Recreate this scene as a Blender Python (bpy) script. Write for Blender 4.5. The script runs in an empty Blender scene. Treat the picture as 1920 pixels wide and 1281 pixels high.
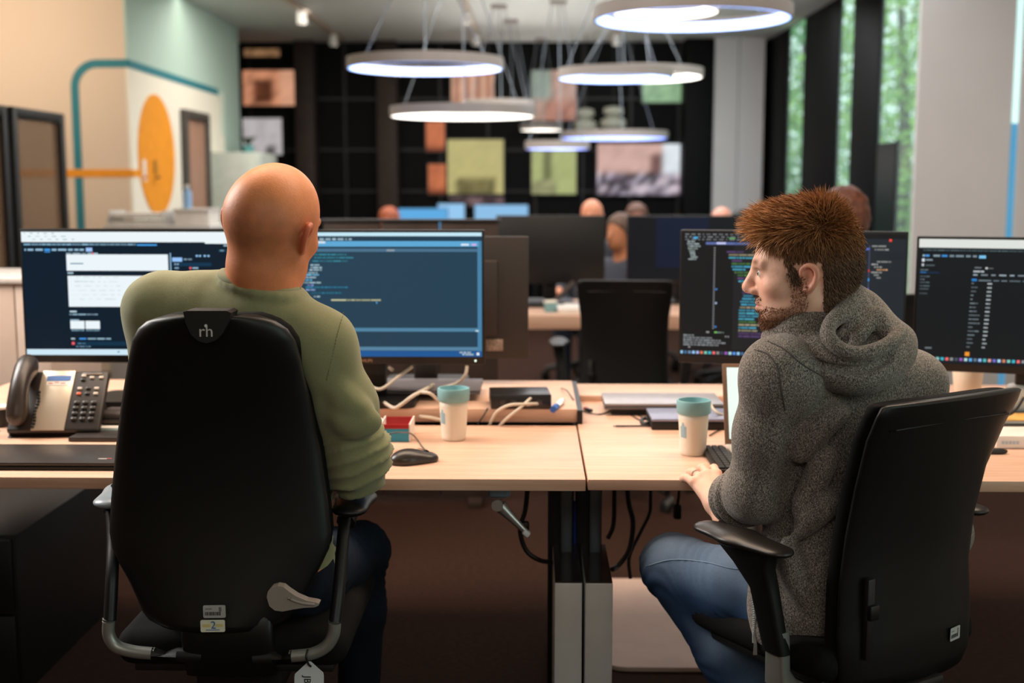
import bpy, bmesh, math, random
import numpy as np
from mathutils import Vector, Matrix, noise as mnoise
random.seed(7); rng = np.random.default_rng(7)
scene = bpy.context.scene
C = scene.collection

# ------------------------------------------------------------------ camera
F_PX, CAM_Z = 2300.0, 1.38
TILT = math.atan((640.5 - 345.0) / F_PX)
YAW = math.atan(40.0 / F_PX)
cam_data = bpy.data.cameras.new('camera'); cam = bpy.data.objects.new('camera', cam_data); C.objects.link(cam)
cam_data.sensor_width = 36.0; cam_data.lens = 36.0 * F_PX / 1920.0
cam_data.clip_start = 0.05; cam_data.clip_end = 200
cam.location = (0, 0, CAM_Z)
CAM_R = Matrix.Rotation(YAW, 3, 'Z') @ Matrix.Rotation(math.pi/2 - TILT, 3, 'X')
cam.rotation_euler = CAM_R.to_euler()
cam_data.dof.use_dof = True; cam_data.dof.focus_distance = 2.42; cam_data.dof.aperture_fstop = 2.6
scene.camera = cam

# ------------------------------------------------------------------ world, exposure
scene.view_settings.view_transform = 'Standard'; scene.view_settings.look = 'None'
scene.view_settings.gamma = 1.0; scene.view_settings.exposure = 0.0
scene.view_settings.use_curve_mapping = False
world = bpy.data.worlds.new('world'); scene.world = world; world.use_nodes = True
wn = world.node_tree.nodes; wl = world.node_tree.links
bgn = wn.get('Background') or wn.new('ShaderNodeBackground')
bgn.inputs['Color'].default_value = (0.66, 0.90, 0.86, 1); bgn.inputs['Strength'].default_value = 1.9
out = wn.get('World Output') or wn.new('ShaderNodeOutputWorld')
wl.new(bgn.outputs[0], out.inputs[0])

def area(name, loc, target, sx, sy, power, col):
    d = bpy.data.lights.new(name, 'AREA'); d.shape = 'RECTANGLE'; d.size = sx; d.size_y = sy
    d.energy = power; d.color = col
    o = bpy.data.objects.new(name, d); C.objects.link(o); o.location = loc
    o.rotation_euler = (Vector(target) - Vector(loc)).to_track_quat('-Z', 'Y').to_euler()
    return o
WARM = (1.0, 0.76, 0.57); NEUT = (1.0, 0.93, 0.84); COOL = (0.72, 0.92, 1.0)
area('ceiling_light_desks', (0.1, 3.3, 2.8), (0.1, 3.2, 0), 3.2, 0.9, 86, WARM)
area('added_fill_left', (-2.6, 3.3, 2.5), (0.3, 2.6, 1.1), 1.0, 1.4, 105, (1.0, 0.95, 0.9))  # unseen fill from the left, added to brighten the hooded man's face
area('ceiling_light_aisle', (0.6, 7.2, 2.8), (0.6, 7.2, 0), 3.5, 3.5, 80, (1.0, 0.97, 0.94))
area('added_fill_behind', (0.3, -1.2, 2.75), (0.2, 2.0, 0.5), 2.4, 1.2, 30, NEUT)  # fill added behind the camera for the fronts of the desk legs
area('added_fill_column', (1.3, 10.6, 2.8), (1.5, 11.0, 0), 1.6, 3.0, 80, (0.97, 0.98, 1.0))  # extra light added to brighten the pale back column
area('ceiling_light_hall', (-1.5, 10.2, 2.8), (-1.7, 10.4, 0), 2.0, 3.5, 88, NEUT)
area('wall_washer', (-3.9, 7.4, 2.75), (-4.0, 8.9, 1.9), 1.5, 0.4, 32, (1.0, 0.84, 0.66))
area('window_daylight', (3.05, 0.6, 1.6), (0.0, 2.4, 1.0), 2.2, 2.2, 30, (0.62, 0.95, 0.86))

# ------------------------------------------------------------------ pixel to place
CAMP = Vector((0, 0, CAM_Z))
def ray(px, py):
    return CAM_R @ Vector(((px - 960.0) / F_PX, (640.5 - py) / F_PX, -1.0))
def at(px, py, Y):
    d = ray(px, py); return CAMP + d * (Y / d.y)
def atz(px, py, z):
    d = ray(px, py); return CAMP + d * ((z - CAM_Z) / d.z)
def atx(px, py, X):
    d = ray(px, py); return CAMP + d * (X / d.x)

# ------------------------------------------------------------------ materials
def lin(c):
    return tuple((v/12.92 if v <= 0.04045 else ((v+0.055)/1.055)**2.4) for v in c)
def rgb(r, g, b):
    return lin((r/255.0, g/255.0, b/255.0)) + (1.0,)
MATS = {}
def mat(name, col, rough=0.5, metal=0.0, var=0.08, scale=12.0, bump=0.0, bscale=120.0, spec=0.5, stretch=None, detail=4.0,
        emit=None, estr=0.0, alpha=None, attr=None, sheen=0.0, sss=0.0, coat=0.0, trans=0.0):
    if name in MATS: return MATS[name]
    m = bpy.data.materials.new(name); m.use_nodes = True; MATS[name] = m
    n = m.node_tree.nodes; l = m.node_tree.links; b = n['Principled BSDF']
    tc = n.new('ShaderNodeTexCoord'); mp = n.new('ShaderNodeMapping')
    l.new(tc.outputs['Object'], mp.inputs['Vector'])
    if stretch: mp.inputs['Scale'].default_value = stretch
    nz = n.new('ShaderNodeTexNoise'); nz.inputs['Scale'].default_value = scale; nz.inputs['Detail'].default_value = detail
    l.new(mp.outputs[0], nz.inputs['Vector'])
    mx = n.new('ShaderNodeMix'); mx.data_type = 'RGBA'; mx.blend_type = 'MULTIPLY'; mx.inputs['Factor'].default_value = 1.0
    ramp = n.new('ShaderNodeMapRange'); ramp.inputs['From Min'].default_value = 0.3; ramp.inputs['From Max'].default_value = 0.7
    ramp.inputs['To Min'].default_value = 1.0 - var; ramp.inputs['To Max'].default_value = 1.0 + var
    l.new(nz.outputs['Fac'], ramp.inputs['Value'])
    if attr:
        at_ = n.new('ShaderNodeAttribute'); at_.attribute_name = attr
        l.new(at_.outputs['Color'], mx.inputs[6])
    else:
        mx.inputs[6].default_value = col
    l.new(ramp.outputs[0], mx.inputs[7])
    l.new(mx.outputs[2], b.inputs['Base Color'])
    b.inputs['Roughness'].default_value = rough; b.inputs['Metallic'].default_value = metal
    b.inputs['Specular IOR Level'].default_value = spec
    if sheen: b.inputs['Sheen Weight'].default_value = sheen
    if coat: b.inputs['Coat Weight'].default_value = coat
    if trans: b.inputs['Transmission Weight'].default_value = trans
    if sss:
        b.inputs['Subsurface Weight'].default_value = sss; b.inputs['Subsurface Radius'].default_value = (0.012, 0.005, 0.003)
        b.inputs['Subsurface Scale'].default_value = 0.6
    if emit is not None:
        b.inputs['Emission Color'].default_value = emit; b.inputs['Emission Strength'].default_value = estr
    if alpha is not None: b.inputs['Alpha'].default_value = alpha
    if bump:
        bn = n.new('ShaderNodeTexNoise'); bn.inputs['Scale'].default_value = bscale; bn.inputs['Detail'].default_value = 3
        l.new(mp.outputs[0], bn.inputs['Vector'])
        bp = n.new('ShaderNodeBump'); bp.inputs['Strength'].default_value = bump; bp.inputs['Distance'].default_value = 0.01
        l.new(bn.outputs['Fac'], bp.inputs['Height']); l.new(bp.outputs[0], b.inputs['Normal'])
    return m
def emat_attr(name, strength=1.0, rough=0.35):
    if name in MATS: return MATS[name]
    m = bpy.data.materials.new(name); m.use_nodes = True; MATS[name] = m
    n = m.node_tree.nodes; l = m.node_tree.links; b = n['Principled BSDF']
    b.inputs['Base Color'].default_value = (0.004, 0.005, 0.006, 1); b.inputs['Roughness'].default_value = rough
    b.inputs['Specular IOR Level'].default_value = 0.25
    a = n.new('ShaderNodeAttribute'); a.attribute_name = 'Col'
    l.new(a.outputs['Color'], b.inputs['Emission Color']); b.inputs['Emission Strength'].default_value = strength
    return m

# ------------------------------------------------------------------ geometry helpers
XF = {}
def tag(o, label=None, cat=None, group=None, kind=None):
    if label: o['label'] = label
    if cat: o['category'] = cat
    if group: o['group'] = group
    if kind: o['kind'] = kind
    return o
def thing(name, label, cat, loc=(0, 0, 0), rotz=0.0, group=None, kind=None):
    o = bpy.data.objects.new(name, None); C.objects.link(o)
    o.empty_display_size = 0.05
    o.location = loc; o.rotation_euler = (0, 0, rotz)
    XF[o.name] = Matrix.Translation(Vector(loc)) @ Matrix.Rotation(rotz, 4, 'Z')
    return tag(o, label, cat, group, kind)
def link_mesh(name, me, m, parent=None, local=False, smooth=None):
    o = bpy.data.objects.new(name, me); C.objects.link(o)
    if m is not None: me.materials.append(m)
    if smooth is True:
        me.shade_smooth()
    elif smooth:
        me.shade_smooth()
        try: me.set_sharp_from_angle(angle=smooth)
        except Exception: pass
    if parent is not None:
        o.parent = parent
        M_ = XF.get(parent.name)
        if M_ is not None and not local: me.transform(M_.inverted())
        XF[o.name] = M_ if M_ is not None else Matrix.Identity(4)
    else:
        XF[o.name] = Matrix.Identity(4)
    return o
def obj(name, bm, m, parent=None, local=False, smooth=math.radians(40)):
    bmesh.ops.recalc_face_normals(bm, faces=bm.faces[:])
    me = bpy.data.meshes.new(name); bm.to_mesh(me); bm.free()
    return link_mesh(name, me, m, parent, local, smooth)
def new(): return bmesh.new()
def rotz(a): return Matrix.Rotation(a, 3, 'Z')
def box(bm, c, s, R=None, bev=0.0, seg=2):
    """rounded box: centre c, full size s, rotation R"""
    r = bmesh.ops.create_cube(bm, size=1.0); vs = r['verts']
    M_ = Matrix.Translation(Vector(c)) @ ((R.to_4x4()) if R is not None else Matrix.Identity(4)) @ Matrix.Diagonal((s[0], s[1], s[2], 1))
    bmesh.ops.transform(bm, matrix=M_, verts=vs)
    if bev:
        es = list({e for v in vs for e in v.link_edges})
        bmesh.ops.bevel(bm, geom=es, offset=bev, offset_type='OFFSET', segments=seg, profile=0.5, affect='EDGES')
    return bm
def lohi(bm, lo, hi, bev=0.0, seg=2):
    lo = Vector(lo); hi = Vector(hi)
    return box(bm, (lo + hi) / 2, hi - lo, None, bev, seg)
def frame_of(d):
    d = d.normalized(); up = Vector((0, 0, 1)) if abs(d.z) < 0.95 else Vector((0, 1, 0))
    x = d.cross(up).normalized(); return x, x.cross(d).normalized()
def cyl(bm, a, b, r1, r2=None, n=20):
    a = Vector(a); b = Vector(b); r2 = r1 if r2 is None else r2
    x, y = frame_of(b - a); rings = []
    for p, r in ((a, r1), (b, r2)):
        rings.append([bm.verts.new(p + (x*math.cos(t*2*math.pi/n) + y*math.sin(t*2*math.pi/n))*r) for t in range(n)])
    for i in range(n):
        bm.faces.new((rings[0][i], rings[0][(i+1) % n], rings[1][(i+1) % n], rings[1][i]))
    bm.faces.new(rings[0]); bm.faces.new(rings[1]); return bm
def smooth_pts(pts, n=8):
    P = [Vector(p) for p in pts]; P = [P[0]*2 - P[1]] + P + [P[-1]*2 - P[-2]]; o_ = []
    for i in range(1, len(P)-2):
        for k in range(n):
            t = k / n; a, b, c, d = P[i-1], P[i], P[i+1], P[i+2]
            o_.append(0.5*((2*b) + (c-a)*t + (2*a-5*b+4*c-d)*t*t + (3*b-a-3*c+d)*t**3))
    o_.append(P[-2]); return o_
def tube(bm, pts, r, n=10, sub=8, radii=None):
    P = smooth_pts(pts, sub) if sub else [Vector(p) for p in pts]
    rings = []; prev = None
    for i, p in enumerate(P):
        d = (P[min(i+1, len(P)-1)] - P[max(i-1, 0)])
        if d.length < 1e-9: d = Vector((0, 0, 1))
        d.normalize()
        if prev is None: x, y = frame_of(d)
        else:
            x = (prev - d*prev.dot(d)); x = x.normalized() if x.length > 1e-6 else frame_of(d)[0]
            y = d.cross(x)
        prev = x
        rr = r if radii is None else np.interp(i/(len(P)-1), np.linspace(0, 1, len(radii)), radii)
        rings.append([bm.verts.new(p + (x*math.cos(t*2*math.pi/n) + y*math.sin(t*2*math.pi/n))*rr) for t in range(n)])
    for a, b in zip(rings, rings[1:]):
        for i in range(n): bm.faces.new((a[i], a[(i+1) % n], b[(i+1) % n], b[i]))
    bm.faces.new(rings[0]); bm.faces.new(rings[-1]); return bm
def lathe(bm, c, prof, n=40, caps=True):
    c = Vector(c); rings = []
    for r, z in prof:
        rings.append([bm.verts.new(c + Vector((r*math.cos(t*2*math.pi/n), r*math.sin(t*2*math.pi/n), z))) for t in range(n)])
    for a, b in zip(rings, rings[1:]):
        for i in range(n): bm.faces.new((a[i], a[(i+1) % n], b[(i+1) % n], b[i]))
    if caps:
        bm.faces.new(rings[0]); bm.faces.new(rings[-1])
    return bm
def prism(bm, pts, off, bev=0):
    """polygon pts (3d list) extruded by vector off"""
    a = [bm.verts.new(Vector(p)) for p in pts]; b = [bm.verts.new(Vector(p) + Vector(off)) for p in pts]
    bm.faces.new(a); bm.faces.new(b[::-1])
    for i in range(len(a)): bm.faces.new((a[i], a[(i+1) % len(a)], b[(i+1) % len(a)], b[i]))
    return bm
def loft(bm, loops, cap=True):
    R_ = [[bm.verts.new(Vector(p)) for p in lp] for lp in loops]; n = len(R_[0])
    for a, b in zip(R_, R_[1:]):
        for i in range(n): bm.faces.new((a[i], a[(i+1) % n], b[(i+1) % n], b[i]))
    if cap: bm.faces.new(R_[0][::-1]); bm.faces.new(R_[-1])
    return bm
def rrect(w, h, r, n=5):
    """rounded rectangle outline in 2d, centred"""
    o_ = []
    for cx, cy, a0 in ((w/2-r, h/2-r, 0), (-w/2+r, h/2-r, 90), (-w/2+r, -h/2+r, 180), (w/2-r, -h/2+r, 270)):
        for k in range(n+1):
            a = math.radians(a0 + 90*k/n); o_.append((cx + r*math.cos(a), cy + r*math.sin(a)))
    return o_
def text_part(name, body, size, M_, m, parent, extrude=0.0004):
    cu = bpy.data.curves.new('lettering', 'FONT'); cu.body = body; cu.size = size; cu.align_x = 'CENTER'; cu.align_y = 'CENTER'
    cu.extrude = extrude; cu.resolution_u = 3
    t = bpy.data.objects.new('lettering', cu); C.objects.link(t)
    bpy.context.view_layer.update()
    me = bpy.data.meshes.new_from_object(t.evaluated_get(bpy.context.evaluated_depsgraph_get()))
    bpy.data.objects.remove(t); bpy.data.curves.remove(cu)
    me.materials.clear(); me.transform(M_); me.name = name
    return link_mesh(name, me, m, parent)
def basis(o, x, y):
    x = Vector(x).normalized(); y = Vector(y).normalized(); z = x.cross(y)
    M_ = Matrix((x, y, z)).transposed().to_4x4(); M_.translation = Vector(o); return M_
def copy_tree(o, parent=None):
    c = o.copy(); C.objects.link(c); c.parent = parent
    if parent is not None: c.matrix_parent_inverse = o.matrix_parent_inverse.copy()
    for ch in list(o.children):
        copy_tree(ch, c)
    return c
def dup(o, loc, rz, label, group=None):
    c = copy_tree(o); c.location = loc; c.rotation_euler = (0, 0, rz); c['label'] = label
    if group: c['group'] = group
    return c

# ------------------------------------------------------------------ distance fields -> smooth meshes (bodies, cloth)
class Field:
    def __init__(s, lo, hi, h):
        s.lo = np.array(lo, float); s.h = h
        s.n = np.ceil((np.array(hi, float) - s.lo) / h).astype(int) + 1
        s.f = np.full(s.n, 0.08, np.float32)
        s.ax = [s.lo[i] + h*np.arange(s.n[i]) for i in range(3)]
    def block(s, lo, hi):
        i0 = np.maximum(np.floor((np.array(lo) - s.lo)/s.h).astype(int), 0); i1 = np.minimum(np.ceil((np.array(hi) - s.lo)/s.h).astype(int)+1, s.n)
        if np.any(i1 <= i0): return None
        sl = tuple(slice(a, b) for a, b in zip(i0, i1))
        X = s.ax[0][sl[0]][:, None, None]; Y = s.ax[1][sl[1]][None, :, None]; Z = s.ax[2][sl[2]][None, None, :]
        return sl, X, Y, Z
    def put(s, sl, d, k, sub):
        a = s.f[sl]
        if sub: a = -a
        if k > 0:
            h = np.maximum(k - np.abs(a - d), 0)/k; r = np.minimum(a, d) - h*h*k*0.25
        else: r = np.minimum(a, d)
        s.f[sl] = -r if sub else r
    def cap(s, a, b, ra, rb=None, k=0.02, sub=False):
        a = np.array(a, float); b = np.array(b, float); rb = ra if rb is None else rb
        m = max(ra, rb) + k + 0.03
        B = s.block(np.minimum(a, b) - m, np.maximum(a, b) + m)
        if B is None: return s
        sl, X, Y, Z = B; ab = b - a; L = max(float(ab @ ab), 1e-12)
        t = np.clip(((X-a[0])*ab[0] + (Y-a[1])*ab[1] + (Z-a[2])*ab[2])/L, 0, 1)
        d = np.sqrt((X-a[0]-t*ab[0])**2 + (Y-a[1]-t*ab[1])**2 + (Z-a[2]-t*ab[2])**2) - (ra + (rb-ra)*t)
        s.put(sl, d.astype(np.float32), k, sub); return s
    def chain(s, pts, rs, k=0.02, sub=False, sm=0):
        P = [Vector(p) for p in pts]
        if sm:
            n0 = len(P); P = smooth_pts(P, sm)
            rs = list(np.interp(np.linspace(0, 1, len(P)), np.linspace(0, 1, n0), rs if hasattr(rs, '__len__') else [rs]*n0))
        if not hasattr(rs, '__len__'): rs = [rs]*len(P)
        for i in range(len(P)-1): s.cap(P[i], P[i+1], rs[i], rs[i+1], k, sub)
        return s
    def ell(s, c, r, R=None, k=0.02, sub=False):
        c = np.array(c, float); r = np.array(r, float); m = max(r) + k + 0.03
        B = s.block(c - m, c + m)
        if B is None: return s
        sl, X, Y, Z = B; X = X - c[0]; Y = Y - c[1]; Z = Z - c[2]
        if R is not None:
            R = np.array(R); X, Y, Z = (X*R[0, i] + Y*R[1, i] + Z*R[2, i] for i in range(3))
        k0 = np.sqrt((X/r[0])**2 + (Y/r[1])**2 + (Z/r[2])**2)
        k1 = np.sqrt((X/r[0]**2)**2 + (Y/r[1]**2)**2 + (Z/r[2]**2)**2) + 1e-9
        s.put(sl, (k0*(k0-1)/k1).astype(np.float32), k, sub); return s
    def cut_below(s, z, k=0.004):
        sl = (slice(None),)*3
        d = (s.ax[2] - z)[None, None, :] * np.ones((1, 1, 1)); d = np.broadcast_to(d, s.f.shape).astype(np.float32)
        s.f = np.maximum(s.f, -d)
        return s
    def net(s):
        f = s.f; g = f < 0
        c = np.zeros(tuple(s.n - 1), np.int8)
        offs = [(i, j, k) for i in (0, 1) for j in (0, 1) for k in (0, 1)]
        def sh(a, o_): return a[o_[0]:a.shape[0]-1+o_[0], o_[1]:a.shape[1]-1+o_[1], o_[2]:a.shape[2]-1+o_[2]]
        for o_ in offs: c += sh(g, o_)
        act = (c > 0) & (c < 8); idx = np.argwhere(act)
        vid = np.full(act.shape, -1, np.int64); vid[act] = np.arange(len(idx))
        acc = np.zeros((len(idx), 3)); cnt = np.zeros(len(idx))
        for o_ in offs:
            for ax in range(3):
                if o_[ax]: continue
                p = list(o_); p[ax] = 1
                A = f[idx[:, 0]+o_[0], idx[:, 1]+o_[1], idx[:, 2]+o_[2]]; Bv = f[idx[:, 0]+p[0], idx[:, 1]+p[1], idx[:, 2]+p[2]]
                m = (A < 0) != (Bv < 0); t = np.where(m, A/np.where(m, A - Bv, 1), 0)
                q = np.tile(np.array(o_, float), (len(idx), 1)); q[:, ax] += t
                acc[m] += q[m]; cnt[m] += 1
        V = s.lo + s.h*(idx + acc/cnt[:, None])
        faces = []
        for ax in range(3):
            a = np.moveaxis(g, ax, 0); w = np.moveaxis(vid, ax, 0)
            ch = a[:-1, 1:-1, 1:-1] != a[1:, 1:-1, 1:-1]; ii = np.argwhere(ch)
            up = a[:-1, 1:-1, 1:-1][ch]
            i, j, k = ii[:, 0], ii[:, 1]+1, ii[:, 2]+1
            q = np.stack([w[i, j-1, k-1], w[i, j, k-1], w[i, j, k], w[i, j-1, k]], 1)
            fl = up if ax != 1 else ~up
            q[~fl] = q[~fl][:, ::-1]; faces.append(q)
        return V, np.concatenate(faces)
def vnormals(V, Fq):
    n = np.cross(V[Fq[:, 2]] - V[Fq[:, 0]], V[Fq[:, 3]] - V[Fq[:, 1]])
    N = np.zeros_like(V)
    for i in range(4): np.add.at(N, Fq[:, i], n)
    return N/np.maximum(np.linalg.norm(N, axis=1, keepdims=True), 1e-12)
def relax(V, Fq, it=2, lam=0.5):
    for _ in range(it):
        S = np.zeros_like(V); c = np.zeros(len(V))
        for i in range(4):
            a, b = Fq[:, i], Fq[:, (i+1) % 4]
            np.add.at(S, a, V[b]); np.add.at(c, a, 1); np.add.at(S, b, V[a]); np.add.at(c, b, 1)
        V = V + lam*(S/np.maximum(c, 1)[:, None] - V)
    return V
def nz(V, sc, seed=0.0):
    return np.array([mnoise.noise((v[0]*sc[0]+seed, v[1]*sc[1]+seed*1.7, v[2]*sc[2]-seed)) for v in V])
def net_mesh(name, nets, m, parent, cols=None, smooth=True):
    """join [(V,F),...] into one mesh object"""
    Vs = []; Fs = []; o_ = 0
    for V, Fq in nets:
        Vs.append(V); Fs.append(Fq + o_); o_ += len(V)
    V = np.concatenate(Vs); Fq = np.concatenate(Fs)
    me = bpy.data.meshes.new(name)
    me.vertices.add(len(V)); me.vertices.foreach_set('co', V.astype(np.float32).ravel())
    me.loops.add(Fq.size); me.loops.foreach_set('vertex_index', Fq.astype(np.int32).ravel())
    me.polygons.add(len(Fq)); me.polygons.foreach_set('loop_start', np.arange(0, Fq.size, 4, dtype=np.int32))
    me.update(calc_edges=True)
    if cols is not None:
        a = me.color_attributes.new('Col', 'FLOAT_COLOR', 'POINT'); a.data.foreach_set('color', cols.astype(np.float32).ravel())
    return link_mesh(name, me, m, parent, smooth=smooth)
# ================================================================== the room
M_carpet = mat('carpet', rgb(58, 38, 29), 0.95, var=0.25, scale=60, bump=0.6, bscale=500, spec=0.1)
M_ceil = mat('ceiling_paint', rgb(205, 208, 205), 0.9, var=0.03)
M_beige = mat('beige_paint', rgb(226, 208, 190), 0.85, var=0.03, scale=3)
M_white = mat('white_paint', rgb(222, 220, 216), 0.8, var=0.03, scale=3)
M_black = mat('black_cladding', rgb(9, 9, 10), 0.6, var=0.2, spec=0.12)
M_darkb = mat('dark_brown_cladding', rgb(52, 40, 34), 0.6, var=0.2, spec=0.3)
M_bframe = mat('black_frame', rgb(20, 19, 19), 0.5, var=0.15)
M_grey = mat('grey_metal', rgb(150, 152, 153), 0.4, 0.3, var=0.05)
M_plast = mat('black_plastic', rgb(17, 16, 15), 0.5, var=0.15, scale=40, spec=0.45)
M_teal = mat('teal_paint', rgb(38, 122, 135), 0.7, var=0.05)
M_orange = mat('orange_paint', rgb(236, 150, 22), 0.7, var=0.05)
CEIL = 2.9
def struct(name, bm, m, label, parent=None, smooth=None):
    o = obj(name, bm, m, parent, smooth=smooth)
    if parent is None: tag(o, label, 'structure', kind='structure')
    return o
struct('floor', lohi(lohi(new(), (-6.2, -3.2, -0.12), (2.53, 13.9, 0.0)), (2.53, -3.2, -0.12), (3.6, 7.54, 0.0)), M_carpet, 'dark brown office carpet under the desks')
struct('ceiling', lohi(lohi(new(), (-6.2, -3.2, CEIL), (2.53, 13.55, CEIL + 0.15)), (2.53, -3.2, CEIL), (3.6, 7.54, CEIL + 0.15)), M_ceil, 'pale grey flat office ceiling above the ring lamps')
# left block: beige face towards us, two-tone side wall towards the aisle
def two_tone():
    m = bpy.data.materials.new('two_tone_wall_paint'); m.use_nodes = True; n = m.node_tree.nodes; l = m.node_tree.links; b = n['Principled BSDF']
    tc = n.new('ShaderNodeTexCoord'); sp = n.new('ShaderNodeSeparateXYZ'); l.new(tc.outputs['Object'], sp.inputs[0])
    def cmp(sock, v, op='GREATER_THAN'):
        c = n.new('ShaderNodeMath'); c.operation = op; l.new(sock, c.inputs[0]); c.inputs[1].default_value = v; return c.outputs[0]
    z = cmp(sp.outputs['Z'], 2.22); y = cmp(sp.outputs['Y'], 11.62)
    mx0 = n.new('ShaderNodeMath'); mx0.operation = 'MAXIMUM'; l.new(z, mx0.inputs[0]); l.new(y, mx0.inputs[1])
    x = cmp(sp.outputs['X'], -2.92)
    m1 = n.new('ShaderNodeMix'); m1.data_type = 'RGBA'; m1.inputs[6].default_value = rgb(236, 230, 214); m1.inputs[7].default_value = rgb(178, 202, 190)
    l.new(mx0.outputs[0], m1.inputs[0])
    m2 = n.new('ShaderNodeMix'); m2.data_type = 'RGBA'; m2.inputs[6].default_value = rgb(222, 200, 178)
    l.new(x, m2.inputs[0]); l.new(m1.outputs[2], m2.inputs[7])
    nzn = n.new('ShaderNodeTexNoise'); nzn.inputs['Scale'].default_value = 5
    mu = n.new('ShaderNodeMix'); mu.data_type = 'RGBA'; mu.blend_type = 'OVERLAY'; mu.inputs[0].default_value = 0.04
    l.new(m2.outputs[2], mu.inputs[6]); l.new(nzn.outputs['Fac'], mu.inputs[7]); l.new(mu.outputs[2], b.inputs['Base Color'])
    b.inputs['Roughness'].default_value = 0.85; return m
WX = -2.9
wall_l = struct('wall_left', lohi(new(), (-6.0, 8.9, 0), (WX, 12.25, CEIL)), two_tone(), 'beige and mint office wall with painted teal and orange lines')
# painted line: up the face, round the corner and along the side wall
def band_path(bm, path, w, off):
    """flat painted band along path (3d points), widened in the wall plane, proud by off"""
    P = [Vector(p) for p in path]; L = []; Rr = []
    nrm = Vector(off).normalized()
    for i, p in enumerate(P):
        d = (P[min(i+1, len(P)-1)] - P[max(i-1, 0)]).normalized(); s = d.cross(nrm).normalized()*w/2
        L.append(p + s); Rr.append(p - s)
    for k in range(len(P)-1):
        prism(bm, [L[k], L[k+1], Rr[k+1], Rr[k]], off)
    return bm
bx = -3.29; top = 2.235; rad = 0.17
path = [(bx, 8.9, 0.0), (bx, 8.9, top - rad)] + [(bx + rad - rad*math.cos(a), 8.9, top - rad + rad*math.sin(a)) for a in np.linspace(0.2, math.pi/2, 8)] + [(WX, 8.9, top)]
obj('painted_line', band_path(new(), path, 0.058, (0, -0.004, 0)), M_teal, wall_l, smooth=None)
obj('painted_line', band_path(new(), [(WX, 8.9, top), (WX, 11.42, top - 0.02)], 0.058, (0.004, 0, 0)), M_teal, wall_l, smooth=None)
M_pale = mat('pale_mint_paint', rgb(190, 220, 208), 0.7, var=0.05)
path = [(WX, 11.42 + 0.12*math.sin(a), top - 0.14 + 0.12*math.cos(a)) for a in np.linspace(0.1, math.pi/2, 6)] + [(WX, 11.54, 1.82)]
obj('painted_line', band_path(new(), path, 0.05, (0.004, 0, 0)), M_pale, wall_l, smooth=None)
obj('painted_stripe', lohi(new(), (-6.0, 8.895, 1.43), (WX, 8.9, 1.485)), M_orange, wall_l, smooth=None)
obj('painted_stripe', lohi(new(), (WX, 8.9, 1.43), (WX + 0.004, 9.1, 1.485)), M_orange, wall_l, smooth=None)
circ = [(WX, 9.5 + 0.46*math.cos(a), 1.6 + 0.46*math.sin(a)) for a in np.linspace(0, 2*math.pi, 48, endpoint=False)]
obj('painted_circle', prism(new(), circ, (0.006, 0, 0)), M_orange, wall_l, smooth=None)
# small fittings on the orange circle
sw = thing('door_lock', 'small black lock handle on the orange circle', 'lock', (WX + 0.006, 9.42, 1.43))
obj('lock_plate', lohi(new(), (WX+0.006, 9.38, 1.46), (WX+0.014, 9.46, 1.56), 0.003), mat('brass', rgb(200, 140, 50), 0.4, 0.4), sw)
obj('lock_lever', tube(new(), [(WX+0.012, 9.42, 1.43), (WX+0.04, 9.42, 1.43), (WX+0.045, 9.36, 1.43)], 0.009), M_bframe, sw)
ex = thing('notice_card', 'white and red notice card at the left of the orange circle', 'notice', (WX+0.006, 9.16, 1.45))
obj('card', lohi(new(), (WX+0.006, 9.12, 1.4), (WX+0.01, 9.2, 1.56), 0.001), mat('card_white', rgb(235, 225, 215)), ex)
obj('red_strip', lohi(new(), (WX+0.01, 9.13, 1.42), (WX+0.0105, 9.19, 1.44)), mat('red_print', rgb(190, 50, 40)), ex)
# door in the side wall
dr = thing('door_1', 'brown door in a dark grey frame in the side wall', 'door', (WX, 10.55, 0), kind='structure')
obj('door_leaf', lohi(new(), (WX, 10.24, 0.01), (WX+0.02, 10.84, 1.92), 0.003), mat('brown_door', rgb(158, 120, 100), 0.6), dr)
for lo, hi in (((WX, 10.16, 0), (WX+0.05, 10.24, 1.99)), ((WX, 10.84, 0), (WX+0.05, 10.92, 1.99)), ((WX, 10.24, 1.92), (WX+0.05, 10.84, 1.99))):
    obj('door_frame', lohi(new(), lo, hi, 0.004), mat('dark_grey_frame', rgb(70, 66, 62), 0.5), dr)
obj('door_handle', tube(new(), [(WX+0.02, 10.3, 1.02), (WX+0.06, 10.3, 1.02), (WX+0.065, 10.4, 1.02)], 0.01), M_grey, dr)

# side and rear shell of the room
struct('wall_far_left', lohi(new(), (-6.2, -3.2, 0), (-6.0, 13.9, CEIL)), M_beige, 'beige far left wall of the office')
struct('wall_behind', lohi(new(), (-6.2, -3.4, 0), (3.6, -3.2, CEIL)), M_beige, 'beige wall behind the viewer')
struct('wall_right', lohi(new(), (3.2, -3.2, 0), (3.35, 7.5, CEIL)), M_white, 'white right wall of the office')
struct('wall_back', lohi(new(), (-6.2, 13.6, 0), (2.53, 13.75, CEIL + 0.6)), M_black, 'black wall of dark glass panels across the back')

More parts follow.
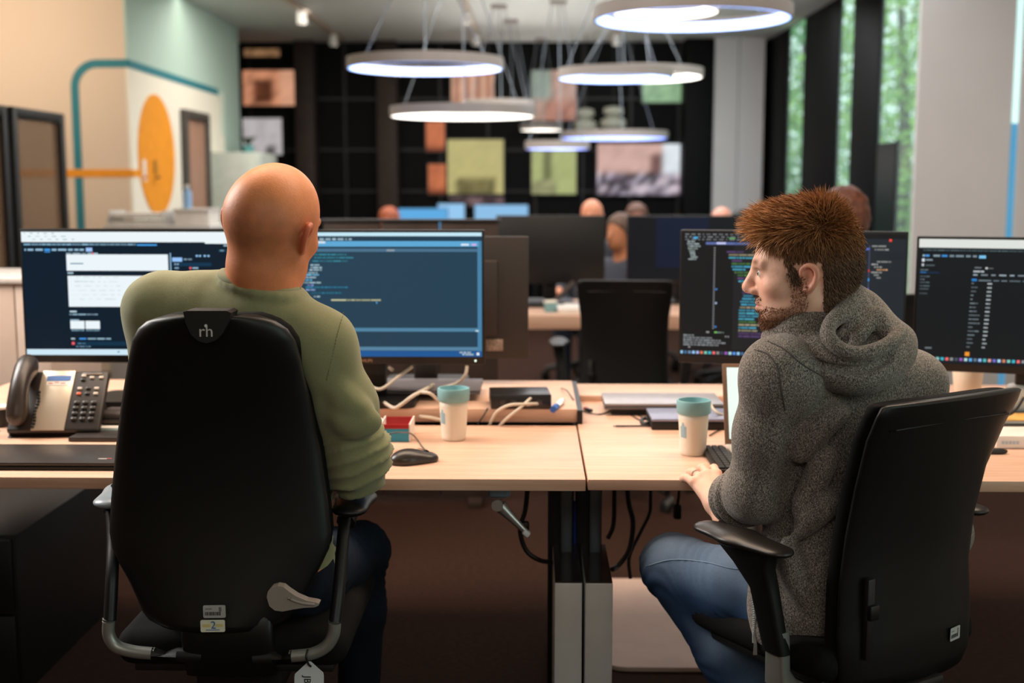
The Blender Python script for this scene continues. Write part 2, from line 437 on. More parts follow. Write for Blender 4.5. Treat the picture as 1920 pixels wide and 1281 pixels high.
# mullions and pillars of the back wall
wb = bpy.data.objects['wall_back']
for x in np.arange(-3.1, 2.0, 0.52):
    obj('mullion', lohi(new(), (x-0.012, 13.56, 0), (x+0.012, 13.6, CEIL)), M_bframe, wb, smooth=None)
for z in (0.95, 1.3, 1.75, 2.3):
    obj('transom', lohi(new(), (-3.2, 13.57, z-0.012), (2.0, 13.6, z+0.012)), M_bframe, wb, smooth=None)
for x0, x1 in ((556, 592), (708, 746)):
    a = at(x0, 300, 13.4).x; b = at(x1, 300, 13.4).x
    t = obj('pillar', lohi(new(), (a, 13.35, 0), (b, 13.6, CEIL), 0.01), M_darkb); tag(t, 'dark brown pillar on the black back wall, %s' % ('nearer the mint wall' if x0 < 600 else 'behind the low blue screens'), 'pillar', kind='structure')
    t.name = 'trim_1' if x0 < 600 else 'trim_2'
trimc = at(1308, 300, 13.3).x
o = obj('trim_3', lohi(new(), (trimc-0.16, 13.2, 0), (trimc+0.16, 13.6, CEIL), 0.01), M_black); tag(o, 'black corner post beside the pale grey column', 'trim', kind='structure')

# lit windows seen in the dark back wall: rooms behind glass
M_lit = emat_attr('lit_room', 1.0, 0.2)
def lit(x0, y0, x1, y1, pal, label, n, seed, nx=8, ny=6, name='window'):
    Yp = 13.54
    a = at(x0, y0, Yp); b = at(x1, y1, Yp); w = b.x - a.x; h = a.z - b.z
    t = thing('window_%d' % n, label, 'window', (a.x + w/2, Yp, b.z), kind='structure')
    r = random.Random(seed); verts = []; faces = []; cols = []
    for i in range(nx+1):
        for j in range(ny+1):
            cols.append(pal(i/nx, j/ny, r)); verts.append((a.x + w*i/nx, Yp, a.z - h*j/ny))
    q = lambda i, j: i*(ny+1) + j
    faces = [(q(i, j+1), q(i+1, j+1), q(i+1, j), q(i, j)) for i in range(nx) for j in range(ny)]
    me = bpy.data.meshes.new('pane'); me.from_pydata(verts, [], faces)
    ca = me.color_attributes.new('Col', 'FLOAT_COLOR', 'POINT'); ca.data.foreach_set('color', np.array(cols, np.float32).ravel())
    link_mesh('pane', me, M_lit, t)
    f = 0.015
    for lo, hi in (((a.x-f, Yp-0.02, b.z-f), (a.x, Yp+0.05, a.z+f)), ((b.x, Yp-0.02, b.z-f), (b.x+f, Yp+0.05, a.z+f)), ((a.x, Yp-0.02, a.z), (b.x, Yp+0.05, a.z+f)), ((a.x, Yp-0.02, b.z-f), (b.x, Yp+0.05, b.z))):
        obj('window_frame', lohi(new(), lo, hi), M_bframe, t, smooth=None)
    return t
def jit(c, r, s=0.15):
    k = 1 + r.uniform(-s, s); c = rgb(*c); return (c[0]*k, c[1]*k, c[2]*k, 1)
def pal_warm(u, v, r):
    if 0.2 < u < 0.55 and 0.3 < v < 0.85: return jit((92, 52, 34), r, 0.4)
    if u > 0.7: return jit((205, 150, 120), r)
    return jit((190, 128, 96), r, 0.3)
def pal_greyw(u, v, r):
    if 0.55 < u < 0.8 and v > 0.7: return jit((80, 76, 76), r, 0.3)
    return jit((178, 172, 172), r, 0.12)
def pal_stripe(u, v, r):
    return jit((206, 160, 132) if int(u*8) % 2 == 0 else (150, 92, 70), r, 0.2)
def pal_mix(u, v, r):
    if u < 0.5 and v < 0.6: return jit((130, 142, 130), r, 0.2)
    if v > 0.6 and u > 0.3: return jit((160, 108, 90), r, 0.35)
    return jit((176, 140, 124), r, 0.25)
def pal_green(u, v, r): return jit((132, 168, 128), r, 0.2)
def pal_yellow(u, v, r):
    if v > 0.72 and 0.15 < u < 0.9: return jit((112, 104, 66), r, 0.3)
    if 0.42 < u < 0.5: return jit((120, 112, 70), r, 0.1)
    return jit((186, 176, 118), r, 0.08)
def pal_yg(u, v, r):
    if v > 0.72 and u < 0.6: return jit((150, 150, 110), r, 0.25)
    if 0.28 < u < 0.45: return jit((112, 116, 76), r, 0.1)
    return jit((168, 176, 118), r, 0.08)
def pal_bright(u, v, r):
    if v > 0.62: return jit(random.choice([(60, 52, 58), (170, 160, 176), (205, 190, 200), (120, 108, 122)]), r, 0.25)
    if u > 0.74: return jit((222, 230, 236), r, 0.08)
    if 0.6 < u < 0.74 and v > 0.15: return jit((120, 84, 80), r, 0.2)
    return jit((206, 168, 158), r, 0.1)
def pal_or(u, v, r):
    if v > 0.8: return jit((90, 40, 24), r, 0.3)
    return jit((190, 108, 72), r, 0.15)
lit(455, 132, 556, 198, pal_warm, 'warm lit window high beside the mint wall', 1, 1)
lit(455, 222, 530, 290, pal_greyw, 'pale grey lit window under the warm one beside the mint wall', 2, 2)
lit(846, 128, 926, 206, pal_stripe, 'striped warm lit window below the broad blue ring lamp', 3, 3)
lit(996, 132, 1080, 226, pal_mix, 'tall lit window with green and brick tones in the back wall', 4, 4)
lit(1205, 150, 1282, 192, pal_green, 'green lit window below the rightmost ring lamp', 5, 5)
lit(799, 228, 834, 284, pal_or, 'narrow orange lit window, upper of two', 6, 6, 4, 4)
lit(803, 308, 836, 364, pal_or, 'narrow orange lit window, lower of two', 7, 7, 4, 4)
lit(839, 262, 944, 366, pal_yellow, 'square yellow lit window in the back wall', 8, 8, 10, 8)
lit(997, 282, 1080, 364, pal_yg, 'yellow green lit window behind the small blue ring lamp', 9, 9, 10, 8)
lit(1120, 270, 1283, 366, pal_bright, 'wide bright lit window with a busy room behind the glass', 10, 10, 14, 8)
lit(842, 366, 944, 386, lambda u, v, r: jit((120, 96, 98) if r.random() < .5 else (40, 32, 34), r, 0.3), 'dim strip window under the square yellow one', 11, 11, 9, 2)
lit(458, 92, 525, 106, lambda u, v, r: jit((130, 96, 66), r, 0.4), 'narrow brown lit strip under the ceiling', 12, 12, 6, 2)
# pale globe shades hanging in front of the back wall
for i, (x, y, w) in enumerate(((1098, 222, 40), (1150, 218, 46))):
    Yp = 12.9; p = at(x, y, Yp); r = w/2*Yp/F_PX
    t = thing('globe_lamp', 'pale stacked shade lamp hanging at the back wall, %s of two' % ('left' if i == 0 else 'right'), 'lamp', p, group='stacked shade lamps')
    M_sh = mat('pale_shade', rgb(150, 150, 138), 0.6, emit=rgb(150, 150, 130), estr=0.25)
    obj('shade', lathe(new(), p, [(r*0.3, 0.10), (r*0.75, 0.085), (r*0.8, 0.03), (r*0.35, 0.0)], 20), M_sh, t)
    obj('shade', lathe(new(), p - Vector((0, 0, 0.1)), [(r*0.35, 0.1), (r, 0.06), (r*1.02, 0.0), (r*0.5, -0.03)], 20), M_sh, t)
    obj('cable', cyl(new(), p + Vector((0, 0, 0.1)), (p.x, p.y, CEIL), 0.004, n=6), M_bframe, t)
# ceiling tracks with spots
for i, (X, spots) in enumerate(((-2.02, (10.9,)), (-0.58, (10.6,)), (0.83, ()))):
    t = thing('track_light', ['warm lit ceiling track nearest the mint wall', 'ceiling track over the middle of the hall', 'short ceiling track nearest the pale column'][i], 'track light', (X, 11.8, CEIL), group='ceiling tracks')
    obj('rail', lohi(new(), (X-0.03, 6.5, CEIL-0.03), (X+0.03, 13.3, CEIL), 0.004), mat('track_rail', rgb(186, 168, 150), 0.5), t)
    for y in (8.2, 10.9, 12.6):
        obj('spot_head', cyl(new(), (X, y, CEIL-0.03), (X, y+0.03, CEIL-0.13), 0.035, 0.045, 16), M_white, t)
        obj('spot_bulb', cyl(new(), (X, y+0.03, CEIL-0.131), (X, y+0.03, CEIL-0.134), 0.036, n=16), mat('spot_bulb_glow', (1, 0.8, 0.6, 1), emit=(1, 0.85, 0.65, 1), estr=5.0 if True else 0), t)

# ------------------------------------------------------------------ facade on the right
M_col = mat('pale_column_paint', rgb(206, 204, 204), 0.75, var=0.03, scale=2)
c1a = at(1333, 300, 13.2).x; c1b = at(1430, 300, 13.2).x
struct('wall_column_back', lohi(new(), (c1a, 13.2, 0), (c1b, 13.6, CEIL + 0.3), 0.01), M_col, 'pale grey column left of the black window bays')
obj('joint', lohi(new(), ((c1a+c1b)/2 - 0.006, 13.196, 0), ((c1a+c1b)/2 + 0.006, 13.2, CEIL)), mat('joint_grey', rgb(150, 150, 152)), bpy.data.objects['wall_column_back'], smooth=None)
c2a = at(1716, 300, 7.5).x; c2b = at(1893, 300, 7.5).x; c2c = at(1906, 300, 7.5).x
struct('wall_column_front', lohi(new(), (c2a, 7.5, 0), (c2b, 7.54, CEIL + 0.2), 0.004), M_col, 'broad pale grey column behind the right monitors')
struct('wall_column_panel', lohi(new(), (c2c, 7.5, 0), (3.6, 7.54, CEIL + 0.2), 0.004), M_col, 'pale grey wall panel at the right edge of the picture')
ls = thing('slit_glow', 'narrow blue glow standing in for the window slit by the pale column', 'window slit', ((c2b+c2c)/2, 7.56, 0))  # glowing strip added in place of daylight through a window slit
zb = at(1900, 232, 7.56).z
obj('glow_strip', lohi(new(), (c2b, 7.51, zb), (c2c, 7.53, CEIL)), mat('cyan_glow', rgb(205, 240, 238), emit=rgb(196, 236, 234), estr=0.9), ls, smooth=None)
obj('blue_strip', lohi(new(), (c2b, 7.51, 0.0), (c2c, 7.53, zb)), mat('blue_glow', rgb(70, 140, 180), emit=rgb(66, 138, 176), estr=0.8), ls, smooth=None)
FX = 2.5
def fy(px): return atx(px, 300, FX).y
# black panels of the facade and the glazed bays between them
edges = [(13.6, fy(1472)), (fy(1502), fy(1566)), (fy(1592), fy(1642)), (fy(1717), 7.55)]
bays = [(fy(1472), fy(1502)), (fy(1566), fy(1592)), (fy(1642), fy(1717))]
for i, (y1, y0) in enumerate(edges):
    if y1 - y0 < 0.02: continue
    o = obj('trim_%d' % (4+i), lohi(new(), (FX, y0, 0), (FX+0.03, y1, CEIL+0.2), 0.002), M_black)
    tag(o, ['black facade panel beside the pale column', 'black facade panel between the two narrow windows', 'black facade panel left of the wide window', 'black facade edge beside the broad column'][i], 'facade panel', kind='structure')
M_glass = mat('window_glass', (0.55, 0.75, 0.72, 1), 0.02, var=0.02, alpha=0.16, spec=0.6)
for i, (y1, y0) in enumerate(bays):
    t = thing('window_%d' % (13+i), ['narrow window with green foliage beside the pale column', 'thin window with bright bluish foliage', 'wide window with green trees behind the red hair'][i], 'window', (FX, (y0+y1)/2, 0), kind='structure')
    obj('pane', lohi(new(), (FX+0.01, y0, 0.05), (FX+0.016, y1, CEIL)), M_glass, t, smooth=None)
    obj('window_sill', lohi(new(), (FX-0.01, y0, 0), (FX+0.03, y1, 0.05)), M_bframe, t, smooth=None)
    if i == 2:
        yq = fy(1678)
        obj('mullion', lohi(new(), (FX, yq-0.02, 0.05), (FX+0.03, yq+0.005, at(1678, 262, yq).z)), M_bframe, t, smooth=None)
        obj('lower_panel', lohi(new(), (FX+0.004, yq, 0.05), (FX+0.02, y1, at(1660, 268, (yq+y1)/2).z)), mat('dark_green_panel', rgb(16, 34, 32), 0.3), t, smooth=None)
struct('wall_facade_top', lohi(new(), (FX, 7.55, CEIL), (FX+0.03, 13.75, CEIL+0.2)), M_black, 'black facade head above the windows')
# outside: lawn and trees
lawn = obj('lawn', lohi(new(), (2.56, 7.6, -0.3), (40, 60, -0.2)), mat('grass', rgb(96, 130, 60), 0.9, var=0.4, scale=3)); tag(lawn, 'green lawn outside the windows', 'lawn', kind='structure')
def tree(x, y, h, spread, col, label, seed):
    r = random.Random(seed); t = thing('tree', label, 'tree', (x, y, -0.2), group='trees outside the windows')
    obj('trunk', tube(new(), [(x, y, -0.25), (x+0.1, y, h*0.3), (x-0.05, y+0.1, h*0.75)], 0.14, radii=[0.16, 0.12, 0.05], sub=4), mat('bark', rgb(82, 66, 52), 0.9, var=0.3), t)
    bm = new()
    for k in range(4200):
        a = r.uniform(0, 2*math.pi); u = r.random()**0.5; zz = r.uniform(0.08, 1.0)
        rr = spread*u*math.sin(min(1, zz*1.15)*math.pi*0.93 + 0.12)
        p = Vector((x + rr*math.cos(a), y + rr*math.sin(a), h*zz)); s = r.uniform(0.05, 0.12)
        d1 = Vector((r.gauss(0, 1), r.gauss(0, 1), r.gauss(0, 1))).normalized()*s; d2 = d1.orthogonal().normalized()*s*0.55
        bm.faces.new([bm.verts.new(p+d1), bm.verts.new(p+d2), bm.verts.new(p-d1), bm.verts.new(p-d2)])
    m = mat('leaves_%s' % seed, col, 0.7, var=0.45, scale=2.5, spec=0.2)
    o = obj('foliage', bm, m, t, smooth=None); o['kind'] = 'stuff'
tree(6.0, 20.5, 6.0, 1.9, rgb(150, 185, 95), 'light green leafy tree seen through the wide window', 31)
tree(5.4, 25.0, 6.5, 1.7, rgb(120, 165, 110), 'mid green leafy tree seen through the thin window', 32)
tree(5.0, 29.4, 6.0, 1.6, rgb(140, 180, 90), 'yellow green leafy tree seen through the narrow window', 33)
tree(9.4, 27.5, 7.0, 2.2, rgb(96, 140, 88), 'dark green leafy tree behind the light one outside', 34)

# ------------------------------------------------------------------ ring lamps
M_ring = mat('ring_body', rgb(150, 142, 136), 0.5, var=0.03)
def glow(name, c, s): return mat(name, (1, 1, 1, 1), emit=c, estr=s)
G_blue = glow('led_blue_white', (0.24, 0.42, 1.0, 1), 3.6); G_white = glow('led_warm_white', (1.0, 0.92, 0.82, 1), 3.2); G_dim = glow('led_blue', (0.11, 0.24, 1.0, 1), 2.6)
def ring_lamp(px, py, w, D, g, label, hgt=0.058):
    Y = D*F_PX/w; p = at(px, py, Y); R = D/2; n = 64
    t = thing('ring_lamp', label, 'pendant lamp', p, group='ring pendant lamps')
    obj('ring_housing', loft(new(), [[p + Vector((r*math.cos(a), r*math.sin(a), z)) for r, z in ((R-0.012, -hgt/2), (R, -hgt/2), (R, hgt/2+0.008), (R-0.003, hgt/2+0.008), (R-0.003, hgt/2), (R-0.025, hgt/2), (R-0.025, hgt/2+0.008), (R-0.028, hgt/2+0.008), (R-0.028, hgt/2-0.008), (R-0.012, hgt/2-0.008))] for a in np.linspace(0, 2*math.pi, n+1)], False), M_ring, t, smooth=0.6)
    obj('led_strip', loft(new(), [[p + Vector((r*math.cos(a), r*math.sin(a), z)) for r, z in ((R-0.026, -hgt/2), (R-0.0125, -hgt/2), (R-0.0125, hgt/2-0.009), (R-0.026, hgt/2-0.009))] for a in np.linspace(0, 2*math.pi, n+1)], False), g, t, smooth=0.6)
    obj('added_uplight_strip', loft(new(), [[p + Vector((r*math.cos(a), r*math.sin(a), z)) for r, z in ((R-0.024, hgt/2+0.0003), (R-0.004, hgt/2+0.0003), (R-0.004, hgt/2+0.0015), (R-0.024, hgt/2+0.0015))] for a in np.linspace(0, 2*math.pi, n+1)], False), glow('added_uplight_glow', (1.0, 0.95, 0.88, 1), 36), t, smooth=0.6)  # upward glow added on the unseen ring top to brighten the ceiling
    for a in (0.6, 2.7, 4.8):
        q = p + Vector((R*0.96*math.cos(a), R*0.96*math.sin(a), hgt/2))
        obj('suspension_wire', cyl(new(), q, (p.x + 0.05*math.cos(a), p.y + 0.05*math.sin(a), CEIL), 0.0035, n=6), mat('wire_grey', rgb(120, 128, 136), 0.4, 0.5), t)
    obj('ceiling_rose', cyl(new(), (p.x, p.y, CEIL-0.03), (p.x, p.y, CEIL), 0.07, n=24), M_ring, t)
    return t
ring_lamp(1298, 27, 360, 1.0, G_blue, 'largest blue white ring lamp at the top edge of the picture')
ring_lamp(1248, 14, 196, 0.6, G_white, 'small warm white ring lamp inside the view of the largest ring')
ring_lamp(797, 121, 288, 1.0, G_blue, 'broad blue white ring lamp hanging over the bald man')
ring_lamp(1154, 140, 212, 0.8, G_blue, 'blue white ring lamp overlapping a warm one at the right')
ring_lamp(1196, 139, 238, 1.0, G_white, 'warm white ring lamp overlapping the blue one at the right')
ring_lamp(867, 211, 268, 1.0, G_white, 'wide warm white ring lamp, lower left of the group')
ring_lamp(936, 197, 128, 0.6, G_white, 'small warm white ring lamp above the wide lower one')
ring_lamp(957, 207, 94, 0.48, G_dim, 'small blue ring lamp half hidden by the wide warm one')
ring_lamp(1152, 254, 198, 1.0, G_dim, 'wide low blue ring lamp above the bright window')
ring_lamp(1045, 273, 120, 0.55, G_dim, 'small low blue ring lamp above the yellow green window')
ring_lamp(1015, 239, 80, 0.46, G_white, 'smallest warm white ring lamp in the middle')

# ------------------------------------------------------------------ things along the left wall
def divider(X, y0, y1, h, label):
    t = thing('room_divider', label, 'partition', (X, (y0+y1)/2, 0), group='black framed dividers')
    for a, b in ((y0, y0+0.06), (y1-0.06, y1)):
        obj('post', lohi(new(), (X-0.03, a, 0), (X+0.03, b, h), 0.008), M_bframe, t)
    obj('top_rail', lohi(new(), (X-0.03, y0+0.06, h-0.06), (X+0.03, y1-0.06, h), 0.008), M_bframe, t)
    obj('bottom_rail', lohi(new(), (X-0.03, y0+0.06, 0.08), (X+0.03, y1-0.06, 0.16), 0.008), M_bframe, t)
    obj('mesh_panel', lohi(new(), (X-0.004, y0+0.06, 0.16), (X+0.004, y1-0.06, h-0.06)), mat('tan_mesh', rgb(128, 98, 70), 0.8, var=0.1, scale=200, alpha=0.62), t, smooth=None)
    return t
xd = -2.86
divider(xd, atx(34, 205, xd).y - 0.14, atx(112, 213, xd).y, 1.80, 'black framed tan mesh divider standing before the beige wall')
divider(xd - 0.02, 5.8, atx(34, 205, xd).y - 0.16, 1.80, 'black framed divider cut off by the left picture edge')
# sideboard with paper trays in front of the orange circle
Yb = 7.6
xa = at(196, 420, Yb).x; xb = at(392, 420, Yb).x; zt = at(300, 424, Yb).z
t = thing('sideboard', 'white sideboard carrying paper trays before the orange circle', 'sideboard', ((xa+xb)/2, Yb+0.2, 0))
obj('body', lohi(new(), (xa, Yb, 0.06), (xb, Yb+0.42, zt-0.02), 0.004), M_white, t)
obj('top', lohi(new(), (xa-0.01, Yb-0.01, zt-0.02), (xb+0.01, Yb+0.43, zt), 0.004), M_white, t)
obj('plinth', lohi(new(), (xa+0.02, Yb+0.02, 0), (xb-0.02, Yb+0.4, 0.06)), M_bframe, t)
for k in range(2):
    w = (xb-xa)/2
    d = obj('door', lohi(new(), (xa+0.005+k*w, Yb-0.018, 0.08), (xa+(k+1)*w-0.005, Yb, zt-0.03), 0.002), M_white, t)
    obj('handle', lohi(new(), (xa+w-0.03+k*0.05, Yb-0.03, 0.75), (xa+w-0.02+k*0.05, Yb-0.018, 0.9)), M_grey, d)
M_paper = mat('paper_white', rgb(238, 232, 224), 0.8)
def tray(x0, x1, z0, nm, label):
    t = thing('paper_tray', label, 'tray', ((x0+x1)/2, Yb+0.2, z0), group='paper trays on the sideboard')
    obj('tray_base', lohi(new(), (x0, Yb+0.05, z0), (x1, Yb+0.36, z0+0.006), 0.001), mat('clear_tray', rgb(215, 214, 210), 0.3), t)
    for a, b in ((x0, x0+0.005), (x1-0.005, x1)):
        obj('tray_side', lohi(new(), (a, Yb+0.05, z0), (b, Yb+0.36, z0+0.045)), MATS['clear_tray'], t)
    obj('paper', lohi(new(), (x0+0.01, Yb+0.06, z0+0.006), (x1-0.01, Yb+0.35, z0+0.03), 0.001), M_paper, t)
tray(xa+0.0, xa+0.36, zt, 'a', 'lower clear paper tray on the sideboard')
tray(xa+0.01, xa+0.35, zt+0.047, 'b', 'upper clear paper tray stacked on the sideboard')
t = thing('storage_box', 'white storage box at the right end of the sideboard', 'box', (xb-0.13, Yb+0.2, zt))
obj('box_body', lohi(new(), (xb-0.24, Yb+0.08, zt), (xb-0.02, Yb+0.34, zt+0.085), 0.006), M_paper, t)
obj('box_lid', lohi(new(), (xb-0.245, Yb+0.075, zt+0.085), (xb-0.015, Yb+0.345, zt+0.105), 0.004), mat('box_lid_white', rgb(222, 216, 208), 0.6), t)
bp = at(351, 388, Yb+0.2)
t = thing('bottle', 'pale blue plastic bottle on the white storage box', 'bottle', (bp.x, Yb+0.21, zt+0.105))
obj('bottle_body', lathe(new(), (bp.x, Yb+0.21, zt+0.105), [(0.025, 0), (0.028, 0.01), (0.028, 0.1), (0.012, 0.125), (0.012, 0.13)], 20), mat('blue_plastic', rgb(150, 190, 232), 0.3), t)
obj('bottle_cap', cyl(new(), (bp.x, Yb+0.21, zt+0.235), (bp.x, Yb+0.21, zt+0.255), 0.014, n=16), M_paper, t)
# tall pale cabinet farther along the side wall
t = thing('tall_cabinet', 'pale green grey cabinet beside the brown door', 'cabinet', (WX+0.25, 11.4, 0))
obj('body', lohi(new(), (WX+0.02, 11.0, 0), (WX+0.42, 11.85, 1.66), 0.005), mat('pale_cabinet', rgb(196, 204, 194), 0.6), t)
obj('door', lohi(new(), (WX+0.42, 11.01, 0.05), (WX+0.438, 11.42, 1.65), 0.003), MATS['pale_cabinet'], t)
obj('door', lohi(new(), (WX+0.42, 11.43, 0.05), (WX+0.438, 11.84, 1.65), 0.003), MATS['pale_cabinet'], t)
pt = thing('small_plant', 'small dark potted plant on the pale cabinet', 'plant', (WX+0.2, 11.7, 1.66))
obj('pot', lathe(new(), (WX+0.2, 11.7, 1.66), [(0.04, 0), (0.055, 0.08), (0.05, 0.08)], 18), mat('teal_pot', rgb(90, 160, 160), 0.4), pt)
bm = new()
for k in range(14):
    a = k*2.4; bm2 = tube(bm, [(WX+0.2, 11.7, 1.73), (WX+0.2+0.04*math.cos(a), 11.7+0.04*math.sin(a), 1.8), (WX+0.2+0.09*math.cos(a), 11.7+0.09*math.sin(a), 1.82)], 0.006, n=5, sub=3, radii=[0.004, 0.01, 0.001])
obj('leaves', bm, mat('dark_leaf', rgb(50, 66, 44), 0.6), pt)
# ================================================================== desks
DZ = 0.73
def wood():
    m = bpy.data.materials.new('birch_wood'); m.use_nodes = True; n = m.node_tree.nodes; l = m.node_tree.links; b = n['Principled BSDF']
    tc = n.new('ShaderNodeTexCoord'); mp = n.new('ShaderNodeMapping'); mp.inputs['Scale'].default_value = (1.2, 22, 22)
    l.new(tc.outputs['Object'], mp.inputs[0])
    a = n.new('ShaderNodeTexNoise'); a.inputs['Scale'].default_value = 3.0; a.inputs['Detail'].default_value = 8; a.inputs['Distortion'].default_value = 0.6
    l.new(mp.outputs[0], a.inputs[0])
    r = n.new('ShaderNodeValToRGB'); r.color_ramp.elements[0].position = 0.3; r.color_ramp.elements[0].color = rgb(208, 164, 138); r.color_ramp.elements[1].position = 0.7; r.color_ramp.elements[1].color = rgb(222, 186, 162)
    l.new(a.outputs['Fac'], r.inputs[0]); l.new(r.outputs[0], b.inputs['Base Color']); b.inputs['Roughness'].default_value = 0.42
    b.inputs['Specular IOR Level'].default_value = 0.35
    return m
M_wood = wood()
M_steel = mat('desk_steel', rgb(214, 216, 214), 0.45, 0.2, var=0.05)
M_steelb = mat('desk_post', rgb(86, 96, 104), 0.35, 0.4, var=0.05)
M_blackm = mat('black_metal', rgb(20, 20, 22), 0.4, 0.3)
M_silver = mat('silver', rgb(196, 196, 196), 0.3, 0.8, var=0.04)
YF, YG = 2.66, 3.29
SEAM = at(1098, 907, YF).x
def desk_leg(t, x0, x1):
    obj('leg_housing', lohi(new(), (x0, 2.75, 0.05), (x1, 3.05, 0.462), 0.003), M_steel, t)
    obj('leg_cap', lohi(new(), (x0+0.001, 2.752, 0.462), (x1-0.001, 3.05, 0.466)), mat('leg_cap_gloss', rgb(70, 64, 60), 0.18, 0.5), t)
    obj('leg_post', lohi(new(), (x0+0.02, 2.98, 0.42), (x0+0.047, 3.04, DZ-0.03), 0.002), M_steelb, t)
    obj('side_rail', lohi(new(), (x0-0.012, 3.05, 0.05), (x1-0.01, 3.12, DZ-0.03), 0.002), M_blackm, t)
    obj('foot', lohi(new(), (x0+0.005, 2.7, 0.0), (x1-0.005, 3.55, 0.05), 0.006), M_steel, t)
t = desk1 = thing('desk', 'birch desk with a raised rear board, used by the bald man', 'desk', (-0.75, 3.2, 0), group='front desks')
obj('desk_top', lohi(new(), (-1.62, YF, DZ-0.0265), (SEAM, YG-0.02, DZ), 0.0015), M_wood, t)
obj('rear_board', lohi(new(), (-1.62, YG+0.01, DZ+0.003), (SEAM+0.004, 3.79, DZ+0.04), 0.0015), M_wood, t)
obj('cable_tray', lohi(new(), (-1.6, YG-0.03, DZ-0.05), (SEAM-0.003, 3.75, DZ-0.0275), 0.002), M_blackm, t)
obj('edge_strip', lohi(new(), (SEAM+0.0045, YG+0.0, DZ-0.02), (SEAM+0.018, 3.79, DZ+0.038)), M_blackm, t, smooth=None)
desk_leg(t, SEAM-0.066, SEAM-0.002); desk_leg(t, -1.5, -1.436)
obj('cross_beam', lohi(new(), (-1.44, 3.5, 0.64), (SEAM-0.066, 3.54, 0.68), 0.003), M_blackm, t)
cp = at(936, 941, 2.72)
ck = obj('crank', lohi(new(), (cp.x-0.026, 2.70, DZ-0.055), (cp.x+0.026, 2.76, DZ-0.0268), 0.01, 3), mat('crank_bracket', rgb(120, 138, 150), 0.4, 0.2), t)
a = at(933, 944, 2.69); b = at(987, 999, 2.69)
obj('crank_arm', tube(new(), [a, a.lerp(b, 0.4), b], 0.01, radii=[0.017, 0.011, 0.0065], sub=4), M_silver, ck)
obj('crank_pivot', cyl(new(), a + Vector((0, -0.016, 0)), a + Vector((0, -0.022, 0)), 0.013, n=20), M_silver, ck)
obj('crank_tip', box(new(), b, (0.016, 0.02, 0.012), Matrix.Rotation(0.7, 3, 'Y'), 0.002), mat('crank_tip_white', rgb(215, 220, 224), 0.3), ck)

t = desk2 = thing('desk', 'birch desk with a sunken cable shelf, used by the man in the hoodie', 'desk', (1.0, 3.2, 0), group='front desks')
X2 = SEAM + 0.005
obj('desk_top', lohi(new(), (X2, YF, DZ-0.0245), (1.92, YG+0.01, DZ), 0.0015), M_wood, t)
obj('rear_shelf', lohi(new(), (X2+0.014, YG+0.012, DZ-0.03), (1.92, 3.9, DZ-0.006), 0.0015), M_wood, t)
obj('rear_rim', lohi(new(), (X2+0.014, 3.68, DZ-0.006), (1.92, 3.9, DZ+0.012), 0.0015), M_wood, t)
desk_leg(t, X2, X2+0.064); desk_leg(t, 1.78, 1.844)
obj('cross_beam', lohi(new(), (X2+0.066, 3.5, 0.64), (1.78, 3.54, 0.68), 0.003), M_blackm, t)
# pale board on the floor behind the desk legs
p = [atz(1120, 1085, 0.012), atz(1345, 1085, 0.012)]
ya = atz(1150, 1252, 0.012).y; yb = p[0].y; xl = atz(1150, 1252, 0.012).x - 0.03
bm = new(); prism(bm, [(xl + 0.45 + x, (ya+yb)/2 + y, 0.001) for x, y in rrect(0.9, yb-ya, 0.07)], (0, 0, 0.012))
o = obj('floor_mat', bm, mat('pale_mat', rgb(198, 168, 152), 0.7, var=0.05)); tag(o, 'pale pinkish floor mat with rounded corners behind the desk leg', 'mat')
# low black pedestal under the left desk
t = thing('pedestal', 'low black drawer pedestal under the left desk', 'pedestal', (-1.62, 3.45, 0))
obj('body', lohi(new(), (-1.86, 3.16, 0.0), (-1.38, 3.92, 0.45), 0.004), M_plast, t)
for k in range(2):
    d = obj('drawer', lohi(new(), (-1.85, 3.14, 0.03+k*0.21), (-1.39, 3.16, 0.23+k*0.21), 0.003), M_plast, t)
    obj('handle', lohi(new(), (-1.68, 3.125, 0.18+k*0.21), (-1.56, 3.14, 0.195+k*0.21), 0.003), M_blackm, d)
# storage cabinet at the left edge
cx = at(98, 690, 3.96).x; cz = at(15, 521, 3.96).z
t = thing('storage_cabinet', 'grey beige storage cabinet at the left picture edge behind the monitor', 'cabinet', (cx-0.45, 4.2, 0))
M_cab = mat('cabinet_beige', rgb(196, 176, 162), 0.5, var=0.04)
obj('body', lohi(new(), (cx-0.9, 3.98, 0), (cx, 4.42, cz-0.02), 0.003), M_cab, t)
obj('top', lohi(new(), (cx-0.91, 3.95, cz-0.02), (cx+0.01, 4.43, cz), 0.004), mat('cabinet_top', rgb(205, 200, 196), 0.35), t)
sx = at(29, 600, 3.96).x
obj('door', lohi(new(), (cx-0.898, 3.96, 0.04), (sx-0.002, 3.98, cz-0.022), 0.003), M_cab, t)
obj('door', lohi(new(), (sx+0.002, 3.96, 0.04), (cx-0.002, 3.98, cz-0.022), 0.003), M_cab, t)

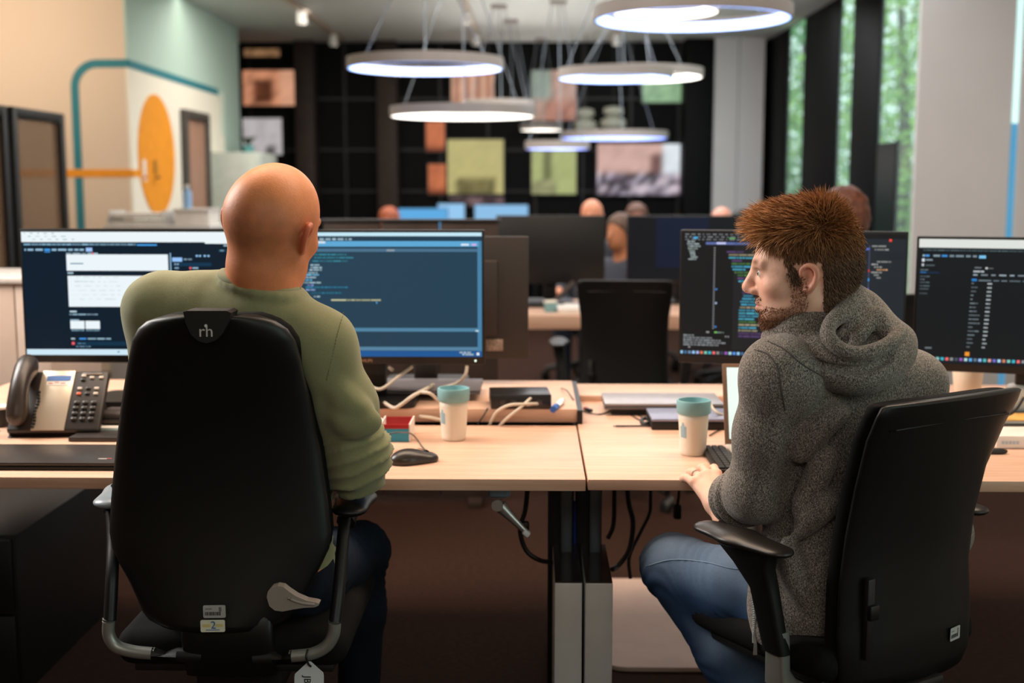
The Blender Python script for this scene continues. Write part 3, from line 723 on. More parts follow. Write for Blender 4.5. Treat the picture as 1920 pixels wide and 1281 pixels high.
# ================================================================== monitors
M_mon = mat('monitor_black', rgb(16, 15, 15), 0.42, var=0.1, scale=60, spec=0.4)
M_scr = emat_attr('lit_screen', 1.0)
def words(x, y, w, h, col, seed, gap=3.0, mean=14):
    r = random.Random(seed); o_ = []; cx_ = x
    while cx_ < x + w - 3:
        l_ = min(max(3, r.gauss(mean, mean*0.5)), x + w - cx_)
        k = r.uniform(0.75, 1.0); c = [v*k for v in col]
        o_.append((cx_, y, cx_+l_, y+h, c, 2)); cx_ += l_ + gap
    return o_
def monitor(name, tl, tr, px, rects, label, h=0.372, stand=True, base_z=DZ, text=None, led=None, group='desk monitors', back=False, base_y=None, low=True):
    """tl,tr: outer top corners in the room; px=(x0,y0,x1,y1) photo frame the screen rectangles are written in"""
    tl = Vector(tl); tr = Vector(tr); u = (tr - tl); u.z = 0; w = u.length; u.normalize(); v = Vector((0, 0, -1)); n = u.cross(Vector((0, 0, 1)))  # n points to the viewer side
    if n.y > 0 and not back: n = -n
    n = Vector((u.y, -u.x, 0))
    c = tl + u*w/2 + v*h/2
    t = thing(name, label, 'monitor', (c.x - n.x*0.06, c.y - n.y*0.06, base_z), group=group)
    R_ = Matrix((u, -n, Vector((0, 0, 1)))).transposed()
    obj('housing', box(new(), c - n*0.012, (w, 0.024, h), R_, 0.003), M_mon, t)
    obj('rear_cover', box(new(), c - n*0.034, (w*0.7, 0.024, h*0.62), R_, 0.008), M_mon, t)
    if rects is not None:
        x0, y0, x1, y1 = px; o_ = tl + u*0.006 + v*0.007; W = w - 0.012; H = h - 0.029
        verts = []; faces = []; cols = []
        for (a, b, c_, d, col, lay) in rects:
            a = max(a, x0); c_ = min(c_, x1); b = max(b, y0); d = min(d, y1)
            if c_ <= a or d <= b: continue
            col = rgb(*col); k = len(verts); e = n*(0.0006 + 0.00025*lay)
            for uu, vv in ((a, d), (c_, d), (c_, b), (a, b)):
                verts.append(o_ + u*W*(uu-x0)/(x1-x0) + v*H*(vv-y0)/(y1-y0) + e); cols.append(col)
            faces.append((k, k+1, k+2, k+3))
        me = bpy.data.meshes.new('screen'); me.from_pydata(verts, [], faces)
        ca = me.color_attributes.new('Col', 'FLOAT_COLOR', 'POINT'); ca.data.foreach_set('color', np.array(cols, np.float32).ravel())
        link_mesh('screen', me, M_scr, t)
    if stand:
        q = c - n*0.065; by = Vector((q.x, q.y, 0))
        obj('stand_column', box(new(), (q.x, q.y, (base_z + c.z)/2), (0.07, 0.035, c.z - base_z), R_, 0.006), M_mon, t)
        bm = new(); f = [Vector((q.x, q.y, base_z + 0.001)) + u*x + n*(y + 0.03) for x, y in rrect(0.25, 0.2, 0.03)]; prism(bm, f, (0, 0, 0.016)); obj('stand_base', bm, M_mon, t)
    if text:
        p = tl + u*text[1] + v*(h - 0.0105) + n*0.001
        text_part('brand_lettering', text[0], 0.0115, basis(p, u, Vector((0, 0, 1))), mat('brand_print', rgb(196, 150, 120), 0.5), t)
    if led:
        p = tl + u*led + v*(h - 0.011) + n*0.0005
        obj('power_light', cyl(new(), p - n*0.001, p + n*0.001, 0.0028, n=12), mat('power_led', (0.8, 1, 0.95, 1), emit=(0.7, 1, 0.9, 1), estr=1.2), t)
    return t
RZ = DZ + 0.04
WH = (236, 246, 250)
# --- left-most monitor: issue page on a dark page
R1 = [(0, 0, 600, 900, (4, 26, 42), 0), (30, 432, 470, 452, WH, 1), (385, 452, 470, 455, WH, 1)]
for i in range(3): R1 += words(42+i*8, 434+i*6, 60+i*15, 1.6, (196, 214, 222), 50+i, 9, 5)
R1 += words(41, 455, 215, 3.2, (140, 186, 214), 1, 1.2, 8) + [(256, 456, 294, 459, (70, 160, 235), 2)]
for x, w in ((42, 3), (48, 11), (63, 14), (94, 9), (106, 16), (125, 9), (137, 8), (147, 8)): R1.append((x, 465, x+w, 469, (150, 190, 215), 2))
R1 += [(80, 465, 91, 469, (70, 160, 240), 2), (80, 470.5, 91, 472, (70, 160, 240), 2), (159, 463, 171, 470.5, (160, 196, 250), 2)]
R1 += [(121, 476, 314, 508, WH, 2), (122, 518, 300, 579, WH, 2), (128, 493, 153, 495, (60, 110, 140), 3), (124, 472.5, 185, 476, (4, 26, 42), 1)]
R1 += words(121, 473, 64, 2.4, (170, 200, 215), 3, 3, 9) + [(170, 472, 173, 476, (240, 90, 100), 3)]
R1 += [(317.5, 473, 320, 540, (130, 170, 196), 2)]
for j in range(6): R1 += words(126, 520+j*8.6, 95, 1.8, (206, 218, 224), 10+j, 7, 9)
R1 += words(135, 528, 34, 2.2, (150, 176, 196), 8, 1.5, 7)
R1 += [(322, 482, 341, 490, (150, 196, 250), 2)] + words(344, 484, 16, 3, (150, 180, 200), 4, 2, 6) + [(323, 492, 396, 499, (10, 52, 78), 1)] + words(326, 493.5, 9, 3, (160, 190, 210), 5, 2, 6)
for j in range(3): R1 += [(326, 501+j*7.5, 334, 504+j*7.5, (130, 165, 190), 2), (354, 500.5+j*7.5, 358, 504.5+j*7.5, (240, 100, 110), 2), (360, 501+j*7.5, 371, 504+j*7.5, (150, 185, 205), 2)]
for x in (367, 373, 382, 389): R1.append((x, 477, x+4, 480.5, (150, 200, 240), 2))
R1 += [(410, 466, 445, 471, (10, 52, 78), 1)] + words(413, 467, 12, 2.6, (130, 170, 195), 6, 2, 6) + words(420, 457, 20, 3, (170, 200, 215), 7, 3, 12)
R1 += [(122, 511, 133, 514, (170, 200, 215), 2), (123, 587, 136, 590, (190, 214, 226), 2)] + words(122, 593, 58, 2.6, (150, 186, 205), 9, 1.2, 9)
R1 += [(123, 607, 150, 623, WH, 2), (152, 607, 179.5, 623, WH, 2)] + words(125, 624, 24, 3.5, (120, 160, 180), 11, 1, 8) + words(153, 624, 25, 3.5, (120, 160, 180), 12, 1, 8) + [(123, 604, 140, 606.5, (150, 186, 205), 2)]
R1 += words(123, 641, 12, 3, (190, 210, 220), 13, 2, 8) + [(139, 641, 152, 644, (70, 150, 235), 2)] + words(155, 641, 46, 3, (150, 186, 205), 14, 2, 10) + [(132, 648, 260, 656, (8, 48, 72), 1)] + words(136, 651, 18, 2, (100, 150, 175), 15, 2, 6) + words(132, 657, 28, 2.2, (120, 160, 185), 16, 2, 7)
R1 += [(124, 649, 129.5, 654.5, (240, 96, 108), 2), (30, 663.5, 470, 675, (206, 232, 246), 1), (211, 667, 215, 670, (90, 140, 180), 2)]
# --- second monitor: remote desktop, pale blue code editor
R2 = [(0, 0, 999, 900, (30, 62, 82), 0), (470, 433, 905, 440, (196, 232, 246), 1), (470, 440, 905, 449, (26, 58, 78), 1), (470, 449.5, 900, 460, (92, 168, 214), 1), (560, 449.5, 609, 454, (206, 228, 240), 2), (470, 464, 897, 470, (72, 112, 140), 1), (897, 449, 905, 662, (70, 128, 165), 1)]
R2 += words(598, 444, 62, 4, (170, 200, 214), 21, 3, 6) + words(725, 465.5, 16, 3.4, (190, 210, 222), 22, 2, 12) + [(866, 454.5, 881, 458, (226, 236, 246), 2), (886, 454.5, 895, 458, (216, 176, 226), 2)]
code = [(474, 588, 62, (52, 140, 160)), (480, 588, 76, (52, 140, 160)), (486.5, 584, 67, (52, 130, 150)), (494, 580, 17, (170, 200, 214)), (499, 580, 22, (170, 200, 214)), (503.5, 578, 24, (180, 206, 220)), (509, 575, 18, (170, 200, 214)), (513, 566, 30, (120, 190, 225)), (518, 562, 30, (180, 206, 220)), (523, 560, 24, (100, 180, 225)), (528, 555, 46, (170, 200, 214)), (533, 573, 12, (140, 150, 220)), (537, 570, 80, (40, 130, 165)), (542, 570, 18, (150, 176, 226)), (548, 580, 58, (40, 120, 150)), (555, 585, 12, (170, 200, 214))]
for k, (y, x, w, c) in enumerate(code): R2 += words(x, y, w, 2.8, c, 60+k, 1.5, 9)
R2 += words(618, 561.5, 95, 3, (198, 200, 160), 23, 1.2, 14) + [(704, 566, 706, 570, (80, 170, 220), 2), (545, 524, 549, 545, (170, 200, 215), 2)]
R2 += [(470, 617, 897, 624, (78, 130, 160), 1), (470, 654, 897, 661, (84, 130, 160), 1), (470, 662, 905, 673, (20, 86, 150), 1)] + words(862, 663, 22, 3, (206, 226, 240), 24, 2, 9) + words(868, 667, 24, 3, (206, 226, 240), 25, 2, 9) + [(895, 665, 900, 670, (240, 246, 250), 2), (893, 621, 899, 624, (200, 220, 230), 2)]
Y1 = 3.36
m1 = monitor('monitor', at(35, 429, Y1), at(463, 429, Y1), (37, 431, 461, 675), R1, 'black monitor with a white issue page beside the desk phone', base_z=RZ, text=None, led=0.3)
m2 = monitor('monitor', at(477, 431, Y1), at(908, 431, Y1), (479, 433, 906, 673), R2, 'black monitor with blue code editor in front of the bald man', base_z=RZ, text=('PHILIPS', 0.301), led=0.605)
# --- third: dark editor
R3 = [(0, 0, 2200, 900, (19, 20, 22), 0), (1380, 445, 1570, 660, (30, 30, 33), 1), (1570, 443, 1702, 662, (30, 38, 44), 1)]
for k in range(3): R3 += words(1284, 436+k*5, 120, 2.6, (120, 124, 128), 100+k, 4, 6)
R3 += [(1300, 442, 1309, 446, (70, 170, 220), 2), (1370, 443, 1382, 446, (90, 160, 90), 2), (1325, 452, 1415, 457, (90, 106, 160), 1), (1346, 452, 1364, 456, (196, 200, 240), 2)]
tree_rows = [(450, 1289, 18), (454.5, 1288, 24), (459, 1290, 28), (463.5, 1290, 22), (468, 1292, 12), (472, 1294, 13), (476, 1295, 12), (480, 1296, 16), (484, 1291, 16)]
for k, (y, x, w) in enumerate(tree_rows): R3 += words(x, y, w, 2.8, (158, 172, 172), 120+k, 1.2, 8)
for k in range(34): R3.append((1341, 462+k*4.7, 1344, 464.5+k*4.7, (130, 134, 138), 2))
r_ = random.Random(5); ind = [1366, 1370, 1370, 1376, 1376, 1376, 1378, 1382, 1388, 1388, 1390, 1396, 1396, 1398, 1398, 1400, 1398, 1394, 1396, 1394, 1392]
for k in range(30):
    y = 469 + k*5.6; x = ind[min(k, len(ind)-1)]
    c = r_.choice([(70, 160, 190), (70, 160, 190), (170, 160, 130), (80, 130, 70), (96, 70, 120), (80, 180, 205)])
    R3 += words(x, y, r_.uniform(18, 80), 3.2, c, 200+k, 1.5, 13)
for y, c in ((541, (60, 120, 190)), (614, (60, 120, 190)), (568, (160, 180, 210))): R3.append((1345, y, 1349, y+3.5, c, 3))
for k in range(5): R3 += words(1284, 632+k*4.6, [24, 60, 74, 86, 70][k], 3, (140, 146, 150), 240+k, 1.5, 7)
R3 += [(1329, 625, 1335, 628, (150, 150, 150), 2), (1345, 625, 1350, 628, (120, 200, 90), 2)] + words(1350, 625.5, 14, 2.4, (120, 140, 130), 246, 1, 6) + words(1366, 633, 12, 2.8, (140, 140, 144), 247, 2, 3) + [(1294, 655, 1298, 658, (150, 150, 150), 2)]
for k in range(24):
    c = [(150, 205, 240), (70, 110, 150), (110, 140, 170), (150, 200, 240), (170, 180, 230), (220, 120, 90), (130, 200, 180), (60, 180, 200), (240, 110, 110), (140, 140, 140), (60, 66, 80), (150, 90, 180), (170, 220, 220), (90, 150, 230)][k % 14]
    R3.append((1278+k*8, 664, 1283.5+k*8, 669.5, c, 2))
for k in range(9): R3 += words(1640+(k % 3)*5, 455+k*6.4 if k < 2 else 474+k*5, [26, 26, 26, 14, 16, 20, 20, 12, 9][k], 3, (150, 152, 150) if k != 5 else (200, 150, 110), 260+k, 1.2, 8)
R3 += [(1671, 443, 1676, 448, (235, 70, 60), 2), (1632, 468, 1700, 482, (38, 42, 46), 1), (1634.5, 455, 1637, 592, (60, 66, 90), 2), (1608, 460, 1636, 464, (90, 106, 190), 2)]
for y, c in ((500, (200, 60, 60)), (517, (60, 150, 220)), (535, (120, 90, 190)), (549, (140, 170, 200)), (560, (140, 170, 200))): R3.append((1634.5, y, 1637, y+5, c, 3))
m3 = monitor('monitor', at(1276, 431, 3.42), at(1704, 441, 3.29), (1279, 434, 1702, 673), R3, 'black monitor with dark code editor left of the red haired man', base_z=DZ, h=0.372)
# --- fourth: dark web page
R4 = [(0, 0, 2300, 900, (12, 19, 23), 0), (1722, 446, 2200, 463, (222, 226, 220), 1), (1722, 463, 2200, 466, (30, 40, 46), 1)]
R4 += words(1730, 467, 380, 2.2, (90, 110, 118), 301, 1.5, 7)
for x, w, c in ((1729, 4, (150, 180, 200)), (1734, 7, (70, 150, 220)), (1748, 12, (130, 150, 160)), (1763, 10, (60, 140, 210)), (1777, 8, (120, 140, 150)), (1788, 14, (120, 140, 150)), (1806, 8, (120, 140, 150)), (1818, 7, (120, 140, 150)), (1829, 12, (120, 190, 230))): R4.append((x, 477, x+w, 481 + (2 if w == 12 and x > 1820 else 0), c, 2))
R4 += [(1728, 485, 1733, 491, (210, 220, 230), 2)] + words(1735, 486, 12, 3, (150, 170, 180), 302, 1, 8) + [(1728, 495, 1732, 500, (190, 196, 200), 2)] + words(1735, 497, 16, 2.5, (100, 116, 124), 303, 1, 8)
for k, (y, w, c) in enumerate(((506, 14, (110, 124, 130)), (511, 13, (50, 130, 200)), (519, 17, (90, 104, 110)), (525, 12, (90, 104, 110)), (531, 17, (90, 104, 110)), (538, 18, (90, 104, 110)), (544, 16, (90, 104, 110)), (553, 14, (80, 94, 100)))): R4 += words(1726, y, w, 2.8, c, 310+k, 1, 9)
R4 += [(1724, 511, 1760, 514.5, (12, 40, 66), 1)] + words(1822, 500, 12, 2.5, (110, 120, 126), 330, 2, 8) + [(1841, 500, 1845, 504, (200, 200, 200), 2)] + words(1846, 501, 9, 2.4, (110, 120, 126), 331, 1, 8)
R4 += words(1820, 507, 19, 3.5, (190, 200, 206), 332, 1, 12) + words(1820, 514, 130, 3, (150, 165, 175), 333, 6, 14) + [(1818, 523, 1827, 528, (40, 120, 190), 2)] + words(1830, 525, 120, 2.6, (110, 126, 134), 334, 4, 14)
for k in range(17):
    y = 531 + k*7.9; R4 += words(1818 - k*0.25, y, [4, 12, 9, 5, 4, 14, 11, 13, 19, 19, 21, 8, 20, 16, 10, 11, 9][k], 2.6, (110, 124, 130), 340+k, 1, 9); R4 += words(1846 - k*0.3, y, 8, 3, (170, 180, 184), 360+k, 0.5, 9)
R4 += [(1812, 669, 1820, 677, (240, 150, 50), 2), (1740, 662, 1752, 665, (110, 120, 124), 2), (1722, 680, 2200, 692, (10, 24, 36), 1)]
for k in range(22):
    c = [(170, 215, 240), (210, 130, 100), (130, 200, 190), (60, 180, 200), (240, 110, 110), (140, 140, 140), (70, 80, 90), (150, 90, 180), (180, 220, 220), (90, 170, 230), (100, 120, 140), (150, 190, 240), (80, 190, 190), (230, 160, 150), (110, 110, 200)][k % 15]
    R4.append((1744+k*8.4, 681.5, 1749.5+k*8.4, 687.5, c, 2))
l4 = at(1720, 443, 3.40); r4 = l4 + Vector((math.cos(math.radians(16)), -math.sin(math.radians(16)), 0))*0.62
m4 = monitor('monitor', l4, r4, (1722, 446, 2140, 694), R4, 'black monitor with dark web page at the right picture edge', base_z=DZ, h=0.372, text=('PHILIPS', 0.31))
# --- back of the opposite user's monitor
bl = at(991, 443, 3.74); br = bl - Vector((0.62, 0, 0))
m7 = monitor('monitor', bl, br, None, None, 'back of a dark brown monitor turned away behind the blue editor', base_z=RZ, back=True)
for ch in m7.children: ch.data.materials.clear(); ch.data.materials.append(mat('monitor_back_brown', rgb(40, 31, 26), 0.55, var=0.1))
bm = new(); lohi(bm, at(911, 658, 3.716), at(943, 658, 3.716) + Vector((0, -0.003, 0.036)), 0.001); 
o = obj('port_sticker', bm, mat('sticker_pale', rgb(150, 128, 112), 0.6, var=0.6, scale=220), m7)

# ================================================================== cups
def cup(px, py, label, flip=1):
    p = atz(px, py, DZ); r0, r1, hh = 0.0305, 0.0385, 0.134
    t = thing('reusable_cup', label, 'cup', p, group='reusable cups')
    zc = hh*0.75
    rz_ = lambda z: r0 + (r1-r0)*(z/hh)**0.9
    obj('cup_body', lathe(new(), p, [(r0*0.9, 0.0), (r0, 0.003)] + [(rz_(z), z) for z in np.linspace(0.01, zc, 8)]), mat('cup_cream', rgb(236, 226, 208), 0.55, var=0.02), t, smooth=True)
    obj('cup_lid', lathe(new(), p, [(rz_(zc)+0.0008, zc), (r1+0.0025, zc+0.003), (r1+0.003, hh-0.004), (r1+0.0015, hh), (r1-0.002, hh), (r1-0.003, hh-0.01), (r1-0.005, hh-0.018)]), mat('cup_lid_blue', rgb(128, 176, 182), 0.5, var=0.02), t, smooth=math.radians(50))
    a0 = math.radians(-90 - 52); bm = new()        # printed emblem on the front left
    def q(da, z): r = rz_(z) + 0.0004; a = a0 + da; return p + Vector((r*math.cos(a), r*math.sin(a), z))
    for z0, z1, w in ((0.045, 0.073, 0.28), (0.073, 0.078, 0.12), (0.078, 0.082, 0.08)):
        for k in range(4):
            d0 = -w + 2*w*k/4; d1 = d0 + 2*w/4
            bm.faces.new([bm.verts.new(v) for v in (q(d0, z0), q(d1, z0), q(d1, z1), q(d0, z1))])
    obj('emblem', bm, mat('emblem_blue', rgb(150, 180, 190), 0.6), t, smooth=None)
    return t
cup(851, 824, 'cream reusable cup with blue lid beside the mouse')
cup(1299, 852, 'cream reusable cup with blue lid near the ringed hand')

# ================================================================== left desk things
# mouse
mp_ = atz(774, 868, DZ); yawm = math.radians(-64)
t = thing('computer_mouse', 'black wired mouse on the left desk', 'mouse', mp_, yawm)
Fm = Field((-0.05, -0.08, -0.005), (0.05, 0.08, 0.06), 0.0022)
Fm.ell((0, -0.012, 0.008), (0.031, 0.044, 0.027), k=0.01); Fm.ell((0, 0.03, 0.006), (0.026, 0.034, 0.018), k=0.015); Fm.cut_below(0.0015)
V, Fq = Fm.net(); V = relax(V, Fq, 2)
me_v = (np.array(XF[t.name].to_3x3()) @ V.T).T + np.array(mp_)
net_mesh('mouse_body', [(me_v, Fq)], mat('mouse_black', rgb(44, 38, 34), 0.32, var=0.1), t)
def mloc(x, y, z): return XF[t.name] @ Vector((x, y, z))
obj('scroll_wheel', cyl(new(), mloc(-0.004, 0.034, 0.022), mloc(0.004, 0.034, 0.022), 0.006, n=14), M_plast, t)
obj('button_split', tube(new(), [mloc(0, 0.012, 0.034), mloc(0, 0.03, 0.0275), mloc(0, 0.055, 0.016)], 0.0008, n=5, sub=4), M_plast, t)
def dz(px, py, lift=0.003): return atz(px, py, DZ + lift)
M_cblk = mat('cable_black', rgb(24, 22, 21), 0.5); M_cbei = mat('cable_beige', rgb(206, 196, 180), 0.5)
M_cgry = mat('cable_grey', rgb(96, 92, 90), 0.5)
def cable(pts, r, m, label, group='desk cables'):
    o = obj('cable', tube(new(), pts, r, n=8, sub=8), m); o.data.name = 'cable'; return tag(o, label, 'cable', group)
cable([mloc(0, 0.06, 0.008), dz(806, 852, 0.005), dz(792, 838), dz(782, 824), dz(770, 813, 0.02), dz(752, 811, 0.05), dz(733, 813, 0.05), dz(716, 822, 0.03), dz(704, 830, 0.004)], 0.0018, M_cgry, 'thin black mouse cable curling to the blue and red box')
# keyboards
def keyboard(lo, hi, label, name='keyboard', nx=18, ny=6):
    t = thing(name, label, 'keyboard', ((lo[0]+hi[0])/2, (lo[1]+hi[1])/2, DZ))
    obj('keyboard_case', lohi(new(), (lo[0], lo[1], DZ+0.001), (hi[0], hi[1], DZ+0.014), 0.003), M_plast, t)
    me = None; w = (hi[0]-lo[0]-0.012)/nx; d = (hi[1]-lo[1]-0.012)/ny
    for i in range(nx):
        for j in range(ny):
            if me is None:
                k = obj('key', lohi(new(), (-w*0.43, -d*0.43, 0), (w*0.43, d*0.43, 0.005), 0.001, 1), mat('key_black', rgb(34, 32, 31), 0.5), t, local=True, smooth=None); me = k.data
            else:
                k = bpy.data.objects.new('key', me); C.objects.link(k); k.parent = t
            k.location = (lo[0]+0.006+w*(i+0.5)-(lo[0]+hi[0])/2, lo[1]+0.006+d*(j+0.5)-(lo[1]+hi[1])/2, 0.0135)
    return t
kr = dz(734, 844, 0.0)
keyboard((kr.x-0.44, kr.y-0.15), (kr.x, kr.y), 'black keyboard mostly hidden behind the green sleeve')
# open card box
ba = dz(714, 829, 0); bb = dz(767, 829, 0)
t = thing('card_box', 'open card box with blue front, red rim and white side', 'box', ((ba.x+bb.x)/2, ba.y+0.1, DZ))
hB = 0.045; y2 = ba.y + 0.12
obj('front_panel', lohi(new(), (ba.x, ba.y, DZ+0.001), (bb.x, ba.y+0.003, DZ+hB*0.76)), mat('box_blue', rgb(52, 150, 184), 0.45), t, smooth=None)
obj('front_rim', lohi(new(), (ba.x, ba.y-0.0005, DZ+hB*0.76), (bb.x, ba.y+0.004, DZ+hB)), mat('box_red', rgb(172, 30, 36), 0.4), t, smooth=None)
obj('side_panel', lohi(new(), (bb.x, ba.y, DZ+0.001), (bb.x+0.003, y2, DZ+hB)), mat('box_white', rgb(238, 228, 220), 0.5), t, smooth=None)
obj('side_panel', lohi(new(), (ba.x-0.003, ba.y, DZ+0.001), (ba.x, y2, DZ+hB)), MATS['box_white'], t, smooth=None)
obj('inner_side', lohi(new(), (bb.x-0.003, ba.y+0.004, DZ+0.005), (bb.x, y2, DZ+hB-0.001)), MATS['box_red'], t, smooth=None)
obj('back_panel', lohi(new(), (ba.x, y2-0.003, DZ+0.001), (bb.x, y2, DZ+hB-0.002)), MATS['box_red'], t, smooth=None)
obj('base_panel', lohi(new(), (ba.x, ba.y+0.003, DZ+0.001), (bb.x, y2-0.003, DZ+0.005)), MATS['box_white'], t, smooth=None)
oa = dz(700, 827, 0)
t = thing('sticky_pad', 'small orange and white note pad behind the green sleeve', 'note pad', (oa.x-0.03, oa.y+0.05, DZ))
obj('pad', lohi(new(), (oa.x-0.08, oa.y+0.01, DZ+0.001), (oa.x+0.012, oa.y+0.1, DZ+0.03), 0.001), mat('note_orange', rgb(236, 130, 50), 0.6), t)
obj('top_sheet', lohi(new(), (oa.x-0.08, oa.y+0.01, DZ+0.03), (oa.x+0.012, oa.y+0.1, DZ+0.04), 0.001), M_paper, t)
# docking station with its two plugs
d0 = atz(917, 769, RZ); d1 = atz(1031, 769, RZ); ang = math.radians(4)
t = thing('docking_station', 'black docking station on the raised rear board', 'docking station', ((d0.x+d1.x)/2, d0.y+0.07, RZ), ang)
W = d1.x-d0.x
def loc(x, y, z): return XF[t.name] @ Vector((x, y, z))
obj('case', box(new(), loc(0, 0, 0.022), (W, 0.13, 0.04), rotz(ang), 0.004), mat('dock_black', rgb(30, 28, 30), 0.35, 0.2), t)
for k, x in enumerate((-0.05, -0.02, 0.02, 0.05)):
    obj('port', box(new(), loc(x, -0.0655, 0.02), (0.014, 0.002, 0.012), rotz(ang), 0.0005), mat('port_dark', rgb(70, 66, 66) if k < 3 else rgb(150, 160, 168), 0.3, 0.5), t)
for k in (-1, 1): obj('rubber_foot', cyl(new(), loc(k*W*0.4, -0.04, 0.0005), loc(k*W*0.4, -0.04, 0.003), 0.008, n=12), M_plast, t)
obj('silver_side', box(new(), loc(W/2-0.0005, 0, 0.022), (0.002, 0.12, 0.03), rotz(ang), 0.0005), M_silver, t)
def rzp(px, py, lift=0.003): return atz(px, py, RZ + lift)
def fp(px, py, Y): return at(px, py, Y)
cable([fp(1012, 757, 3.30), fp(985, 758, 3.26), fp(955, 760, 3.25), fp(932, 772, 3.26), fp(921, 790, 3.28), fp(915, 806, 3.29)], 0.0042, M_cbei, 'beige cable plugged into the dock, upper bend')
cable([fp(998, 744, 3.30), fp(975, 765, 3.25), fp(950, 785, 3.25), fp(932, 804, 3.285)], 0.004, M_cbei, 'beige cable running straight down from the dock')
pl = fp(1008, 757, 3.3)
tag(obj('plug', tube(new(), [pl, pl + Vector((-0.03, -0.006, 0))], 0.007, sub=3), mat('plug_beige', rgb(216, 204, 186), 0.5)), 'beige plug in the front of the docking station', 'plug')
cable([fp(915, 765, 3.285), fp(905, 782, 3.28), fp(895, 797, 3.286)], 0.0022, M_cblk, 'thin black cable left of the docking station')
cable([rzp(1052, 728), rzp(1062, 732, 0.012), rzp(1070, 742, 0.004), rzp(1076, 750)], 0.0016, M_cblk, 'thin wire at the right end of the rear board')
# marker
ma = rzp(1037, 768, 0.009); mb = rzp(1054, 752, 0.009)
t = thing('marker_pen', 'white marker pen with blue cap beside the docking station', 'pen', (ma.x, ma.y, RZ))
obj('pen_barrel', tube(new(), [ma.lerp(mb, 0.35), mb], 0.0085, sub=2), mat('pen_white', rgb(236, 236, 236), 0.35), t)
obj('pen_cap', tube(new(), [ma, ma.lerp(mb, 0.36)], 0.009, sub=2), mat('pen_blue', rgb(40, 90, 170), 0.35), t)
obj('pen_end', tube(new(), [mb, mb.lerp(ma, -0.06)], 0.0075, sub=2), MATS['pen_blue'], t)
# beige cables under the second monitor
cable([fp(683, 717, 3.36), fp(705, 729, 3.33), fp(720, 727, 3.33), fp(745, 708, 3.36), fp(773, 688, 3.4)], 0.0045, M_cbei, 'beige cable rising to the underside of the blue editor monitor')
cable([fp(720, 755, 3.30), fp(738, 765, 3.28), fp(752, 759, 3.27), fp(775, 742, 3.28), fp(800, 729, 3.34), fp(812, 722, 3.5)], 0.005, M_cbei, 'beige cable hump between the two monitor stands')
cable([fp(788, 735, 3.30), fp(806, 738, 3.28), fp(822, 752, 3.3), fp(832, 765, 3.36)], 0.0045, M_cbei, 'beige cable falling behind the left cup')
cable([fp(876, 686, 3.45), fp(872, 704, 3.44), fp(858, 718, 3.45), fp(835, 726, 3.45), fp(828, 727, 3.5)], 0.0048, M_cbei, 'beige cable arching right of the slotted stand')
cable([fp(786, 781, 3.28), fp(805, 783, 3.27), fp(828, 788, 3.28)], 0.0045, M_cbei, 'short beige cable lying before the left cup')
cable([fp(729, 689, 3.4), fp(736, 694, 3.39)], 0.005, mat('plug_beige', rgb(216, 204, 186), 0.5), 'short beige connector under the monitor edge')
cable([fp(724, 733, 3.4), fp(760, 735, 3.38), fp(800, 731, 3.4), fp(812, 722, 3.45)], 0.0022, M_cblk, 'thin black cable between the monitor stands')
t = thing('laptop', 'thin grey closed laptop lying under the blue editor monitor', 'laptop', (-0.31, 3.55, RZ), group='closed laptops')
obj('laptop_base', lohi(new(), (-0.45, 3.42, RZ+0.018), (-0.15, 3.62, RZ+0.027), 0.003), mat('laptop_grey', rgb(110, 108, 112), 0.4, 0.5), t)
obj('laptop_lid', lohi(new(), (-0.45, 3.42, RZ+0.028), (-0.15, 3.62, RZ+0.033), 0.002), mat('laptop_lid_grey', rgb(140, 138, 146), 0.35, 0.5), t)
# white adapter behind the stand
t = thing('power_adapter', 'white power adapter standing behind the monitor stand', 'adapter', (at(704, 730, 3.45).x, 3.45, RZ))
q = at(704, 738, 3.45)
obj('adapter_body', lohi(new(), (q.x-0.014, 3.43, RZ+0.001), (q.x+0.016, 3.47, RZ+0.06), 0.005), M_paper, t)
obj('adapter_plug', lohi(new(), (q.x-0.008, 3.44, RZ+0.06), (q.x+0.01, 3.46, RZ+0.075), 0.003), M_cgry, t)

# ---- desk phone
O = Vector((at(63, 812, 3.1).x, 3.08, DZ+0.018)); u = Vector((1, 0.06, 0)).normalized(); v = Vector((0.05, 0.66, 0.75)).normalized(); v = (v - u*v.dot(u)).normalized(); n_ = u.cross(v).normalized()
if n_.z < 0: n_ = -n_
RP = Matrix((u, v, n_)).transposed()
def ph(a, b, c): return O + u*a + v*b + n_*c
t = thing('desk_phone', 'black and silver desk phone under the left monitor', 'phone', (O.x+0.07, O.y+0.08, DZ))
PW, PH = 0.164, 0.185; SW = 0.085
obj('phone_body', box(new(), ph(0.055, PH/2, -0.011), (PW+0.072, PH, 0.022), RP, 0.008, 3), mat('phone_black', rgb(38, 31, 27), 0.4), t)
base = [Vector((O.x-0.06, O.y+0.0, DZ+0.001)), Vector((O.x+PW-0.005, O.y+0.01, DZ+0.001)), Vector((O.x+PW-0.005, O.y+0.16, DZ+0.001)), Vector((O.x-0.06, O.y+0.15, DZ+0.001))]
topq = [ph(-0.06, 0.01, -0.022), ph(PW-0.01, 0.01, -0.022), ph(PW-0.01, PH*0.75, -0.022), ph(-0.06, PH*0.75, -0.022)]
obj('phone_stand', loft(new(), [base, topq]), MATS['phone_black'], t, smooth=None)
fpz = obj('silver_panel', box(new(), ph(SW/2, PH/2, 0.001), (SW, PH-0.004, 0.004), RP, 0.001), mat('phone_silver', rgb(206, 190, 170), 0.28, 0.55, var=0.1, scale=4), t)
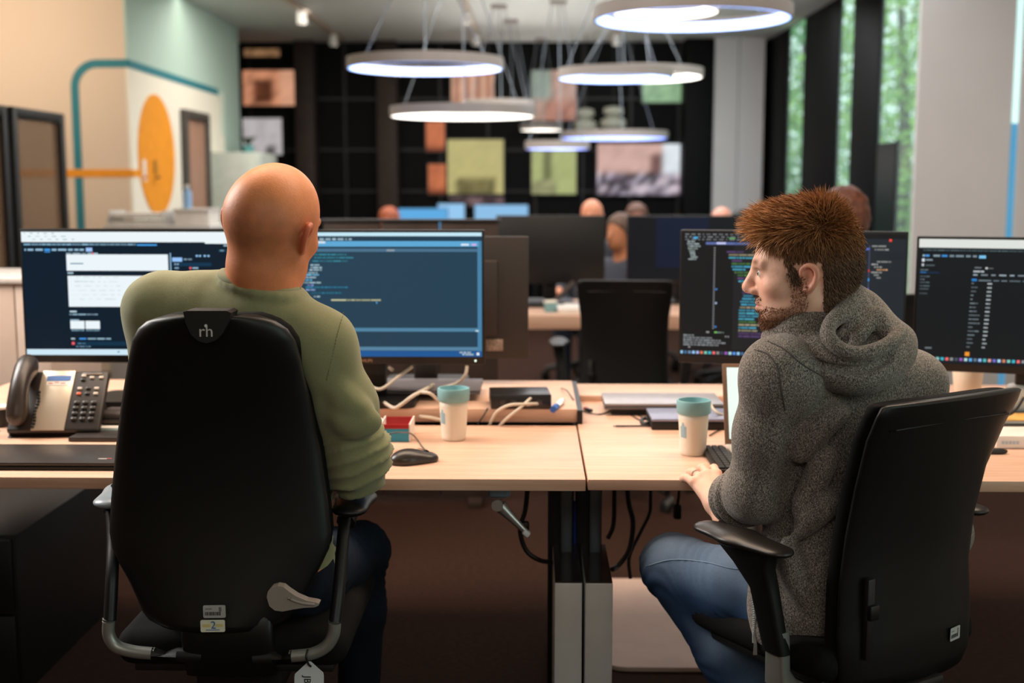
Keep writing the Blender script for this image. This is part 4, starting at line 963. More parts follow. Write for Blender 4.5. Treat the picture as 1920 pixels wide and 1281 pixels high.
obj('display', box(new(), ph(SW/2+0.004, PH*0.86, 0.0035), (SW*0.74, 0.016, 0.001), RP), mat('phone_lcd', rgb(86, 112, 160), 0.2, emit=rgb(70, 100, 150), estr=0.35), fpz)
obj('paper_label', box(new(), ph(SW/2+0.002, PH*0.775, 0.0035), (SW*0.66, 0.012, 0.001), RP), M_paper, fpz)
for k in range(3): obj('label_print', box(new(), ph(SW*0.32+k*0.016, PH*0.775+0.002*(k % 2), 0.0042), (0.012, 0.003, 0.0006), RP), mat('label_red', rgb(200, 110, 90), 0.6), fpz)
for k in range(12):
    obj('line_button', box(new(), ph(0.004+0.002*math.sin(k), PH*(0.06+0.052*k), 0.004), (0.009, 0.0065, 0.005), RP, 0.0015), M_plast, t)
M_key = mat('phone_key', rgb(40, 34, 30), 0.3); M_keyw = mat('phone_key_pale', rgb(205, 192, 176), 0.4); M_keyr = mat('phone_key_orange', rgb(214, 96, 60), 0.4)
for r in range(4):
    for c in range(3):
        obj('key', box(new(), ph(SW+0.02+c*0.022, 0.034+r*0.0165, 0.003), (0.014, 0.0105, 0.007), RP, 0.003), M_key, t)
for k, (x, y, m) in enumerate(((0, 0.112, M_keyr), (1, 0.112, M_key), (2, 0.112, M_keyw), (0, 0.128, M_keyw), (1, 0.128, M_key), (2, 0.128, M_keyw), (0.2, 0.155, M_key), (0.2, 0.167, M_keyw), (1.2, 0.162, M_keyw), (2.3, 0.162, M_keyw))):
    obj('function_key', box(new(), ph(SW+0.02+x*0.022, y, 0.002), (0.012, 0.0075, 0.005), RP, 0.002), m, t)
obj('lamp_strip', box(new(), ph(SW+0.045, PH-0.012, 0.001), (0.05, 0.006, 0.003), RP, 0.001), mat('phone_strip', rgb(120, 104, 92), 0.3), t)
Fh = Field((-0.06, -0.03, -0.05), (0.06, 0.26, 0.07), 0.003)
Fh.ell((0, 0.045, 0.012), (0.024, 0.036, 0.020), k=0.02); Fh.ell((0, 0.175, 0.014), (0.026, 0.038, 0.024), k=0.02); Fh.chain([(0, 0.03, 0.02), (0, 0.11, 0.04), (0, 0.19, 0.024)], [0.019, 0.017, 0.02], k=0.02, sm=4)
V, Fq = Fh.net(); V = relax(V, Fq, 2); Hm = np.array(RP); V = (Hm @ V.T).T + np.array(ph(-0.034, 0.0, 0.008))
hs = net_mesh('handset', [(V, Fq)], mat('handset_black', rgb(46, 36, 30), 0.35, var=0.08), t)
for k in range(6): obj('earpiece_slot', box(new(), ph(-0.034, 0.165+k*0.006, 0.05-0.002*k), (0.03, 0.002, 0.004), RP), M_plast, hs)
cp_ = []
for k in range(90):
    a = k*0.9; c0 = Vector((O.x-0.09 - k*0.0016, O.y+0.02-0.0006*k, DZ+0.012)); cp_.append(c0 + Vector((0, 0.007*math.cos(a), 0.007*math.sin(a))))
obj('coiled_cord', tube(new(), cp_, 0.0018, n=5, sub=0), M_cblk, t)
# dark closed laptop / pads in front of the phone
pa = atz(210, 833, DZ+0.019); pf = atz(204, 868, DZ+0.019)
t = thing('laptop', 'matt black closed laptop in front of the desk phone', 'laptop', (-1.2, 2.9, DZ), group='closed laptops')
M_lap = mat('laptop_black', rgb(46, 40, 37), 0.38, var=0.08)
obj('laptop_base', lohi(new(), (-1.36, pf.y, DZ+0.001), (pa.x+0.12, pa.y, DZ+0.010), 0.003), M_plast, t)
ld = obj('laptop_lid', lohi(new(), (-1.36, pf.y, DZ+0.011), (pa.x+0.12, pa.y, DZ+0.019), 0.003), M_lap, t)
lp = atz(196, 860, DZ+0.0195)
obj('logo_mark', lohi(new(), (lp.x-0.014, lp.y-0.004, DZ+0.019), (lp.x+0.006, lp.y+0.002, DZ+0.0195)), mat('logo_pale', rgb(196, 186, 180), 0.4), ld, smooth=None)
obj('logo_mark', lohi(new(), (lp.x+0.006, lp.y-0.002, DZ+0.019), (lp.x+0.016, lp.y+0.004, DZ+0.0195)), mat('logo_red', rgb(180, 80, 70), 0.4), ld, smooth=None)
sa = dz(128, 829, 0); sb = dz(220, 821, 0)
o = obj('folder', lohi(new(), (sa.x, sa.y, DZ+0.001), (sb.x+0.08, sa.y+0.1, DZ+0.012), 0.002), M_lap); tag(o, 'thin dark folder between phone and chair', 'folder')
t = thing('paper_stack', 'pale blue paper stack beside the phone', 'paper', (sb.x, sa.y+0.2, DZ))
qa = dz(176, 816, 0)
obj('paper_block', lohi(new(), (qa.x, qa.y, DZ+0.001), (qa.x+0.16, qa.y+0.16, DZ+0.016), 0.001), mat('paper_teal', rgb(176, 196, 192), 0.7), t)
obj('top_sheet', box(new(), (qa.x+0.08, qa.y+0.08, DZ+0.018), (0.15, 0.15, 0.003), rotz(0.08)), M_paper, t)
qb = at(191, 800, qa.y+0.06)
t = thing('zip_case', 'dark zip case standing on the pale paper stack', 'case', (qb.x+0.05, qa.y+0.09, DZ+0.02))
obj('case_body', lohi(new(), (qb.x, qa.y+0.03, DZ+0.02), (qb.x+0.12, qa.y+0.12, DZ+0.055), 0.012, 3), mat('case_dark', rgb(58, 48, 43), 0.6), t)
obj('zip', lohi(new(), (qb.x-0.0005, qa.y+0.029, DZ+0.036), (qb.x+0.1205, qa.y+0.1205, DZ+0.039), 0.0), M_blackm, t)
# takeaway cup at the left edge
c0 = atz(2, 800, DZ)
t = thing('paper_cup', 'black paper cup with white rim at the left picture edge', 'cup', c0)
obj('cup_body', lathe(new(), c0, [(0.02, 0.001), (0.026, 0.052), (0.024, 0.052), (0.02, 0.006)], 28), mat('cup_black', rgb(14, 12, 11), 0.5), t)
obj('cup_rim', lathe(new(), c0, [(0.0265, 0.05), (0.028, 0.053), (0.027, 0.057), (0.023, 0.056)], 28), M_paper, t)

# ================================================================== right desk things
la = atz(1134, 757, DZ+0.03); lb = atz(1345, 757, DZ+0.03)
t = thing('laptop', 'long grey closed laptop on the rear shelf of the right desk', 'laptop', ((la.x+lb.x)/2, la.y+0.1, DZ+0.012), group='closed laptops')
obj('laptop_base', lohi(new(), (la.x, la.y, DZ+0.0125), (lb.x+0.02, la.y+0.19, DZ+0.022), 0.003), MATS['laptop_grey'], t)
obj('laptop_lid', lohi(new(), (la.x, la.y, DZ+0.0225), (lb.x+0.02, la.y+0.19, DZ+0.03), 0.003), mat('laptop_lid_pale', rgb(168, 164, 168), 0.35, 0.4), t)
obj('support_pad', lohi(new(), (la.x+0.02, la.y+0.02, DZ-0.0055), (lb.x, la.y+0.05, DZ+0.012)), M_plast, t, smooth=None)
lc = atz(1222, 786, DZ+0.03)
t = thing('laptop', 'small blue grey closed laptop behind the right cup', 'laptop', (lc.x+0.12, lc.y+0.06, DZ), group='closed laptops')
obj('laptop_base', lohi(new(), (lc.x, lc.y, DZ+0.001), (lc.x+0.25, lc.y+0.165, DZ+0.022), 0.003), M_plast, t)
obj('laptop_lid', lohi(new(), (lc.x, lc.y, DZ+0.0225), (lc.x+0.25, lc.y+0.165, DZ+0.03), 0.003), mat('laptop_blue_grey', rgb(136, 138, 160), 0.35, 0.4), t)
def tz(px, py, lift=0.002): return atz(px, py, DZ - 0.006 + lift)
cable([tz(1092, 770), tz(1110, 776, 0.006), tz(1130, 776), tz(1148, 768), tz(1155, 762)], 0.002, M_cblk, 'thin black cable left of the long grey laptop')
cable([tz(1165, 768), tz(1180, 776), tz(1196, 786, 0.004), tz(1205, 790)], 0.0018, M_cblk, 'thin black cable from the long laptop to the dark loop')
cable([tz(1175, 766), tz(1192, 775), tz(1206, 783, 0.006)], 0.0018, M_cblk, 'second thin black cable beside the dark loop')
lp_ = [tz(1210 + 7*math.cos(a), 790 + 5.5*math.sin(a), 0.01) for a in np.linspace(0, 2*math.pi*0.95, 12)]
cable(lp_, 0.0055, M_cblk, 'dark looped cable end in front of the small laptop')
cable([dz(1150, 799), dz(1190, 799, 0.004), dz(1240, 798), dz(1300, 796)], 0.0025, M_cblk, 'black cable lying along the shelf joint')
cable([fp(1332, 757, 3.3), fp(1338, 768, 3.28), fp(1348, 776, 3.27), fp(1362, 780, 3.28)], 0.004, M_cbei, 'white cable right of the right cup')
cable([dz(1330, 817), dz(1342, 810), dz(1355, 804)], 0.0018, M_cblk, 'thin black cable between right cup and open laptop')
cable([dz(1325, 840), dz(1340, 842), dz(1362, 845)], 0.0015, M_cblk, 'thin black cable beside the keypad')
kb = tz(1104, 770); 
t = thing('usb_stick', 'small red and black stick on the right desk shelf', 'usb stick', kb)
obj('stick', box(new(), kb + Vector((0, -0.01, 0.004)), (0.012, 0.03, 0.008), rotz(0.4), 0.002), M_plast, t)
obj('red_cap', box(new(), kb + Vector((-0.008, 0.012, 0.004)), (0.012, 0.014, 0.008), rotz(0.4), 0.002), mat('stick_red', rgb(190, 50, 40), 0.4), t)
# open laptop
h0 = at(1364, 838, 2.98); tp = at(1350, 682, 3.06)
t = thing('laptop', 'open silver laptop with pale screen left of the hoodie', 'laptop', (h0.x+0.16, 2.88, DZ))
up_ = Vector((0, tp.y - 2.98, tp.z - h0.z)); L_ = up_.length; upn = up_.normalized(); un = Vector((1, 0, 0)); nn = un.cross(upn)
RL = Matrix((un, upn, nn)).transposed(); lw = 0.33; lx = h0.x - 0.006
cc = Vector((lx + lw/2, 2.98, h0.z)) + upn*L_/2
lid = obj('laptop_lid', box(new(), cc, (lw, L_, 0.007), RL, 0.003), mat('laptop_bezel', rgb(120, 92, 74), 0.4, 0.3), t)
obj('laptop_screen', box(new(), cc + nn*0.0037 + upn*0.004, (lw-0.022, L_-0.03, 0.0006), RL), mat('pale_screen', rgb(200, 222, 222), 0.3, var=0.03, emit=rgb(196, 220, 222), estr=0.75), lid, smooth=None)
obj('laptop_base', lohi(new(), (lx, 2.77, DZ+0.001), (lx+lw, 2.985, DZ+0.013), 0.003), mat('laptop_silver', rgb(214, 208, 200), 0.35, 0.3), t)
obj('laptop_keys', lohi(new(), (lx+0.02, 2.86, DZ+0.013), (lx+lw-0.02, 2.96, DZ+0.0142)), mat('laptop_keys_dark', rgb(60, 58, 56), 0.5), t, smooth=None)
keyboard((lx-0.062, 2.70), (lx-0.004, 2.95), 'narrow black keypad left of the open laptop', 'keypad', 3, 10)
# right end: white box, plug, notebook, white speaker
wb_ = dz(1868, 842, 0)
t = thing('carton', 'white box with faint blue lettering at the right picture edge', 'box', (wb_.x+0.12, wb_.y+0.06, DZ))
obj('box_body', lohi(new(), (wb_.x, wb_.y, DZ+0.001), (wb_.x+0.28, wb_.y+0.12, DZ+0.033), 0.003), mat('box_white', rgb(238, 228, 220), 0.5), t)
for k in range(5): obj('lettering', lohi(new(), (wb_.x+0.012+k*0.009, wb_.y-0.0008, DZ+0.012), (wb_.x+0.019+k*0.009, wb_.y, DZ+0.02)), mat('faint_blue_print', rgb(190, 200, 214), 0.6), t, smooth=None)
pq = dz(1876, 847, 0.006)
t = thing('plug', 'black plug lying before the white box', 'plug', (pq.x, pq.y, DZ))
obj('plug_body', tube(new(), [pq + Vector((-0.04, 0, 0)), pq, pq + Vector((0.016, 0.003, 0))], 0.008, sub=3, radii=[0.009, 0.0085, 0.004]), M_cblk, t)
obj('plug_cable', tube(new(), [pq + Vector((-0.04, 0, 0)), pq + Vector((-0.09, 0.03, -0.001)), pq + Vector((-0.13, 0.1, -0.002))], 0.0025, sub=4), M_cblk, t)
nb = dz(1880, 812, 0)
t = thing('laptop', 'black closed laptop under the yellow notebook at the right', 'laptop', (nb.x+0.15, nb.y+0.1, DZ), group='closed laptops')
obj('laptop_base', lohi(new(), (nb.x-0.02, nb.y, DZ+0.001), (nb.x+0.3, nb.y+0.13, DZ+0.012), 0.003), M_plast, t)
obj('laptop_lid', lohi(new(), (nb.x-0.02, nb.y, DZ+0.0125), (nb.x+0.3, nb.y+0.13, DZ+0.02), 0.003), M_lap, t)
t = thing('notebook', 'yellow notebook on the black laptop at the right', 'notebook', (nb.x+0.14, nb.y+0.1, DZ+0.02))
obj('pages', lohi(new(), (nb.x+0.012, nb.y+0.022, DZ+0.021), (nb.x+0.25, nb.y+0.118, DZ+0.028)), M_paper, t, smooth=None)
obj('cover', lohi(new(), (nb.x+0.01, nb.y+0.02, DZ+0.028), (nb.x+0.25, nb.y+0.12, DZ+0.031), 0.001), mat('notebook_yellow', rgb(230, 176, 88), 0.55), t)
ws = dz(1890, 788, 0)
t = thing('desk_device', 'white rounded device behind the chair under the right monitor', 'device', (ws.x+0.1, ws.y+0.1, DZ))
obj('device_body', lohi(new(), (ws.x, ws.y-0.02, DZ+0.02), (ws.x+0.2, ws.y+0.05, DZ+0.10), 0.02, 4), mat('device_white', rgb(226, 222, 218), 0.4), t)
obj('device_foot', lohi(new(), (ws.x-0.01, ws.y-0.03, DZ+0.001), (ws.x+0.21, ws.y+0.06, DZ+0.02), 0.004), M_plast, t)
cable([fp(1920, 745, 3.2), fp(1905, 768, 3.2), fp(1890, 778, 3.22), fp(1872, 780, 3.25)], 0.004, M_cblk, 'thick black cable before the white device')
cw = at(1812, 760, 3.62)
t = thing('reusable_cup', 'cream cup partly hidden below the right monitor', 'cup', (cw.x, 3.62, DZ), group='reusable cups')
for nm, pr, mm in (('cup_body', [(0.034, 0.013), (0.044, 0.12), (0.044, 0.125)], 'cup_cream'), ('cup_lid', [(0.0445, 0.125), (0.047, 0.127), (0.046, 0.15), (0.04, 0.152)], 'cup_lid_blue')):
    obj(nm, lathe(new(), (cw.x, 3.62, DZ-0.018), pr, 32), MATS[mm], t, smooth=True)

# cables hanging under the desks
cable([at(992, 880, 2.95), at(985, 955, 2.95), at(975, 990, 2.95), at(985, 1030, 2.95), at(1010, 1050, 2.95), at(1040, 1055, 3.0)], 0.006, M_cblk, 'black cable looping under the left desk by the crank', 'hanging cables')
pl_ = at(984, 988, 2.96)
tag(obj('plug', box(new(), pl_, (0.022, 0.02, 0.028), None, 0.006), M_cblk), 'black plug on the cable behind the crank handle', 'plug')
cable([at(1152, 856, 3.1), at(1152, 935, 3.1), at(1150, 985, 3.1), at(1140, 1010, 3.1)], 0.006, M_cblk, 'short black cable beside the right desk leg', 'hanging cables')
cable([at(1174, 850, 3.15), at(1178, 935, 3.15), at(1187, 980, 3.15), at(1180, 1030, 3.15), at(1160, 1060, 3.15), at(1148, 1068, 3.12)], 0.007, M_cblk, 'long black cable loop beside the right desk leg', 'hanging cables')
cable([at(1218, 845, 3.2), at(1220, 935, 3.2), at(1217, 965, 3.2), at(1200, 1000, 3.2), at(1180, 1045, 3.2), at(1182, 1085, 3.2)], 0.005, M_cblk, 'black cable hanging behind the blue jeans knee', 'hanging cables')
hp = at(1270, 960, 3.2)
t = thing('cable_plug', 'black plug hanging under the right desk on its cord', 'plug', hp)
obj('plug_body', box(new(), hp, (0.022, 0.02, 0.04), None, 0.006), M_cblk, t)
obj('plug_cord', tube(new(), [hp + Vector((0, 0, 0.02)), hp + Vector((0.004, 0, 0.06)), hp + Vector((0, 0, 0.155))], 0.004, sub=3), M_cblk, t)
o = obj('cable', tube(new(), [at(1080, 940, 3.06), at(1078, 1000, 3.06), at(1082, 1060, 3.06)], 0.006, sub=5), mat('cable_blue', rgb(40, 70, 190), 0.4)); tag(o, 'blue cable between the two grey desk legs', 'cable', 'hanging cables')

# ================================================================== second row of desks
t = thing('desk', 'birch desk in the second row behind the empty chair', 'desk', (0.3, 6.5, 0))
obj('desk_top', lohi(new(), (-0.75, 6.1, DZ-0.027), (1.85, 6.95, DZ), 0.002), M_wood, t)
obj('edge_band', lohi(new(), (-0.75, 6.085, DZ-0.07), (1.85, 6.1, DZ), 0.002), M_wood, t)
for x in (-0.7, 0.5, 1.75):
    obj('leg', lohi(new(), (x, 6.3, 0.04), (x+0.06, 6.6, DZ-0.027), 0.004), M_steelb, t); obj('foot', lohi(new(), (x, 6.15, 0), (x+0.06, 6.9, 0.04), 0.004), M_steelb, t)
def px_mon(x0, x1, y0, Y, label, screen=None, h=0.372, base=DZ):
    return monitor('monitor', at(x0, y0, Y), at(x1, y0, Y), (x0, y0, x1, y0+120), screen, label, h=h, base_z=base, group='monitors in the second row')
px_mon(930, 1135, 404, 6.7, 'black monitor in the second row, behind the brown one')
px_mon(1176, 1385, 404, 6.7, 'dark blue tinted monitor in the second row behind the empty chair', [(0, 0, 2000, 900, (6, 10, 18), 0), (1230, 404, 1330, 500, (5, 18, 44), 1)])  # blue gloss on the monitor's back put in as a glowing face
cs = at(1032, 604, 6.25)
t = thing('reusable_cup', 'pale blue cup on the second row desk', 'cup', (cs.x, 6.25, DZ), group='reusable cups')
obj('cup_body', lathe(new(), (cs.x, 6.25, DZ), [(0.03, 0.001), (0.036, 0.05), (0.033, 0.052)], 24), MATS['cup_lid_blue'], t)
obj('cup_rim', lathe(new(), (cs.x, 6.25, DZ), [(0.036, 0.05), (0.038, 0.055), (0.034, 0.058)], 24), MATS['cup_cream'], t)
pp = at(1080, 602, 6.3)
t = thing('paper_stack', 'white papers on the second row desk beside the pale cup', 'paper', (pp.x, 6.3, DZ))
obj('paper_block', box(new(), (pp.x, 6.3, DZ+0.012), (0.21, 0.24, 0.022), rotz(0.1), 0.001), M_paper, t)
obj('top_sheet', box(new(), (pp.x+0.03, 6.3, DZ+0.026), (0.2, 0.22, 0.004), rotz(-0.12)), M_paper, t)
pk = at(1112, 592, 6.22)
t = thing('squeeze_tube', 'small pink tube standing on the second row desk', 'tube', (pk.x, 6.22, DZ))
obj('tube_body', lathe(new(), (pk.x, 6.22, DZ), [(0.014, 0.001), (0.016, 0.03), (0.012, 0.075), (0.004, 0.08)], 16), mat('tube_pink', rgb(226, 150, 130), 0.5), t)
obj('tube_cap', cyl(new(), (pk.x, 6.22, DZ+0.08), (pk.x, 6.22, DZ+0.09), 0.012, n=16), M_paper, t)
keyb2 = at(1050, 575, 6.45)
t = thing('keyboard', 'dark keyboard on the second row desk', 'keyboard', (keyb2.x, 6.5, DZ))
obj('keyboard_case', lohi(new(), (keyb2.x-0.2, 6.45, DZ+0.001), (keyb2.x+0.2, 6.58, DZ+0.018), 0.003), M_plast, t)
for j in range(4): obj('key_row', lohi(new(), (keyb2.x-0.19, 6.46+j*0.03, DZ+0.018), (keyb2.x+0.19, 6.484+j*0.03, DZ+0.022)), MATS['key_black'], t, smooth=None)
cable([at(1020, 575, 6.4), at(1045, 560, 6.5), at(1065, 540, 6.55), at(1075, 530, 6.6)], 0.012, mat('cable_brown', rgb(60, 44, 36), 0.6), 'thick brown cable under the second row monitor', 'second row cables')
# low wooden screen and far monitors
t = thing('partition', 'low dark brown partition behind the blue editor monitor', 'partition', (-0.55, 5.2, 0))
xa_, xb_ = at(604, 420, 5.2).x, at(934, 420, 5.2).x; zt_ = at(760, 417, 5.2).z
for k in range(3):
    a = xa_ + (xb_-xa_)*k/3; b = xa_ + (xb_-xa_)*(k+1)/3
    obj('panel', lohi(new(), (a+0.003, 5.2, 0.03), (b-0.003, 5.24, zt_), 0.006), M_darkb, t)
obj('top_cap', lohi(new(), (xa_-0.01, 5.19, zt_), (xb_+0.01, 5.25, zt_+0.014), 0.003), M_bframe, t)
for x in (xa_+0.1, xb_-0.1): obj('foot', lohi(new(), (x-0.03, 5.12, 0), (x+0.03, 5.32, 0.03), 0.004), M_darkb, t)
t = thing('desk', 'far desk carrying the three bright blue monitors', 'desk', (-0.6, 12.1, 0))
obj('desk_top', lohi(new(), (-1.6, 11.8, 0.7), (0.4, 12.6, 0.73), 0.002), M_wood, t)
for x in (-1.55, 0.3): obj('leg', lohi(new(), (x, 11.9, 0), (x+0.06, 12.5, 0.7)), M_steelb, t)
BL = lambda c: [(0, 0, 3000, 3000, c, 0)]
px_mon(746, 840, 390, 12.0, 'bright blue far monitor at the left, low', BL((92, 170, 226)), 0.34)
px_mon(820, 872, 381, 12.32, 'pale blue far monitor, highest and narrowest', BL((150, 200, 240)), 0.4)
px_mon(889, 991, 383, 12.1, 'pale blue far monitor at the right, wide', BL((140, 190, 230)), 0.36)
# ================================================================== chairs (local frame: faces +y, origin on the floor)
M_shell = mat('chair_shell', rgb(15, 15, 14), 0.42, var=0.1, scale=30, spec=0.4)
M_cush = mat('chair_fabric', rgb(12, 11, 11), 0.85, var=0.2, scale=200, bump=0.25, bscale=900, spec=0.2)
M_alu = mat('chair_alu', rgb(156, 158, 152), 0.38, 0.6, var=0.05)
M_lever = mat('lever_grey', rgb(150, 140, 132), 0.5, var=0.04)
def sec(cx, y, z, hw, th, e=0.35, n=28, bow=0.0):
    o_ = []
    for k in range(n):
        a = 2*math.pi*k/n; c, s = math.cos(a), math.sin(a)
        x = hw*math.copysign(abs(c)**e, c); yy = th*math.copysign(abs(s)**0.8, s)
        o_.append((cx + x, y + yy + bow*(x/hw)**2, z))
    return o_
def star_base(t, pd=0.32):
    obj('gas_column', cyl(new(), (0, 0, 0.1), (0, 0, 0.36), 0.026, n=20), M_blackm, t, local=True)
    obj('column_sleeve', cyl(new(), (0, 0, 0.1), (0, 0, 0.22), 0.034, 0.03, n=20), M_plast, t, local=True)
    for k in range(5):
        a = math.radians(90 + 72*k); d = Vector((math.cos(a), math.sin(a), 0))
        sp = obj('base_arm', tube(new(), [Vector((0, 0, 0.13)), d*0.15 + Vector((0, 0, 0.115)), d*pd + Vector((0, 0, 0.085))], 0.02, radii=[0.03, 0.022, 0.016], sub=3), M_plast, t, local=True)
        s = d.orthogonal().normalized(); c = d*pd + Vector((0, 0, 0.032))
        obj('caster', loft(new(), [[c + s*y + d*(r*math.cos(b)) + Vector((0, 0, r*math.sin(b))) for b in np.linspace(0, 2*math.pi, 16, endpoint=False)] for y, r in ((-0.026, 0.024), (-0.02, 0.031), (0.02, 0.031), (0.026, 0.024))]), M_plast, sp, local=True)
def sticker(t, M_, w, h, kind):
    def rect(nm, x0, y0, x1, y1, m, par, z=0.0006):
        bm = new(); prism(bm, [M_ @ Vector((x, y, 0)) for x, y in ((x0, y0), (x1, y0), (x1, y1), (x0, y1))], (M_.to_3x3() @ Vector((0, 0, z)))); return obj(nm, bm, m, par, local=True, smooth=None)
    bm = new(); prism(bm, [M_ @ Vector((x, y, 0)) for x, y in rrect(w, h, 0.003, 3)], M_.to_3x3() @ Vector((0, 0, 0.0006)))
    s = obj('asset_sticker', bm, mat('sticker_grey', rgb(176, 176, 174), 0.5) if kind == 'bar' else mat('sticker_cream', rgb(226, 226, 206), 0.5), t, local=True, smooth=None)
    if kind == 'bar':
        r = random.Random(3); x = -w*0.42
        while x < w*0.3:
            d = r.uniform(0.0006, 0.0018); rect('barcode_line', x, -h*0.3, x+d, -h*0.02, mat('print_black', rgb(24, 24, 26), 0.6), s, 0.0009); x += d + r.uniform(0.0006, 0.0014)
        rect('print_line', -w*0.4, h*0.18, -w*0.1, h*0.25, mat('print_grey', rgb(110, 110, 112), 0.6), s, 0.0009)
        rect('print_mark', w*0.2, h*0.0, w*0.32, h*0.36, MATS['print_grey'], s, 0.0009)
    else:
        for k in range(6):
            for sg in (-1, 1): rect('print_letter', sg*w*(0.12+0.055*k)-0.001, -h*0.08, sg*w*(0.12+0.055*k)+0.0012, h*0.16, mat('print_yellow', rgb(222, 204, 130), 0.6), s, 0.0009)
        rect('print_line', -w*0.28, -h*0.36, w*0.28, -h*0.3, mat('print_blue', rgb(60, 110, 170), 0.6), s, 0.0009)
    return s
# ---------------- chair of the bald man
O1 = Vector((at(410, 900, 2.26).x, 2.50, 0))
t = chair1 = thing('office_chair', 'high backed black office chair with small logo, seating the bald man', 'office chair', O1, group='office chairs')
YB = 2.26
rows = [(592, 312, 478), (597, 290, 496), (604, 270, 515), (618, 254, 536), (640, 243, 551), (680, 235, 563), (760, 222, 581), (850, 211, 600), (940, 203, 613), (1000, 200, 619), (1030, 205, 615), (1060, 219, 601), (1090, 236, 585), (1120, 250, 570), (1150, 262, 552), (1166, 275, 535), (1178, 300, 510)]
loops = []; loopc = []
for py, xl, xr in rows:
    z = at(xl, py, YB).z; yy = -0.24 + 0.05*math.sin((z-0.5)/0.62*math.pi) - 0.035*max(0, (z-0.95))/0.2
    Yt_ = 2.50 + yy + 0.02; a = at(xl, py, Yt_); b = at(xr, py, Yt_); z = a.z; hw = (b.x-a.x)/2; cx_ = (a.x+b.x)/2 - O1.x
    e = 0.45 if 620 < py < 1150 else 0.7
    loops.append(sec(cx_, yy + 0.016, z, hw, 0.022, e, bow=0.02)); loopc.append(sec(cx_, yy + 0.055, z, hw*0.985, 0.03, e, bow=0.03))
obj('back_shell', loft(new(), loops), M_shell, t, local=True, smooth=True)
obj('back_cushion', loft(new(), loopc), M_cush, t, local=True, smooth=True)
# headrest bracket with the two-letter mark
bz = lambda px, py, Y=YB-0.02: at(px, py, Y) - O1
pts = [(343, 585), (350, 583), (425, 583), (433, 587), (428, 604), (418, 624), (405, 638), (388, 644), (372, 640), (358, 628), (348, 606)]
br_ = obj('headrest_bracket', prism(new(), [bz(x, y, 2.21) for x, y in pts], (0, 0.055, 0)), mat('bracket_black', rgb(12, 12, 12), 0.5), t, local=True, smooth=None)
lc_ = at(386, 622, 2.208)
tx = text_part('logo_lettering', 'rh', 0.031, basis(lc_, (1, 0, 0), (0, 0, 1)), mat('logo_silver', rgb(196, 192, 188), 0.4), br_)
obj('logo_dot', cyl(new(), at(386, 611, 2.208) - O1, at(386, 611, 2.2075) - O1, 0.0028, n=14), MATS['logo_silver'], br_, local=True)
# lever: round hub drawn out to a thin tip
lv = [(500, 1120), (502, 1110), (509, 1102), (520, 1099), (531, 1101), (541, 1109), (556, 1119), (575, 1127), (592, 1130), (598, 1132), (597, 1136), (590, 1139), (570, 1140), (550, 1143), (530, 1147), (515, 1145), (505, 1137)]
Yl = YB - 0.03
obj('back_lever', prism(new(), [at(x, y, Yl) - O1 for x, y in lv], (0, 0.022, 0)), M_lever, t, local=True, smooth=None)
obj('lever_ridge', tube(new(), [at(540, 1122, Yl) - O1, at(565, 1131, Yl) - O1, at(590, 1134, Yl) - O1], 0.003, sub=4), M_lever, t, local=True)
def stk(px, py, w, h, kind, Y):
    p = at(px, py, Y) - O1; return sticker(t, basis(p, (1, 0, 0.02), (0, 0, 1)), w, h, kind)
stk(402, 1147, 0.043, 0.025, 'bar', YB - 0.016)
s2 = stk(399, 1174, 0.047, 0.024, 'two', YB - 0.016)
text_part('number_two', '2', 0.021, basis(at(400, 1173, YB - 0.0175), (1, 0, 0), (0, 0, 1)), MATS['print_blue'], s2)
# arms
for side, post, bend in ((1, [(648, 962), (643, 1010), (636, 1100), (628, 1168)], [(628, 1164), (625, 1190), (612, 1212), (585, 1226), (544, 1231)]), (-1, [(208, 950), (212, 1010), (210, 1080), (206, 1164)], [(204, 1160), (204, 1190), (218, 1212), (250, 1222), (290, 1226)])):
    Ya = 2.29
    obj('arm_post', tube(new(), [at(x, y, yq) - O1 for (x, y), yq in zip(post, (2.43, 2.38, 2.32, Ya))], 0.0125, sub=5), M_shell, t, local=True)
    obj('arm_bend', tube(new(), [at(x, y, Ya) - O1 for x, y in bend], 0.0125, sub=6), M_alu, t, local=True)
    e = at(bend[-1][0], bend[-1][1], Ya) - O1
    obj('arm_bracket', tube(new(), [e + Vector((side*0.004, 0, 0)), Vector((side*0.05, e.y, e.z - 0.004))], 0.014, sub=2), M_plast, t, local=True)
    c = at(660 if side > 0 else 218, 945 if side > 0 else 930, 2.44) - O1
    f = Field((-0.08, -0.16, -0.04), (0.08, 0.2, 0.04), 0.005)
    f.chain([(0, -0.03, 0), (0.0, 0.06, 0.004), (-0.01*side, 0.15, 0)], [0.036, 0.04, 0.03], k=0.02); V, Fq = f.net(); V = relax(V, Fq, 2); V[:, 2] *= 0.36; V[:, 2] = V[:, 2] + c.z - 0.004; V[:, 0] += c.x; V[:, 1] += c.y
    V = V + np.array(O1)
    net_mesh('arm_pad', [(V, Fq)], M_shell if side > 0 else mat('pad_glare_grey', rgb(150, 162, 170), 0.3), t)  # left pad paler: glare on its top put into the base colour
    obj('pad_neck', tube(new(), [c + Vector((-0.008*side, 0.02, -0.02)), at(post[0][0], post[0][1], 2.43) - O1 + Vector((0, 0, -0.02))], 0.02, sub=2), M_shell, t, local=True)
